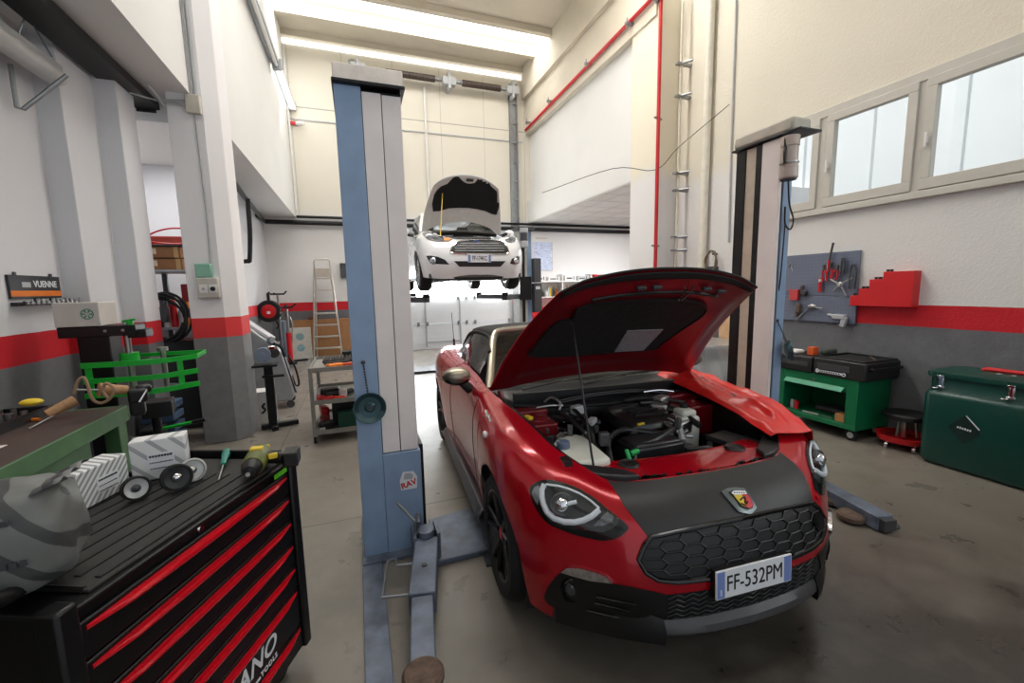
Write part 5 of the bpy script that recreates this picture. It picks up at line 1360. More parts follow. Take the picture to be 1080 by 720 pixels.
hbx = at(136.4, 469, y=at(140, 510, z=ZC).y).z - ZC
carton('parts_box', 'tall white parts box with grey diagonal stripes on the tool chest', (140, 510), (199, 499), hbx * 1.04, .07, M_pk1, 3, (.30, .78, .22, .66))
carton('parts_box', 'small white parts box with fine grey stripes, beside the wrapped parcel', (84, 541), (138, 512), .118, .08, M_pk2, 3, (.36, .78, .22, .66))
# wrapped parcel
M_film = stripes('wrapped_parcel', (100, 102, 100), (58, 60, 60), 15, (0.3, .65, .1), .7)
pc = thing('wrapped_parcel', 'bulging grey parcel in printed plastic film at the left edge', 'parcel', (-.80, 1.20, ZC), .15)
b = MB(); rows = []; random.seed(9)
for i in range(21):
    t = -1 + 2 * i / 20; row = []
    for k in range(40):
        a = 2 * PI * k / 40; sx_ = abs(math.cos(a)) ** .55 * (1 if math.cos(a) > 0 else -1); sz_ = abs(math.sin(a)) ** .6 * (1 if math.sin(a) > 0 else -1)
        f = (1 - abs(t) ** 3.2) ** .45 if abs(t) < 1 else 0.02
        w_ = 1 + .025 * math.sin(5 * a + 7 * t) + .018 * math.sin(11 * a - 9 * t)
        row.append((.165 * sx_ * (.25 + .75 * f) * w_, .115 * t, .125 + .122 * sz_ * (.12 + .88 * f) * w_))
    rows.append(row)
V_ = b.grid(rows, closev=True); b._f(V_[0]); b._f(V_[-1]); b.build('film_body', M_film, pc, sharp=70)
b = MB(); rows = [[(.115 + .05 * t, -.07 + .02 * k, .232 + .02 * t + .008 * math.sin(k * 2.2)) for k in range(9)] for t in (0, .5, 1)]; b.grid(rows); b.build('film_end', M_film, pc, solid=.0015)
for (x, z, s_) in ((-.08, .18, 1), (.03, .19, 1), (-.05, .10, .8), (.06, .10, .8)):
    b = MB()
    for q in range(4): b.box((x + q * .018 * s_, -.112, z), (x + q * .018 * s_ + .012 * s_, -.109, z + .012))
    b.build('film_print', M_dgrey, pc)
# pulleys
def pulley(label, px_, r, col, tilt, rimcol, hubm):
    c = at(px_[0], px_[1], z=ZC)
    v = V3((EYE.x - c.x, EYE.y - c.y, 0)).normalized(); ax = (v + V3((.25, 0, tilt))).normalized()
    t = thing('belt_pulley', label, 'pulley', c, 0, 'belt pulleys on the tool chest')
    M = Matrix.Translation(V3((0, 0, r + .001)) - ax * .012) @ ax.to_track_quat('Z', 'Y').to_matrix().to_4x4()
    b = MB(); b.lathe([(r * .80, -.012), (r, -.012), (r, -.008), (r * .94, -.005), (r, -.002), (r * .94, .001), (r, .004), (r, .012), (r * .86, .014), (r * .80, .008)], M, 36); b.build('rim', rimcol, t)
    b = MB(); b.lathe([(0, .006), (r * .3, .006), (r * .34, .002), (r * .82, .006), (r * .82, -.008), (0, -.008)], M, 36); b.build('disc', col, t)
    b = MB(); b.lathe([(0, .016), (r * .16, .015), (r * .30, .010), (r * .32, .004)], M, 24); b.build('hub', hubm, t)
M_pg = mat('pulley_grey', (178, 178, 176), .4, .3, var=.1)
pulley('grey belt pulley with black rim in front of the small striped box', (146, 527), .038, M_pg, .25, M_rub, M_dgrey)
pulley('black belt pulley with a shiny hub in front of the tall striped box', (189, 517), .044, M_black, .25, M_rub, M_chrome)
pulley('pale metal pulley disc leaning at the corner of the tall box', (205, 507), .040, M_pg, .35, M_pg, M_steel)
# impact wrench and screwdriver
M_olive = mat('olive_plastic', (92, 98, 40), .45)
p0 = at(264, 508, z=ZC) + V3((0, 0, .036)); p1 = at(282, 478, z=ZC) + V3((0, 0, .045))
iw = thing('impact_wrench', 'olive and black cordless impact wrench lying on the tool chest', 'power tool', (p0.x, p0.y, ZC)); o_ = V3((p0.x, p0.y, ZC))
q0, q1 = p0 - o_, p1 - o_; dq = (q1 - q0).normalized()
b = MB(); b.tube([q0, q0 + dq * .02, q0 + dq * .05, q0 + dq * .10], [.020, .030, .034, .034], 18); b.build('gear_nose', M_black, iw)
b = MB(); b.cyl(q0 - dq * .022, q0, .008, 12); b.build('anvil', M_chrome, iw)
b = MB(); b.tube([q0 + dq * .04, q0 + dq * .06, q0 + dq * .16, q0 + dq * .19], [.035, .038, .038, .030], 18); b.build('motor_body', M_olive, iw)
sd = V3((dq.y, -dq.x, 0))
b = MB(); b.tube([q0 + dq * .13, q0 + dq * .13 + sd * .04 - V3((0, 0, .008)), q0 + dq * .11 + sd * .09 - V3((0, 0, .010))], [.024, .021], 14, smooth=3); b.build('grip', M_black, iw, sharp=50)
b = MB(); b.cbox(q0 + dq * .12 + sd * -.0 + V3((0, 0, .036)), (.03, .04, .012), math.atan2(dq.y, dq.x)); b.cbox(q0 + dq * .10 + sd * .055 + V3((0, 0, .008)), (.03, .012, .02), .3); b.build('switch', M_yellow, iw, bevel=.003)
b = MB(); b.cbox(q0 + dq * .115 + sd * .115 - V3((0, 0, .010)), (.08, .05, .055), math.atan2(dq.y, dq.x)); b.build('battery', M_black, iw, bevel=.006)
b = MB(); b.cbox(q0 + dq * .185, (.012, .06, .05), math.atan2(dq.y, dq.x)); b.build('rear_stripe', M_yellow, iw, bevel=.004)
p0 = at(231, 508, z=ZC) ; p1 = at(240, 478, z=ZC)
sd_ = thing('screwdriver', 'teal handled screwdriver beside the impact wrench', 'screwdriver', (p0.x, p0.y, ZC)); q1 = p1 - V3((p0.x, p0.y, ZC)); q1.z = .014; q0 = V3((0, 0, .006)); d_ = (q1 - q0)
b = MB(); b.cyl(q0, q0 + d_ * .5, .0035, 10); b.build('blade', M_steel, sd_)
b = MB(); b.tube([q0 + d_ * .48, q0 + d_ * .53, q0 + d_ * .62, q0 + d_ * .8, q0 + d_ * .95, q0 + d_], [.008, .012, .010, .015, .014, .006], 12); b.build('handle', mat('teal_grip', (20, 128, 112), .4), sd_)
# --- workbench
wb_ = thing('workbench', 'green steel workbench with a worn brown top along the left wall', 'workbench', (-1.73, 2.0, 0))
M_bgreen = mat('bench_green', (66, 104, 66), .5, .1, var=.15)
o_ = V3((1.73, -2.0, 0))
def wbx(name, m, *bx, bevel=.004):
    b = MB()
    for lo, hi in bx: b.box(V3(lo) + o_, V3(hi) + o_)
    return b.build(name, m, wb_, bevel=bevel)
wbx('bench_top', mat('bench_top', (60, 46, 40), .55, var=.3, scale=5, rvar=.15), ((-2.09, .4, .835), (-1.385, 3.22, .866)))
wbx('front_rail', M_bgreen, ((-1.385, .4, .775), (-1.372, 3.22, .868)))
wbx('end_rail', M_bgreen, ((-2.09, 3.22, .775), (-1.372, 3.233, .868)))
for x0, x1 in ((-1.46, -1.385), (-2.08, -2.0)):
    for y0, y1 in ((3.12, 3.21), (.5, .58)): wbx('leg', M_bgreen, ((x0, y0, 0), (x1, y1, .835)))
dc = wbx('drawer_box', M_bgreen, ((-2.0, 2.25, .50), (-1.40, 2.86, .78)))
b = MB(); b.cyl(V3((-1.40, 2.55, .70)) + o_, V3((-1.385, 2.55, .70)) + o_, .012); b.build('drawer_knob', M_dsteel, dc)
wbx('lower_shelf', M_bgreen, ((-2.05, .5, .22), (-1.45, 3.15, .25)))
rb('wooden_plank', 'bare brown plank on the lower shelf under the green bench', 'plank', (-1.9, 1.0, .25), (-1.45, 2.9, .29), mat('plank_wood', (120, 84, 56), .7, var=.2))
ZB = .866
def lie(px0, px1, z=ZB): return at(*px0, z=z), at(*px1, z=z)
# wrapped handle tool
M_tan = mat('tan_wrap', (168, 130, 92), .75, var=.15, scale=60, bump=.2)
a0 = at(49, 437, z=.90); a1 = at(79, 422, y=3.10)
ho = thing('taped_grip_tool', 'tan tape-wrapped handle lying on the workbench', 'tool handle', (a0.x, a0.y, ZB)); o2 = V3((a0.x, a0.y, ZB))
b = MB(); b.tube([a0 - o2, (a0 - o2).lerp(a1 - o2, .5), a1 - o2], [.024, .030], 16); b.build('wrapped_grip', M_tan, ho)
b = MB(); q = at(30, 452, z=ZB + .006) - o2; b.cyl((a0 - o2).lerp(a1 - o2, .3) - V3((0, 0, .024)), q, .0045, 8); b.build('steel_rod', M_steel, ho)
a0 = at(104, 411, y=2.98); a1 = at(134, 411, y=3.05)
hg = thing('taped_torch', 'tan wrapped tool with a coiled cord and thin steel nozzle on the workbench', 'hand tool', (a0.x, a0.y, ZB)); o2 = V3((a0.x, a0.y, ZB))
q0, q1 = a0 - o2, a1 - o2
b = MB(); b.tube([q0, q0.lerp(q1, .15), q0.lerp(q1, .5), q0.lerp(q1, .55), q1], [.030, .043, .040, .026, .026] and [.04, .026], 16); b.build('wrapped_body', M_tan, hg)
b = MB(); q = at(81, 411, y=2.95) - o2; b.cyl(q0, q, .006, 8); b.build('nozzle', M_steel, hg)
b = MB(); pts = [at(*p_, y=2.95) - o2 for p_ in ((78, 415), (82, 402), (88, 398), (92, 405), (97, 420), (106, 425), (116, 420), (120, 410), (112, 404), (108, 412), (114, 420))]; b.tube(pts, .008, 8, smooth=4); b.build('cord', mat('tan_cord', (150, 122, 96), .8), hg)
b = MB(); c = at(146, 416, y=3.08) - o2; b.cbox(c, (.09, .12, .08), .3); b.cbox(c + V3((-.01, .0, -.06)), (.07, .09, .12), .3); b.cbox(c + V3((.02, .02, .03)), (.07, .06, .05), .6); b.build('motor_block', M_black, hg, bevel=.015)
b = MB(); q = at(155, 411, y=2.98) - o2; r_ = at(147, 424, y=2.94) - o2; b.cyl(q, r_, .005, 8); b.build('lever', M_chrome, hg)
# black tray of loose sockets
tr = thing('socket_tray', 'black tray of loose sockets at the back of the workbench', 'tray', (-1.93, 2.84, ZB))
b = MB(); b.box((-.15, -.42, 0), (.22, .36, .012)); b.box((-.15, -.42, 0), (-.14, .36, .05)); b.box((.21, -.42, 0), (.22, .36, .05)); b.box((-.15, -.42, 0), (.22, -.41, .05)); b.box((-.15, .35, 0), (.22, .36, .05)); b.build('tray', M_black, tr)
random.seed(21)
for k in range(34):
    c = V3((random.uniform(-.11, .18), random.uniform(-.38, .32), .013)); r_ = random.uniform(.012, .02); h_ = random.uniform(.03, .055)
    b = MB(); b.lathe([(r_ * .6, h_ - .008), (r_ * .6, h_), (r_, h_), (r_, 0), (0, 0)], TRS(c), 12); s_ = b.build('socket', M_steel if k % 4 else M_dsteel); s_.location = (-1.93, 2.84, ZB); tag(s_, 'small steel socket lying loose in the black tray on the workbench', 'socket', 'loose sockets in the black tray')
b = MB(); c = at(33, 422, z=.93); b.ball((0, 0, 0), (.05, .035, .02), 16, 8); o = b.build('sanding_pad', M_yellow); o.location = at(33, 424, y=2.98); tag(o, 'small yellow oval pad on the sockets in the black tray', 'pad')
a0, a1 = lie((42, 442), (22, 443), ZB + .012)
b = MB(); b.tube([a0, a0.lerp(a1, .7), a1], [.008, .012], 10); tag(b.build('orange_punch', M_orange), 'orange handled punch lying beside the tan handle', 'punch')
rb('paper_scrap', 'white paper scrap at the left end of the workbench top', 'paper', (-1.66, 2.44, ZB), (-1.56, 2.58, ZB + .002), M_white, 0)
# --- spring compressor
M_bgrn = mat('bright_green', (24, 172, 52), .35, var=.04)
scp = thing('spring_compressor', 'black spring compressor stand with a bright green three-bar guard', 'spring compressor', (-1.72, 3.86, 0))
o_ = V3((1.72, -3.86, 0)); sp_ = lambda *p: V3(p) + o_
b = MB(); b.box(sp_(-1.84, 3.78, 0), sp_(-1.66, 3.95, 1.31)); b.build('column', M_blackmetal, scp, bevel=.006)
b = MB(); b.box(sp_(-1.95, 3.70, 0), sp_(-1.35, 4.10, .04)); b.build('base_plate', M_blackmetal, scp, bevel=.005)
b = MB(); b.box(sp_(-1.92, 3.74, 1.26), sp_(-1.49, 3.90, 1.335)); b.box(sp_(-1.55, 3.76, 1.24), sp_(-1.44, 3.88, 1.30)); b.build('top_arm', M_blackmetal, scp, bevel=.006)
b = MB()
for x in (-1.66, -1.56): b.cyl(sp_(x, 3.735, 1.30), sp_(x, 3.74, 1.30), .010, 12)
b.cyl(sp_(-1.575, 3.82, .75), sp_(-1.575, 3.82, 1.36), .02, 14); b.cyl(sp_(-1.44, 4.0, .8), sp_(-1.44, 4.0, 1.13), .018, 12); b.cyl(sp_(-1.44, 4.0, 1.11), sp_(-1.44, 4.0, 1.14), .035, 14); b.build('spindle', M_steel, scp)
b = MB(); b.cyl(sp_(-1.575, 3.82, 1.04), sp_(-1.575, 3.82, 1.13), .055, 18); b.tube([sp_(-1.575, 3.82, 1.05), sp_(-1.45, 3.8, 1.06), sp_(-1.40, 3.8, 1.05)], .02, 8); b.build('spring_seat', M_bgrn, scp)
b = MB(); b.cyl(sp_(-1.54, 3.80, 1.335), sp_(-1.54, 3.80, 1.37), .02); b.tube([sp_(-1.58, 3.8, 1.36), sp_(-1.5, 3.78, 1.372)], .008, 8); b.build('crank', M_bgrn, scp)
def bar3(b, pts, w, h):
    P = [V3(p) for p in pts]; rows = []
    for i, p in enumerate(P):
        t = (P[min(i + 1, len(P) - 1)] - P[max(i - 1, 0)]); t.z = 0; t.normalize(); n = V3((-t.y, t.x, 0)) * w / 2; u = V3((0, 0, h / 2))
        rows.append([p - n - u, p + n - u, p + n + u, p - n + u])
    V_ = b.grid(rows, closev=True); b._f(V_[0]); b._f(V_[-1])
for z in (1.075, .965, .865):
    b = MB(); bar3(b, [sp_(-1.78, 3.66, z), sp_(-1.60, 3.64, z), sp_(-1.40, 3.64, z), sp_(-1.30, 3.69, z), sp_(-1.17, 3.82, z)], .012, .036)
    if z > 1: bar3(b, [sp_(-1.17, 3.82, z), sp_(-1.19, 4.1, z), sp_(-1.62, 4.1, z)], .012, .030)
    b.build('guard_bar', M_bgrn, scp)
for x, y, z0 in ((-1.255, 3.735, .86), (-1.75, 3.662, .86)):
    b = MB(); b.cbox(sp_(x, y + .01, .97), (.035, .012, .24), .5 if x > -1.5 else 0); b.build('guard_upright', M_bgrn, scp)
b = MB(); b.cbox(sp_(-1.45, 3.84, .70), (.18, .16, .12), .2); b.tube([sp_(-1.5, 3.9, .66), sp_(-1.48, 3.88, .3), sp_(-1.5, 3.9, .06)], .03, 10); b.build('jack_body', M_black, scp, bevel=.01)
wbx_ = thing('white_carton', 'dusty white carton with green round symbol on top of the spring compressor', 'box', (-1.79, 3.83, 1.336))
b = MB(); b.box((-.125, -.11, 0), (.12, .12, .165)); b.build('carton', mat('carton_white', (196, 190, 184), .7, var=.08, scale=8), wbx_, bevel=.005)
b = MB(); Mx = TRS((.055, -.112, .085), rx=PI / 2)
b.lathe([(.036, 0), (.036, .0015), (.031, .0015), (.031, 0)], Mx, 28)
for k in range(6):
    a = PI * k / 3; b.prism([(.006 * math.cos(a), .006 * math.sin(a)), (.028 * math.cos(a - .25), .028 * math.sin(a - .25)), (.028 * math.cos(a + .15), .028 * math.sin(a + .15))], 0, .0015, Mx)
b.build('green_symbol', mat('symbol_green', (20, 130, 92), .5), wbx_)
# --- wall sign with bits
sg = thing('tool_sign', 'black wall sign reading VUENNE above a row of tool bits', 'sign', (-2.095, 3.93, 1.61))
Mx = Matrix(((0, 0, 1, 0), (1, 0, 0, 0), (0, 1, 0, 0), (0, 0, 0, 1)))
b = MB(); b.box((-.004, -.25, -.075), (.012, .25, .08)); b.build('board', mat('sign_black', (36, 38, 44), .4), sg, bevel=.002)
b = MB(); b.box((.012, -.25, -.06), (.0135, .25, -.022)); b.build('orange_band', M_orange, sg)
b = MB(); text_mesh('VUENNE', .062, Matrix.Translation((.0125, .09, .022)) @ Mx, b, bold=.0015); b.build('sign_lettering', M_platew, sg)
b = MB(); b.box((.012, -.14, .0), (.0135, -.06, .035)); b.build('sign_label', M_lgrey, sg)
for y in (-.18, .17):
    b = MB(); b.box((0, y - .01, .08), (.01, y + .01, .10)); b.build('hanger', M_dgrey, sg)
rk = thing('bit_holder', 'dark wall rail holding a dense row of steel bits below the black sign', 'tool rail', (-2.09, 3.95, 1.50))
b = MB(); b.box((-.005, -.27, -.012), (.03, .40, .012)); b.build('rail', M_black, rk, bevel=.003)
random.seed(4)
for k in range(38):
    y = -.255 + k * .0172; hh_ = random.uniform(.012, .038); b = MB(); b.cyl((.055 + .012 * (k % 3), y, -.004), (.055 + .012 * (k % 3), y, hh_), .0065, 8); b.cyl((.02, y, 0), (.055 + .012 * (k % 3), y, 0), .003, 6)
    s_ = b.build('tool_bit', M_steel if k % 3 else M_blackmetal); s_.location = (-2.09, 3.95, 1.50); tag(s_, 'short steel bit standing in the dark wall rail below the black sign', 'tool bit', 'steel bits in the wall rail')
# --- alcove shelf and contents
sh = thing('shelf_rack', 'grey metal shelf rack in the dark alcove behind the left pillar', 'shelf', (-2.15, 6.0, 0))
for z in (1.815, 1.18, .55):
    b = MB(); b.box((-.5, -.28, z - .025), (.45, .30, z)); b.build('shelf_board', M_galv, sh, bevel=.003)
for x in (-.49, .0, .43):
    for y in (-.28, .28):
        b = MB(); b.box((x - .025, y - .02, 0), (x + .025, y + .02, 1.82)); b.build('upright', M_dgrey, sh)
M_wood = mat('crate_wood', (138, 92, 58), .75, var=.2, scale=8)
for k, (z, w_, lab) in enumerate(((1.815, .58, 'brown wooden crate with paper labels on the top shelf'), (1.945, .56, 'brown wooden crate stacked upper on the top shelf'))):
    t = thing('wooden_crate', lab, 'crate', (-2.08, 5.95, z)); b = MB(); b.box((-w_ / 2, -.2, 0), (w_ / 2, .2, .12)); b.build('crate_body', M_wood, t, bevel=.006)
    b = MB()
    for x in (-w_ / 2 + .02, w_ / 2 - .06): b.box((x, -.208, 0), (x + .04, -.2, .12))
    b.build('batten', mat('crate_batten', (176, 142, 92), .7), t)
    b = MB(); b.box((-.16, -.2045, .04), (.06, -.2, .10)); b.build('paper_label', mat('paper', (206, 186, 156), .8), t)
rb('dark_tray', 'thin black tray lying on the wooden crates', 'tray', (-2.38, 5.72, 2.066), (-1.76, 6.1, 2.085), M_black)
rb('red_case', 'orange-red case on top of the wooden crates', 'case', (-2.18, 5.85, 2.086), (-1.80, 6.05, 2.19), mat('case_red', (170, 58, 36), .5), .01)
b = MB(); b.tube([(-2.12, 5.8, 2.16), (-2.0, 5.78, 2.23), (-1.85, 5.8, 2.27), (-1.72, 5.84, 2.25), (-1.75, 5.84, 2.12), (-1.95, 5.76, 2.10), (-2.1, 5.8, 2.13)], .009, 8, smooth=5, closed=True); tag(b.build('red_hose', M_redp), 'thin red hose looped over the orange-red case', 'hose')
hc = thing('hose_coil', 'big black coil of hose hanging in front of the alcove shelf', 'hose', (-1.98, 5.6, 1.29))
random.seed(2)
b = MB(); pts = []
for k in range(150):
    a = 2 * PI * k / 25; r_ = .235 + .02 * math.sin(k * .37) - .001 * (k % 40); pts.append((r_ * math.cos(a), .05 * math.sin(k * .21), r_ * 1.12 * math.sin(a)))
b.tube(pts, .014, 8); b.build('coiled_hose', M_rub, hc)
b = MB(); b.cyl((0, .02, 0), (0, .10, 0), .03); b.cyl((0, .02, .18), (0, .12, .18), .02); b.box((-.03, .05, -.05), (.03, .10, .25)); b.build('hose_hook', M_dgrey, hc)
random.seed(14)
cols = [M_yellow, M_lgrey, M_redp, M_dgrey, M_white, M_redp, M_lgrey, M_orange]
labs = ['yellow oil bottle standing leftmost on the middle alcove shelf', 'grey can beside the yellow bottle on the alcove shelf', 'red can behind the hose coil on the alcove shelf', 'dark can in the middle of the alcove shelf', 'white spray can behind the hose coil', 'red spray can with steel cap right of the coil', 'grey spray can at the right of the alcove shelf', 'orange can at the far right of the alcove shelf']
for k in range(8):
    x = -2.28 + k * .068; r_ = .031; h_ = .20 + .05 * (k % 3); b = MB(); b.lathe([(0, h_ + .03), (.012, h_ + .03), (.014, h_), (r_, h_ - .03), (r_, 0), (0, 0)], None, 16); t = b.build('bottle', cols[k]); t.location = (x, 5.80, 1.18); tag(t, labs[k], 'bottle', 'bottles on the alcove shelf')
rb('dark_red_box', 'dark red plastic box on the alcove shelf beside the pillar', 'box', (-1.90, 5.95, 1.181), (-1.76, 6.2, 1.66), mat('wine_red', (140, 10, 26), .5), .008)
rb('dark_clutter_box', 'black box standing for dark clutter on the lowest alcove shelf', 'crate', (-2.11, 5.76, .551), (-1.76, 6.2, 1.02), M_black, .012)  # plain boxes stand in for indistinct dark clutter
rb('dark_clutter_box', 'black box standing for dark clutter on the floor of the alcove', 'crate', (-2.11, 5.76, 0), (-1.76, 6.2, .50), M_black, .012)
rb('dark_clutter_box', 'black box standing for dark clutter on the lower alcove shelf, further left', 'crate', (-2.60, 5.76, .551), (-2.19, 6.2, 1.0), M_black, .012)
t = thing('blue_crate', 'slatted blue plastic crate on the floor beside the spring compressor', 'crate', (-1.72, 4.62, 0))
b = MB()
for z in (.02, .12, .22, .32, .42, .52): b.box((-.12, -.12, z), (.12, .12, z + .06))
b.build('crate_wall', mat('crate_blue', (56, 78, 104), .5), t, bevel=.004)
b = MB(); b.cyl((-.75, 0, 0), (-.55, 0, .02), .016, 10); b.cyl((-.58, 0, .018), (-.40, .0, .03), .02, 10)
t = thing('floor_jack_handle', 'green handled lever sticking out beside the left pillar foot', 'lever', (-1.55, 4.35, .40))
b = MB(); b.cyl((-.10, 0, 0), (.14, -.02, .035), .014, 10); b.build('lever_bar', M_bgrn, t)
b = MB(); b.cyl((.14, -.02, .035), (.24, -.03, .05), .018, 10); b.build('lever_grip', M_black, t)
b = MB(); b.box((-.22, -.10, -.40), (-.08, .10, .03)); b.build('jack_base', M_black, t, bevel=.02)
# --- boxes on the pillar
jb = thing('junction_box', 'beige junction box high on the left pillar with cables', 'junction box', (-1.335, 5.05, 3.32))
b = MB(); b.box((-.06, -.055, -.085), (.06, 0, .085)); b.build('box_cover', mat('box_beige', (204, 198, 184), .5), jb, bevel=.008)
b = MB()
for k in range(3): b.tube([(-.06, -.03, -.02 + .025 * k), (-.20, -.035, -.01 + .012 * k), (-.28, -.03, 0), (-.42, -.2, -.02)], .007, 6)
for x in (.0, .024): b.tube([(x, -.012, .085), (x, -.012, 1.2), (x, -.012, 3.6)], .010, 8)
b.tube([(.0, -.012, -.085), (.01, -.012, -1.0), (.0, -.012, -1.50)], .009, 8); b.build('conduit', M_lgrey, jb)
sk = thing('socket_box', 'grey wall socket box with green transparent lid on the left pillar', 'socket', (-1.37, 5.05, 1.60))
b = MB(); b.box((-.09, -.07, -.10), (.09, 0, .10)); b.build('socket_body', mat('socket_grey', (192, 188, 178), .5), sk, bevel=.01)
b = MB(); b.box((-.095, -.055, .10), (.045, 0, .24)); b.build('green_lid', mat('lid_green', (134, 186, 164), .25), sk, bevel=.012)
b = MB(); b.box((-.07, -.078, -.05), (.0, -.07, .03)); b.box((.012, -.078, -.05), (.08, -.07, .03)); b.build('socket_frame', M_white, sk, bevel=.004)
b = MB(); b.cyl((.045, -.085, -.01), (.045, -.07, -.01), .022); b.build('socket_hole', M_black, sk)
b = MB(); b.cyl((-.035, -.083, -.01), (-.035, -.07, -.01), .012); b.build('switch_knob', M_steel, sk)
# --- bench grinder on pedestal
gr_ = thing('pedestal_grinder', 'bench grinder with grey wheel on a black pedestal behind the pillar', 'grinder', (-.98, 5.38, 0))
b = MB(); b.box((-.045, -.045, .03), (.045, .045, .72)); b.build('pedestal', M_blackmetal, gr_, bevel=.005)
b = MB(); b.cbox((.06, 0.02, .03), (.38, .07, .05), .25); b.cbox((0, 0, .03), (.30, .07, .05), .25 + PI / 2); b.build('foot', M_blackmetal, gr_, bevel=.006)
b = MB(); b.box((-.15, -.09, .72), (.10, .10, .745)); b.box((-.06, -.08, .60), (.16, -.02, .625)); b.build('tool_rest', M_blackmetal, gr_, bevel=.004)
b = MB(); b.tube([(-.02, -.05, .85), (-.02, .16, .85)], .065, 20); b.build('motor', M_lgrey, gr_)
b = MB(); M = TRS((-.03, -.09, .865), rx=PI / 2); b.lathe([(0, .022), (.02, .022), (.022, .014), (.075, .014), (.08, .008), (.08, -.014), (0, -.014)], M, 32); b.build('grinding_wheel', mat('wheel_blue', (122, 136, 156), .55), gr_)
b = MB(); b.cyl((.075, -.05, .87), (.075, .06, .87), .055, 20); b.build('wire_wheel', M_dsteel, gr_)
b = MB(); b.cbox((.05, -.06, .93), (.07, .06, .05), .4); b.build('eye_guard', M_chrome, gr_, bevel=.01)
t = thing('white_carton', 'white carton with black mark standing behind the grinder pedestal', 'box', (-1.16, 5.75, 0)); b = MB(); b.box((-.10, -.12, 0), (.10, .12, .38)); b.build('carton', M_white, t, bevel=.005)
b = MB(); b.tube([(.02, -.121, .12), (.06, -.121, .16), (.03, -.121, .20), (.06, -.121, .24)], .012, 6, smooth=3); b.build('black_mark', M_ink, t)
# --- air conditioning service unit
ac = thing('service_machine', 'silver grey wheeled air-conditioning service machine behind the grinder', 'machine', (-1.12, 6.45, 0), .1)
prof = [(-.36, .10), (.20, .10), (.24, .16), (.12, .78), (.06, .86), (-.10, 1.00), (-.30, 1.20), (-.38, 1.20), (-.42, 1.0)]
MX = Matrix(((1, 0, 0, 0), (0, 0, 1, 0), (0, 1, 0, 0), (0, 0, 0, 1)))
b = MB(); b.prism(prof, -.22, .22, MX); b.build('cabinet', mat('machine_silver', (164, 168, 172), .35, .5), ac, bevel=.02)
b = MB(); b.prism([(-.33, 1.21), (-.12, 1.03), (.03, .905), (.05, .93), (-.10, 1.06), (-.30, 1.235)], -.18, .18, MX); pn = b.build('console', mat('console_grey', (196, 198, 200), .4), ac, bevel=.006)
b = MB(); b.cbox((-.20, -.02, 1.135), (.14, .2, .01), 0, 0, .70); b.build('screen', M_dgrey, pn)
b = MB(); b.prism([(.245, .18), (.262, .18), (.14, .74), (.125, .72)], -.14, .14, MX); b.build('side_trim', M_dgrey, ac)
b = MB(); b.tube([(.20, -.23, .72), (.27, -.24, .55), (.30, -.2, .32), (.26, -.1, .28), (.22, .0, .4)], .012, 8, smooth=5); b.tube([(.0, -.22, .9), (.12, -.24, .84), (.16, -.24, .7)], .02, 8, smooth=4); b.build('service_hose', M_black, ac)
b = MB(); b.cyl((.02, -.20, .93), (.02, -.26, .93), .045, 16); b.cyl((.10, -.20, .88), (.10, -.25, .88), .03, 16); b.build('gauge', M_chrome, ac)
for x in (-.28, .18):
    for y in (-.19, .19):
        b = MB(); b.cyl((x, y - .02, .05), (x, y + .02, .05), .05, 18); b.build('castor', M_dgrey, ac)
rb('black_cabinet', 'black cabinet half hidden behind the left pillar', 'cabinet', (-1.54, 5.72, 0), (-1.34, 5.95, 1.1), M_black, .01)
# --- hose reel on far left wall
hr = thing('hose_reel', 'red and black round hose reel on the far left wall', 'hose reel', at(284, 328, x=-1.66))
M = TRS((0, 0, 0), rx=PI / 2)
b = MB(); b.lathe([(.12, -.07), (.20, -.07), (.22, -.05), (.21, 0), (.22, .05), (.20, .07), (.12, .07)], M, 32); b.build('hose_drum', M_rub, hr)
b = MB(); b.lathe([(0, .085), (.06, .085), (.135, .072), (.14, -.072), (0, -.085)], M, 28); b.build('red_disc', M_redp, hr)
b = MB(); b.box((-.03, -.09, -.05), (.03, -.086, -.0)); b.build('reel_label', M_platew, hr)
b = MB(); b.box((-.19, -.03, -.05), (.0, .03, .05)); b.box((-.02, -.03, 0), (.03, .03, .36)); b.build('bracket', M_blackmetal, hr)
b = MB(); b.tube([(.1, 0, -.18), (.14, 0, -.3), (.1, 0, -.36)], .015, 8, smooth=3); b.build('hose_end', M_rub, hr)
# --- jacks
tj = thing('transmission_jack', 'red gearbox jack with black forked saddle by the back wall', 'jack', (-1.36, 9.75, 0))
for a in (.4, 1.97, 3.54, 5.11):
    b = MB(); b.cbox((.17 * math.cos(a), .17 * math.sin(a), .12), (.32, .06, .045), a); b.build('leg', M_black, tj, bevel=.005)
    b = MB(); b.cyl((.31 * math.cos(a), .31 * math.sin(a) - .015, .05), (.31 * math.cos(a), .31 * math.sin(a) + .015, .05), .05, 16); b.build('castor', M_lgrey, tj)
b = MB(); b.cyl((0, 0, .12), (0, 0, .72), .05, 18); b.build('cylinder', M_redp, tj)
b = MB(); b.cyl((0, 0, .72), (0, 0, 1.2), .028, 14); b.build('piston', M_steel, tj)
b = MB(); b.tube([(-.18, 0, 1.30), (-.10, 0, 1.24), (.10, 0, 1.24), (.18, 0, 1.31)], .02, 8); b.tube([(0, -.14, 1.28), (0, 0, 1.23), (0, .14, 1.28)], .02, 8); b.build('saddle', M_black, tj)
b = MB(); b.tube([(0.05, 0, .5), (.09, -.02, .9), (.05, 0, 1.05)], .012, 8); b.build('pump_lever', M_steel, tj)
pj_ = thing('prop_stand', 'tall grey prop stand with black forked head beside the gearbox jack', 'stand', (-1.53, 9.95, 0))
b = MB(); b.cyl((0, 0, .05), (0, 0, 1.5), .022, 12); b.build('pole', M_galv, pj_)
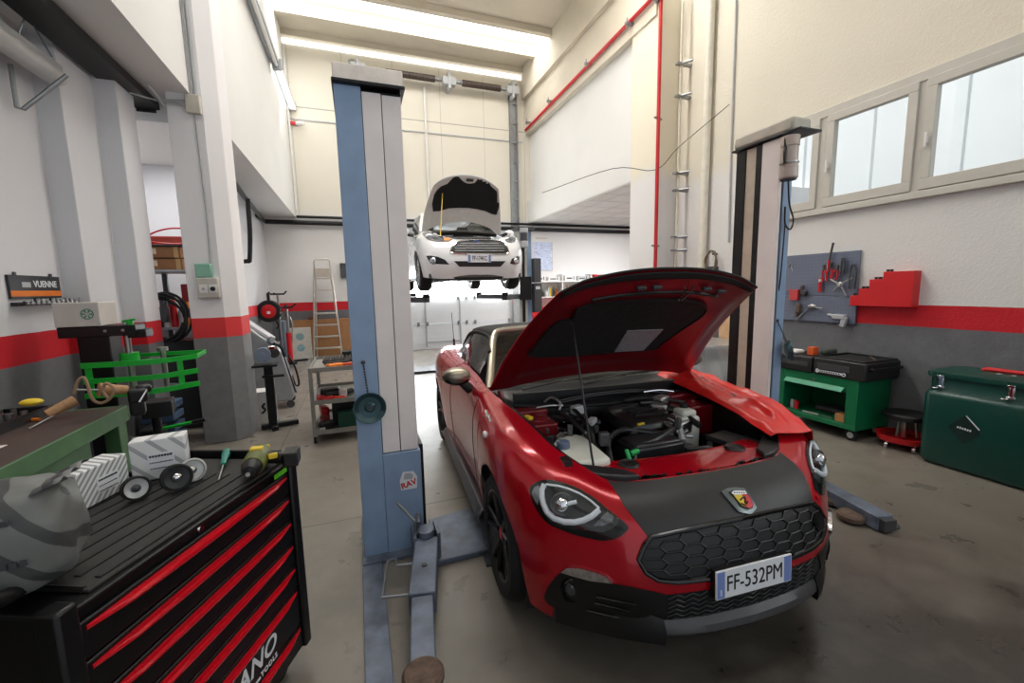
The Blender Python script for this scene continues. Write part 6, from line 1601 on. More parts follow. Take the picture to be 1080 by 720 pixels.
b = MB(); b.tube([(-.17, 0, 1.56), (-.12, 0, 1.51), (.12, 0, 1.51), (.17, 0, 1.57)], .018, 8); b.cyl((-.06, 0, 1.5), (-.06, 0, 1.54), .02); b.build('fork', M_black, pj_)
for a in (0, 2.1, 4.2):
    b = MB(); b.cbox((.13 * math.cos(a), .13 * math.sin(a), .04), (.26, .04, .04), a); b.build('leg', M_black, pj_)
rb('gas_cylinder', 'slim grey-blue cylinder box behind the jack', 'cylinder', (-1.6, 10.1, 0), (-1.46, 10.3, .95), mat('cyl_bluegrey', (108, 124, 140), .5), .03)
# --- leaning boards
b = MB(); b.box((-1.42, 10.93, 0), (-.15, 10.955, .90)); tag(b.build('wooden_board', M_card), 'brown wooden board leaning along the back wall behind the ladder', 'board')
t = thing('white_sheet', 'white panel with two blue round logos leaning on the brown board', 'panel', (-1.30, 10.86, 0))
b = MB(); b.box((-.25, -.02, 0), (.25, .03, .73)); b.build('panel_sheet', mat('panel_white', (222, 220, 210), .6), t, bevel=.004)
for z in (.52, .26):
    b = MB(); b.cyl((.02, -.028, z), (.02, -.019, z), .085, 24); b.build('blue_roundel', mat('logo_blue', (150, 190, 196), .5, var=.3, scale=20), t)
rb('leaf_bundle', 'small brown rag on top edge of the brown board', 'rag', (-1.08, 10.90, .902), (-.92, 10.96, .98), mat('rag_brown', (120, 72, 40), .9), .02)
# --- step ladder
ld = thing('step_ladder', 'aluminium step ladder standing by the back wall', 'ladder', (-.68, 10.5, 0))
M_alu = mat('aluminium', (196, 190, 180), .4, .7)
def lad(z): return .30 - .135 * z / 2.2, -.08 + .20 * z / 2.2
for s in (-1, 1):
    b = MB(); b.tube([(s * .30, -.20, 0), (s * .17, .05, 2.05)], .022, 8); b.build('side_rail', M_alu, ld)
    b = MB(); b.tube([(s * .28, .35, 0), (s * .16, .10, 1.9)], .018, 8); b.build('rear_rail', M_alu, ld)
for k in range(7):
    z = .28 + .26 * k; t_ = z / 2.05; w_ = .30 - .13 * t_; y = -.20 + .25 * t_
    b = MB(); b.box((-w_, y - .03, z - .02), (w_, y + .06, z + .015)); b.build('step', M_alu, ld, bevel=.003)
b = MB(); b.tube([(-.17, .05, 2.0), (-.165, .06, 2.22), (-.13, .06, 2.26), (.13, .06, 2.26), (.165, .06, 2.22), (.17, .05, 2.0)], .018, 8); b.build('top_hoop', M_alu, ld)
b = MB(); b.box((-.15, -.03, 1.88), (.15, .10, 2.06)); b.build('tool_bin', mat('bin_grey', (190, 180, 168), .6), ld, bevel=.006)
rb('wall_box', 'small dark box fixed on the back wall beside the blue column', 'wall box', (-.32, 10.9, 1.86), (-.14, 11.0, 2.2), M_dgrey, .01)
# --- three-tier cart
ct_ = thing('tool_trolley', 'grey three-shelf steel trolley full of tools behind the blue column', 'trolley', (-.25, 5.05, 0))
M_cart = mat('trolley_grey', (150, 148, 142), .45, .5, var=.12)
for z in (.735, .40, .085):
    b = MB(); b.box((-.25, -.42, z), (.25, .42, z + .012))
    for lo, hi in (((-.25, -.42, z), (.25, -.41, z + .045)), ((-.25, .41, z), (.25, .42, z + .045)), ((-.25, -.42, z), (-.24, .42, z + .045)), ((.24, -.42, z), (.25, .42, z + .045))): b.box(lo, hi)
    b.build('shelf', M_cart, ct_)
for x in (-.235, .235):
    for y in (-.41, .41):
        b = MB(); b.box((x - .018, y - .018, .07), (x + .018, y + .018, .78)); b.build('post', M_cart, ct_)
        b = MB(); b.cyl((x - .012, y, .035), (x + .012, y, .035), .035, 16); b.build('castor', M_rub, ct_)
CO2 = V3((-.25, 5.05, 0))
def put(name, label, cat, x, y, z, s, m, rz=0, bevel=.006, grp=None):
    b = MB(); b.cbox((0, 0, s[2] / 2), s); o = b.build(name, m, bevel=bevel); o.location = CO2 + V3((x, y, z)); o.rotation_euler = (0, 0, rz); return tag(o, label, cat, grp)
t = thing('work_gloves', 'orange work gloves on the top shelf of the trolley', 'gloves', CO2 + V3((-.04, -.22, .748)), .4)
for dx in (0, .07):
    b = MB(); b.box((dx - .04, -.06, 0), (dx + .04, .03, .03))
    for f in range(4): b.tube([(dx - .032 + f * .021, .03, .015), (dx - .034 + f * .023, .10 - .012 * abs(f - 1.5), .014)], .011, 8)
    b.tube([(dx + .04, -.03, .015), (dx + .065, .02, .014)], .012, 8); b.build('glove', M_orange, t, bevel=.012)
t = thing('bit_tray', 'black tray with rows of silver sockets at the back of the trolley top', 'tray', CO2 + V3((.02, .16, .748)))
b = MB(); b.box((-.17, -.12, 0), (.18, .12, .03)); b.build('tray', M_black, t, bevel=.004)
for r_ in range(3):
    for q in range(9):
        b = MB(); b.cyl((-.15 + q * .038, -.08 + r_ * .08, .03), (-.15 + q * .038, -.08 + r_ * .08, .055), .013, 10); b.build('socket', M_steel, t)
put('tool_case', 'small black case at the rear right corner of the trolley top', 'case', .14, .33, .748, (.18, .14, .09), M_black)
put('red_tool', 'short red and steel tool on the trolley top beside the gloves', 'tool', .12, -.2, .748, (.12, .05, .03), mat('tool_red_orange', (190, 70, 36), .5), .5)
put('steel_plate', 'flat steel plate at the front of the trolley top', 'plate', .12, -.33, .748, (.2, .1, .012), M_steel, .1)
b = MB(); b.tube([(-.12, -.2, 0), (.10, -.16, .01), (.14, -.12, .01)], .028, 12); o = b.build('air_gun', M_dgrey); o.location = CO2 + V3((0, .02, .441)); tag(o, 'grey air gun lying on the middle trolley shelf', 'air gun')
put('red_pliers', 'red-handled tool at the front of the middle trolley shelf', 'tool', -.10, -.32, .413, (.14, .07, .04), M_redp, .4, .012)
put('orange_red_tool', 'orange-red tool next to the red-handled one on the middle shelf', 'tool', .02, -.34, .413, (.12, .05, .04), mat('vermilion', (226, 62, 24), .5), -.2, .012)
put('white_bottle', 'small white bottle on the middle trolley shelf', 'bottle', .05, -.22, .413, (.08, .06, .09), M_white, .2, .02)
put('black_toolbag', 'black tool roll on the middle trolley shelf', 'tool roll', -.08, -.1, .413, (.2, .16, .08), M_black, .1, .025)
put('drill', 'black and red drill at the front of the bottom trolley shelf', 'drill', -.13, -.3, .10, (.16, .08, .09), M_black, .5, .02)
put('red_drill', 'red power tool at the left of the bottom trolley shelf', 'power tool', -.15, -.18, .10, (.07, .16, .11), mat('maroon_tool', (140, 20, 30), .5), .3, .02)
put('green_case', 'dark green case on the bottom trolley shelf', 'case', .08, -.24, .10, (.2, .14, .16), mat('case_green', (20, 72, 56), .5), .05, .012)
put('dark_case', 'black case stacked behind on the bottom trolley shelf', 'case', .05, -.05, .10, (.26, .18, .24), M_black, .05, .012)
put('silver_battery', 'silver battery pack at the front corner of the bottom shelf', 'battery', -.17, -.385 + .03, .10, (.06, .05, .04), M_lgrey, .2, .006)
put('silver_tool', 'silver air tool lying across the middle trolley shelf', 'air tool', .10, -.08, .413, (.2, .06, .05), M_lgrey, .7, .02)
put('red_screw_case', 'flat red case on the left of the middle trolley shelf', 'case', -.17, -.2, .413, (.08, .16, .03), M_redp, .1, .008)
put('orange_cutter', 'orange handled cutter at the front right of the trolley top', 'cutter', .02, -.37, .748, (.14, .03, .02), M_orange, .2, .008)
put('black_ratchet_set', 'black socket rail near the gloves on the trolley top', 'socket rail', .0, -.05, .748, (.26, .05, .03), M_black, .15, .006)
put('red_drill', 'red and black drill standing behind the green case on the bottom shelf', 'drill', -.16, .0, .10, (.08, .16, .18), M_redp, .2, .025)
# ================================================================== RIGHT SIDE
MW = Matrix(((0, 0, -1, 0), (-1, 0, 0, 0), (0, 1, 0, 0), (0, 0, 0, 1)))      # local x -> -y, y -> z, z -> -x : writing on the right wall
# --- pegboard
pb = thing('tool_board', 'grey perforated steel tool board on the right wall', 'tool board', (4.895, 3.40, 1.45))
M_peg = bpy.data.materials.new('pegboard'); M_peg.use_nodes = True
nt = M_peg.node_tree; bs = nt.nodes['Principled BSDF']; bs.inputs['Roughness'].default_value = .45; bs.inputs['Metallic'].default_value = .2
tcn = nt.nodes.new('ShaderNodeTexCoord'); sp2 = nt.nodes.new('ShaderNodeSeparateXYZ'); nt.links.new(tcn.outputs['Object'], sp2.inputs[0])
def cell(o): return node_math(nt, 'SUBTRACT', node_math(nt, 'FRACT', node_math(nt, 'MULTIPLY', o, 26)), .5)
cy1, cz1 = cell(sp2.outputs[1]), cell(sp2.outputs[2])
mx = node_math(nt, 'MAXIMUM', node_math(nt, 'ABSOLUTE', cy1), node_math(nt, 'ABSOLUTE', cz1))
nt.links.new(mix_col(nt, node_math(nt, 'LESS_THAN', mx, .12), lin((108, 116, 134)), lin((90, 96, 110))), bs.inputs['Base Color'])
b = MB(); b.box((-.02, -.47, -.07), (.0, .50, .40)); b.box((-.024, -.47, -.36), (.0, .50, -.075)); b.build('board_panel', M_peg, pb, bevel=.004)
def hang(name, label, cat, px_, build_fn, grp=None):
    c = at(*px_, x=4.845); t = thing(name, label, cat, c, 0, grp); build_fn(t); return t
def pliers(col, L=.16, spread=.035, tilt=0.0):
    def f(t):
        R_ = Matrix.Rotation(tilt, 4, 'X')
        b = MB(); b.tube([R_ @ V3((0, .008, .05)), R_ @ V3((0, 0, .0)), R_ @ V3((0, -.012, -.01))], [.010, .012], 8); b.tube([R_ @ V3((0, -.008, .05)), R_ @ V3((0, 0, .0)), R_ @ V3((0, .012, -.01))], [.010, .012], 8); b.build('jaws', M_dsteel, t)
        for s in (-1, 1):
            b = MB(); b.tube([R_ @ V3((0, s * .010, -.01)), R_ @ V3((0, s * spread, -.06)), R_ @ V3((0, s * spread * .9, -L))], .010, 8, smooth=4); b.build('grip', col, t)
    return f
hang('pliers', 'red handled pliers hung leftmost in the cluster on the tool board', 'pliers', (869, 284), pliers(M_redp, .13, .022, -.12), 'pliers on the tool board')
hang('pliers', 'red handled pliers hung in the middle of the cluster on the tool board', 'pliers', (876, 282), pliers(M_redp, .12, .03, .1), 'pliers on the tool board')
hang('pliers', 'red handled pliers hung rightmost in the cluster on the tool board', 'pliers', (883, 284), pliers(M_redp, .11, .03, .35), 'pliers on the tool board')
def f1(t):
    b = MB(); b.tube([(0, -.02, .12), (0, .0, .0), (0, .01, -.10)], [.012, .010], 8); b.build('shank', M_dsteel, t)
    b = MB(); b.tube([(0, .01, -.06), (0, .012, -.16)], .014, 8); b.build('grip', M_redp, t)
hang('hook_tool', 'long dark hooked tool at the top of the red pliers cluster', 'tool', (876, 268), f1)
def f_red(t):
    b = MB(); b.tube([(0, 0, .07), (0, 0, -.08)], .017, 10); b.build('grip', M_redp, t)
    b = MB(); b.cyl((0, 0, .03), (0, 0, .06), .018, 10); b.build('band', M_platew, t)
hang('red_grip_tool', 'short red tool with a white band below the pliers cluster', 'tool', (865, 300), f_red)
def f_cut(t):
    b = MB(); b.tube([(0, .10, .06), (0, .0, 0), (0, -.07, -.11)], .009, 8); b.tube([(0, -.12, .07), (0, 0, 0), (0, .06, -.07)], .009, 8); b.ball((-.005, 0, 0), (.012, .03, .03), 12, 8); b.build('cutter', M_steel, t)
hang('bolt_cutter', 'crossed steel puller in the middle of the tool board', 'tool', (886, 300), f_cut)
def f_dark(L, w_):
    def f(t):
        for s in (-1, 1):
            b = MB(); b.tube([(0, s * w_ * .3, .05), (0, s * w_, -.02), (0, s * w_ * .8, -L)], .011, 8, smooth=3); b.build('handle', M_dgrey, t)
    return f
hang('dark_pliers', 'dark pliers hanging at the top right of the tool board', 'pliers', (889, 277), f_dark(.11, .016))
hang('dark_shears', 'long dark shears hanging at the right edge of the tool board', 'shears', (900, 284), f_dark(.20, .03))
def f_gun(t):
    b = MB(); b.cbox((0, 0, 0), (.05, .13, .05)); b.cbox((0, -.05, -.05), (.04, .05, .11), 0, .25); b.cyl((0, .06, .01), (0, .12, .02), .014, 10); b.build('gun_body', M_lgrey, t, bevel=.008)
hang('spray_gun', 'silver spray gun hung at the lower right of the tool board', 'spray gun', (885, 334), f_gun)
def f_wr(t):
    b = MB(); b.tube([(0, .16, -.12), (0, .02, .03), (0, -.12, .01)], .009, 8); b.ball((0, .0, .03), (.02, .05, .03), 12, 8); b.build('wrench_body', M_steel, t)
hang('caulking_gun', 'steel lever tool lying slanted at the lower left of the tool board', 'tool', (856, 326), f_wr)
def f_cl(t):
    b = MB(); b.cbox((0, 0, 0), (.04, .05, .10)); b.cbox((0, .02, -.07), (.03, .03, .06)); b.build('clamp_body', mat('bronze', (112, 96, 82), .5, .5), t, bevel=.008)
hang('clamp', 'dark bronze clamp hung at the left of the tool board bottom row', 'clamp', (842, 325), f_cl)
def f_rb(t):
    b = MB(); b.box((-.02, -.05, -.06), (.02, .05, .06)); b.box((-.02, -.06, .06), (.0, .10, .066)); b.build('pouch', mat('pouch_red', (186, 60, 60), .5), t, bevel=.01)
hang('red_pouch', 'small red pouch hung at the left edge of the tool board', 'pouch', (838, 311), f_rb)
def f_sil(t):
    b = MB(); b.cbox((0, 0, 0), (.03, .03, .09)); b.cbox((0, -.03, -.04), (.03, .05, .06), 0, .4); b.build('trigger_body', M_dsteel, t, bevel=.006)
hang('grease_gun', 'small grey trigger tool beside the red pouch', 'tool', (846, 305), f_sil)
def f_pair(t):
    b = MB(); b.tube([(0, 0, .05), (0, -.01, 0), (0, -.03, -.06)], .006, 8); b.tube([(0, 0.0, .04), (0, .03, .0)], .012, 8); b.build('hook', M_steel, t)
hang('hook', 'little steel hook tool at the top left of the tool board', 'hook', (834, 281), f_pair)
# --- red stepped socket rack
rr_ = thing('stepped_rack', 'red steel stepped rack fixed on the right wall', 'rack', (4.9, 2.69, 1.285))
prof = [(-.26, 0), (.26, 0), (.26, .105), (.185, .105), (.185, .175), (.095, .175), (.095, .265), (-.02, .265), (-.02, .335), (-.26, .335)]
MXW = Matrix(((0, 0, -1, 0), (1, 0, 0, 0), (0, 1, 0, 0), (0, 0, 0, 1)))
M_rackred = mat('rack_red', (204, 24, 30), .4, var=.05)
b = MB(); b.prism(prof, .004, .10, MXW); b.build('rack_body', M_rackred, rr_, bevel=.003)
b = MB(); b.box((-.11, -.268, 0), (-.002, -.26, .335)); b.build('rack_side', M_rackred, rr_)
for y, z, n in ((.22, .105, 3), (.14, .175, 4), (.035, .265, 4), (-.06, .335, 2)):
    for k in range(n):
        b = MB(); b.cyl((0, 0, 0), (0, 0, .022), .013, 10); o = b.build('socket', M_black); o.location = (4.83 + .02 * (k % 2), 2.69 + y - .02 * k + .02, 1.285 + z); tag(o, 'small black socket standing on a step of the red wall rack', 'socket', 'black sockets on the red rack')
# --- green tool cart
gc = thing('tool_cart', 'green tool cart with black top compartments against the right wall', 'tool cart', (4.63, 2.93, 0))
o_ = V3((-4.63, -2.93, 0))
def gb(name, m, *bx, bevel=.004, par=None):
    b = MB()
    for lo, hi in bx: b.box(V3(lo) + o_, V3(hi) + o_)
    return b.build(name, m, par or gc, bevel=bevel)
x0, x1, y0, y1 = 4.38, 4.87, 2.56, 3.34
gb('cart_body', M_green, ((x0, y0, .13), (x1, y0 + .10, .60)), ((x0, y1 - .05, .13), (x1, y1, .60)), ((x0 - .002, y0 - .002, .112), (x1, y1 + .002, .16)), ((x1 - .02, y0 + .05, .13), (x1 - .002, y1 - .02, .598)), ((x0 + .001, y0 + .099, .47), (x1 - .001, y1 - .049, .599)))
b = MB(); b.prism([(x0 - .045, .475), (x0 - .04, .485), (x0 + .01, .525), (x0 + .01, .505)], 2.68, 3.27, TRS(o_) @ MX @ Matrix.Identity(4)); b.build('shelf_flap', mat('flap_green', (60, 150, 112), .4), gc)
b = MB(); b.cyl(V3((x0 - .006, 2.97, .545)) + o_, V3((x0, 2.97, .545)) + o_, .012); b.build('lock', M_steel, gc)
gb('tool_top', mat('cart_black', (26, 26, 27), .5), ((x0 - .015, 2.50, .60), (x1 + .01, 2.98, .775)), ((x0 - .015, 3.0, .60), (x1 + .01, 3.36, .765)), bevel=.014)
gb('side_recess', M_dgrey, ((x0 - .018, 2.64, .665), (x0 - .014, 2.94, .725)), ((x0 - .018, 3.04, .665), (x0 - .014, 3.32, .71)), bevel=.002)
gb('top_rim', M_black, ((x0, 2.52, .775), (x0 + .02, 2.97, .79)), ((x1 - .02, 2.52, .775), (x1, 2.97, .79)), ((x0, 2.52, .775), (x1, 2.54, .79)), ((x0, 2.95, .775), (x1, 2.97, .79)))
ll = gb('spanner_logo', M_platew, ((x0 - .020, 2.70, .632), (x0 - .014, 2.93, .652)), bevel=.001)
b = MB(); b.lathe([(.018, 0), (.018, .006), (.010, .006), (.010, 0)], Matrix.Translation(V3((x0 - .014, 2.685, .64)) + o_) @ MW, 18); b.prism([(.0, -.012), (.012, -.02), (.024, -.02), (.012, -.004), (.012, .006), (.024, .02), (.012, .02), (0, .012)], 0, .006, Matrix.Translation(V3((x0 - .014, 2.95, .642)) + o_) @ MW); b.build('spanner_head', M_platew, gc)
b = MB()
for k in range(9): b.box(V3((x0 - .0205, 2.72 + k * .022, .637)) + o_, V3((x0 - .0195, 2.735 + k * .022, .648)) + o_)
b.build('logo_lettering', M_ink, ll)
gb('push_handle', M_black, ((x0 + .03, 2.46, .70), (x1 - .03, 2.475, .73)), ((x0 + .03, 2.46, .70), (x0 + .05, 2.51, .73)), ((x1 - .05, 2.46, .70), (x1 - .03, 2.51, .73)))
for x, y in ((4.44, 2.62), (4.44, 3.28), (4.82, 2.62), (4.82, 3.28)):
    b = MB(); b.cyl(V3((x - .02, y, .055)) + o_, V3((x + .02, y, .055)) + o_, .055, 22); b.box(V3((x - .025, y - .03, .09)) + o_, V3((x + .025, y + .03, .116)) + o_); w1 = b.build('castor', M_rub, gc)
    b = MB(); b.cyl(V3((x - .022, y, .055)) + o_, V3((x + .022, y, .055)) + o_, .03, 16); b.build('castor_hub', M_lgrey, w1)
random.seed(31)
rb('wooden_block', 'small wooden block at the right end of the cart shelf', 'block', (4.40, 2.67, .161), (4.50, 2.76, .24), mat('block_wood', (176, 124, 72), .7), .004)
def small(name, label, cat, lo, hi, m, bv=.006): return rb(name, label, cat, lo, hi, m, bv)
t = tag(MB().tube([(4.43, 3.1, .166), (4.45, 2.95, .166)], .010, 8).build('spanner', M_steel), 'steel spanner lying at the left of the green cart shelf', 'spanner')
t = tag(MB().tube([(4.46, 2.92, .166), (4.43, 2.80, .166)], .007, 8).build('spanner', M_steel), 'thin steel spanner lying mid shelf in the green cart', 'spanner')
rb('dark_tool_heap', 'dark heap of tools at the back of the green cart shelf', 'tool roll', (4.60, 2.8, .161), (4.8, 3.1, .22), M_dgrey, .02)  # heap of loose tools simplified to one rounded box
for k, (y, m, lab) in enumerate(((3.20, M_redp, 'small red can at the left end of the cart shelf'), (3.25, M_lgrey, 'small grey can at the left end of the cart shelf'))):
    o = MB().cyl((4.47, y, .161), (4.47, y, .25), .022, 14).build('can', m); tag(o, lab, 'can')
small('white_rag', 'white cloth lump on the left of the black cart top', 'cloth', (4.42, 3.20, .766), (4.55, 3.32, .81), M_white, .02)
small('orange_box', 'orange box on the left of the black cart top', 'box', (4.50, 3.08, .766), (4.58, 3.15, .85), mat('box_orange', (222, 96, 40), .5), .006)
small('dark_pouch', 'dark green pouch beside the orange box on the cart top', 'pouch', (4.58, 3.01, .766), (4.78, 3.07, .83), mat('pouch_green', (58, 66, 58), .7), .025)
o = MB().tube([(4.60, 2.56, .785), (4.72, 2.66, .785), (4.76, 2.70, .785)], .007, 8).build('ratchet', mat('brass', (190, 170, 130), .3, .9)); tag(o, 'brass coloured ratchet lying on the right end of the cart top', 'ratchet')
# --- big green container
gx = thing('insulated_container', 'large dark green plastic container with steel clips on the right', 'container', (4.66, 1.67, 0))
M_cgreen = mat('container_green', (6, 62, 53), .32, var=.05, scale=3)
def rrect(hx, hy, r_, n=8):
    P = []
    for cx_, cy_, a0 in ((hx - r_, hy - r_, 0), (-hx + r_, hy - r_, PI / 2), (-hx + r_, -hy + r_, PI), (hx - r_, -hy + r_, 1.5 * PI)):
        P += [(cx_ + r_ * math.cos(a0 + PI / 2 * k / n), cy_ + r_ * math.sin(a0 + PI / 2 * k / n)) for k in range(n + 1)]
    return P
def stack(mb, secs, r_=.07):
    rows = [[(x, y, z) for x, y in rrect(hx, hy, min(r_, hx * .9))] for hx, hy, z in secs]
    V_ = mb.grid(rows, closev=True); mb._f(list(reversed(V_[0]))); mb._f(V_[-1]); return mb
b = MB(); stack(b, [(.17, .39, .0), (.205, .425, .012), (.222, .44, .05), (.224, .442, .3), (.224, .442, .585), (.215, .435, .612), (.200, .42, .625), (.200, .42, .74)]); b.build('container_body', M_cgreen, gx, sharp=50)
b = MB(); stack(b, [(.200, .42, .741), (.218, .438, .744), (.222, .442, .765), (.218, .438, .785), (.17, .39, .80), (.0, .2, .803)][:5]); lid = b.build('container_lid', M_cgreen, gx, sharp=50)
for y in (.33, -.07):
    b = MB(); b.box((-.214, y - .025, .655), (-.200, y + .025, .672)); b.box((-.210, y - .016, .665), (-.202, y - .008, .745)); b.box((-.210, y + .008, .665), (-.202, y + .016, .745)); b.box((-.228, y - .022, .744), (-.208, y + .022, .760)); b.box((-.212, y - .01, .67), (-.204, y + .01, .74)); b.box((-.232, y + .01, .650), (-.202, y + .045, .656)); b.build('clip', M_chrome, gx, bevel=.002)
b = MB(); b.prism([(-.10, 0), (0, -.12), (.10, 0), (0, .12)], 0, .004, Matrix.Translation((-.2245, .15, .36)) @ MW @ Matrix.Rotation(.0, 4, 'Z')); dm = b.build('diamond_emblem', mat('emblem_green', (2, 36, 32), .5), gx)
b = MB()
for k in range(6): b.prism([(-.045 + k * .015, -.006), (-.035 + k * .015, -.006), (-.035 + k * .015, .008), (-.045 + k * .015, .008 + .004 * (k % 2))], 0, .001, Matrix.Translation((-.2290, .15, .362)) @ MW @ Matrix.Rotation(-.12, 4, 'Z'))
b.prism([(.0, .108), (.005, .114), (.088, .024), (.082, .018)], 0, .001, Matrix.Translation((-.2290, .15, .36)) @ MW); b.build('emblem_print', M_platew, dm)
b = MB(); b.tube([(.06, -.25, .80), (.06, -.23, .815), (.06, .18, .815), (.06, .20, .80)], .016, 8); tag_ = b.build('lid_handle', M_rackred, gx)
b = MB(); b.box((-.05, -.02, .80), (-.02, .0, .806)); b.box((-.05, .06, .80), (-.02, .08, .806)); b.build('lid_label', M_lgrey, lid)
# --- creeper stool
st_ = thing('creeper_stool', 'round black workshop stool with red tool tray base beside the green container', 'stool', (4.68, 2.33, 0))
b = MB(); b.lathe([(0, .33), (.15, .33), (.17, .315), (.17, .28), (.15, .27), (0, .27)], None, 32); b.build('seat', M_black, st_)
b = MB(); b.cyl((0, 0, .1), (0, 0, .28), .03, 16); b.cyl((.0, -.1, .12), (0, -.08, .27), .012, 8); b.cyl((-.1, 0, .12), (-.08, 0, .27), .012, 8); b.build('pedestal', M_steel, st_)
b = MB(); b.lathe([(0, .085), (.17, .085), (.19, .12), (.20, .12), (.185, .07), (0, .07)], None, 32); b.build('tray', M_rackred, st_)
for k in range(5):
    a = 2 * PI * k / 5 + .4; b = MB(); b.cyl((.16 * math.cos(a), .16 * math.sin(a) - .012, .03), (.16 * math.cos(a), .16 * math.sin(a) + .012, .03), .03, 14); b.cyl((.16 * math.cos(a), .16 * math.sin(a), .05), (.16 * math.cos(a), .16 * math.sin(a), .075), .01); b.build('castor', M_chrome, st_)
# --- steel table under plastic
tb = thing('steel_table', 'steel work table covered in clear plastic behind the right lift column', 'table', (4.05, 4.45, 0))
b = MB(); b.box((-.72, -.45, .74), (.75, .45, .775)); b.build('table_top', mat('table_steel', (190, 190, 186), .35, .6, var=.08), tb, bevel=.006)
for x in (-.68, .70):
    for y in (-.4, .4):
        b = MB(); b.box((x - .025, y - .025, 0), (x + .025, y + .025, .74)); b.build('leg', M_galv, tb)
b = MB(); b.box((-.70, -.42, .18), (.72, .42, .20)); b.build('lower_shelf', M_galv, tb)
M_film2 = bpy.data.materials.new('clear_film'); M_film2.use_nodes = True
nt = M_film2.node_tree; nt.nodes.clear(); _o = nt.nodes.new('ShaderNodeOutputMaterial'); _t = nt.nodes.new('ShaderNodeBsdfTransparent'); _g = nt.nodes.new('ShaderNodeBsdfPrincipled'); _m = nt.nodes.new('ShaderNodeMixShader')
_g.inputs['Base Color'].default_value = (.8, .81, .82, 1); _g.inputs['Roughness'].default_value = .12; _m.inputs[0].default_value = .42
nt.links.new(_t.outputs[0], _m.inputs[1]); nt.links.new(_g.outputs[0], _m.inputs[2]); nt.links.new(_m.outputs[0], _o.inputs[0])
b = MB(); rows = []
for i in range(41):
    t_ = i / 40; row = []
    for j in range(13):
        s_ = j / 12; z = .79 - .62 * s_; amp = .006 + .03 * s_
        row.append((-.78 + 1.55 * t_, -.475 + amp * math.sin(26 * t_ + 3 * s_) + .012 * math.sin(60 * t_ - 8 * s_), z + .01 * math.sin(17 * t_)))
    rows.append(row)
b.grid(rows)
o = b.build('plastic_sheet', M_film2, sharp=80); o.location = (4.05, 4.45, 0); tag(o, 'crumpled clear plastic sheet hanging over the front of the steel table', 'plastic sheet')
b = MB(); rows = []
for i in range(41):
    t_ = i / 40; rows.append([(-.775 + .012 * math.sin(19 * t_ + 4 * s_), -.46 + .9 * t_, .79 - .55 * s_ + .008 * math.sin(14 * t_)) for s_ in [k / 10 for k in range(11)]])
b.grid(rows); o = b.build('plastic_sheet', M_film2, sharp=80); o.location = (4.05, 4.45, 0); tag(o, 'clear plastic sheet hanging over the left end of the steel table', 'plastic sheet')
rb('white_carton', 'white carton under the plastic-covered table, nearest the lift column', 'box', (4.05, 4.05, .201), (4.5, 4.4, .56), M_white)
rb('white_sack', 'white sack lying under the plastic-covered table', 'sack', (3.5, 4.1, .201), (3.95, 4.5, .42), M_white, .06)
rb('plywood_sheet', 'light plywood sheet leaning on the right wall behind the lift column', 'plywood', (4.83, 4.35, 0), (4.87, 4.66, 1.12), mat('plywood', (206, 168, 130), .7, var=.1), .003)
rb('grey_cabinet', 'dark grey pipe casing in the corner behind the plastic table', 'casing', (4.58, 5.0, .0), (4.74, 5.3, 1.0), mat('casing_grey', (110, 114, 120), .5), .01)
b = MB(); b.cyl((0, 0, 0), (0, 0, .03), .08, 18); b.tube([(0, 0, .03), (-.10, .1, .25), (-.12, .15, .6), (.08, .2, .5), (.12, .1, .2), (.04, 0, .05)], .008, 8, smooth=5); o = b.build('table_lamp_cable', M_dgrey); o.location = (4.35, 4.5, .776); tag(o, 'dark base with a looped white cable on the steel table', 'cable')
cc = thing('cable_coil', 'coil of brown cable hung on the corner wall by the drain pipe', 'cable coil', (4.80, 4.80, 1.86))
b = MB(); pts = []
for k in range(90):
    a = 2 * PI * k / 22; r_ = .12 + .012 * math.sin(k * .9); pts.append((-.02 + .015 * math.sin(k * .5), r_ * .8 * math.cos(a), r_ * 1.15 * math.sin(a)))
b.tube(pts, .007, 6); b.build('cable', mat('cable_brown', (122, 104, 84), .7), cc)
b = MB(); b.cbox((.02, .0, -.12), (.09, .12, .09)); b.cyl((.0, 0, .1), (.09, 0, .1), .014); b.build('coil_bracket', M_dgrey, cc, bevel=.006)
rb('red_plug', 'small red plug socket below the cable coil', 'socket', (4.80, 4.72, 1.62), (4.9, 4.82, 1.70), M_redp, .015)
# --- back right: poster, counter, goods
ps = thing('wall_poster', 'pale blue printed chart poster on the back wall right of the far lift', 'poster', (4.95, YB - .004, 2.40))
b = MB(); b.box((-.31, -.012, -.40), (.28, 0, .38)); b.build('poster_sheet', mat('poster_paper', (196, 206, 230), .6, var=.18, scale=6), ps)
b = MB()
random.seed(6)
for k in range(60): x, z = random.uniform(-.28, .25), random.uniform(-.36, .34); b.box((x, -.0135, z), (x + random.uniform(.01, .06), -.012, z + random.uniform(.006, .02)))
b.build('poster_print', mat('print_grey', (150, 156, 178), .6), ps)
b = MB(); b.box((.268, -.016, -.40), (.282, 0, .38)); b.box((-.31, -.016, -.405), (.28, 0, -.39)); b.build('poster_edge', M_lgrey, ps)
b = MB()
for k in range(10): b.box((-.22 + k * .038, -.006, .46), (-.22 + k * .038 + .026, 0, .50))
b.build('faded_heading', mat('heading_pale', (206, 198, 186), .7), ps)
cu_ = thing('open_shelving', 'white open shelving along the back wall of the side bay', 'shelving', (6.3, 10.75, 0))
for z in (1.28, 1.70):
    b = MB(); b.box((-1.85, -.18, z - .03), (2.4, .24, z)); b.build('shelf_board', M_white, cu_, bevel=.003)
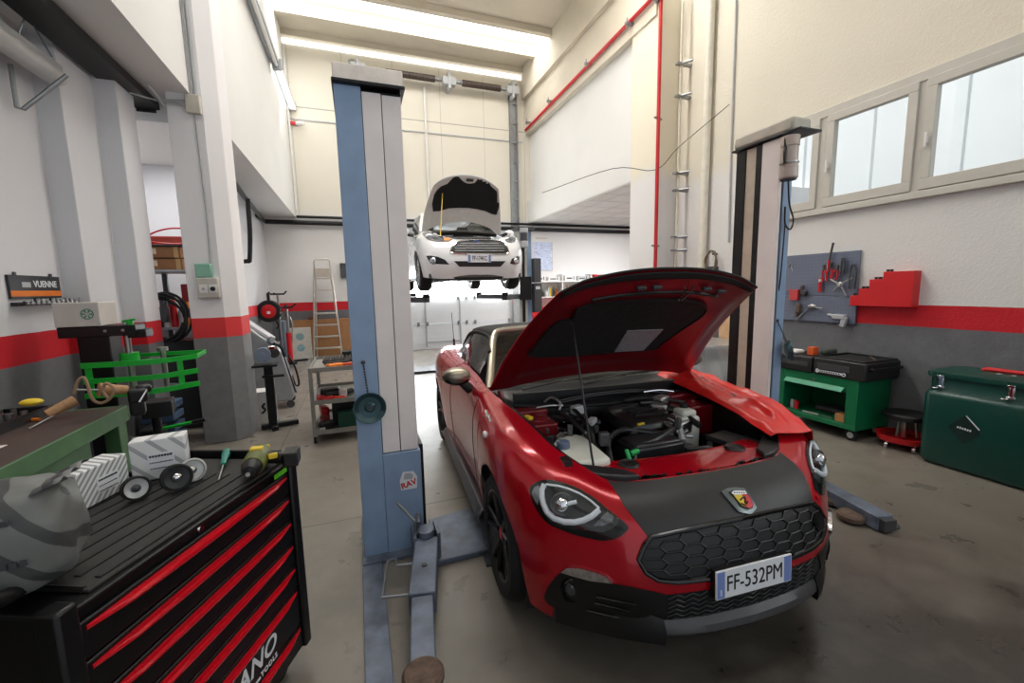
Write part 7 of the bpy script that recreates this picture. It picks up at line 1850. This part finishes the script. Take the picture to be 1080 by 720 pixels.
for x in (-1.84, -.95, -.05, .9, 2.38):
    b = MB(); b.box((x - .015, -.17, 1.0), (x + .015, .23, 1.88)); b.build('upright', M_white, cu_)
b = MB(); b.box((-1.85, .16, 1.0), (2.4, .24, 1.90)); b.build('back_panel', M_white, cu_)
b = MB(); b.box((-1.85, -.2, .0), (2.4, .15, .92)); b.box((-1.85, -.25, .92), (2.4, .2, 1.0)); b.build('counter', M_rackred, cu_, bevel=.006)
random.seed(17)
cl = [M_dgrey, M_lgrey, M_redp, M_black, M_orange, M_white, M_yellow, mat('can_blue', (60, 90, 150), .5), M_dsteel]
x = -1.78; k = 0
while x < -.15:
    w_ = random.uniform(.022, .036); h_ = random.uniform(.13, .30)
    b = MB(); b.lathe([(0, h_), (w_ * .4, h_), (w_ * .45, h_ * .8), (w_, h_ * .7), (w_, 0), (0, 0)], None, 10); o = b.build('spray_bottle', cl[(k * 5 + k // 3) % 9]); o.location = (6.3 + x, 10.72 + .03 * (k % 3), 1.28); tag(o, 'small bottle in the crowded row on the white back shelving', 'bottle', 'bottles on the white back shelving')
    x += w_ * 2.2; k += 1
for k, (x, w_, h_, m, lab) in enumerate(((-1.6, .3, .14, M_white, 'white carton at the left end of the shelving top'), (-1.2, .34, .12, M_white, 'white carton second from the left on the shelving top'), (-.70, .34, .15, M_white, 'white carton in the middle of the shelving top'), (-.3, .36, .13, M_lgrey, 'pale grey carton right of the middle on the shelving top'), (.12, .07, .17, M_redp, 'narrow red box on the shelving top'), (.45, .42, .16, M_card, 'brown carton at the right of the shelving top'))):
    t = thing('stock_carton', lab, 'box', (6.3 + x, 10.72, 1.70)); b = MB(); b.box((-w_ / 2, -.12, 0), (w_ / 2, .12, h_)); b.build('carton', m, t, bevel=.004)
    if m is not M_redp:
        b = MB(); b.box((-w_ * .35, -.1215, h_ * .35), (w_ * .15, -.12, h_ * .6)); b.box((w_ * .25, -.1215, h_ * .2), (w_ * .33, -.12, h_ * .85)); b.build('carton_print', M_dgrey, t)
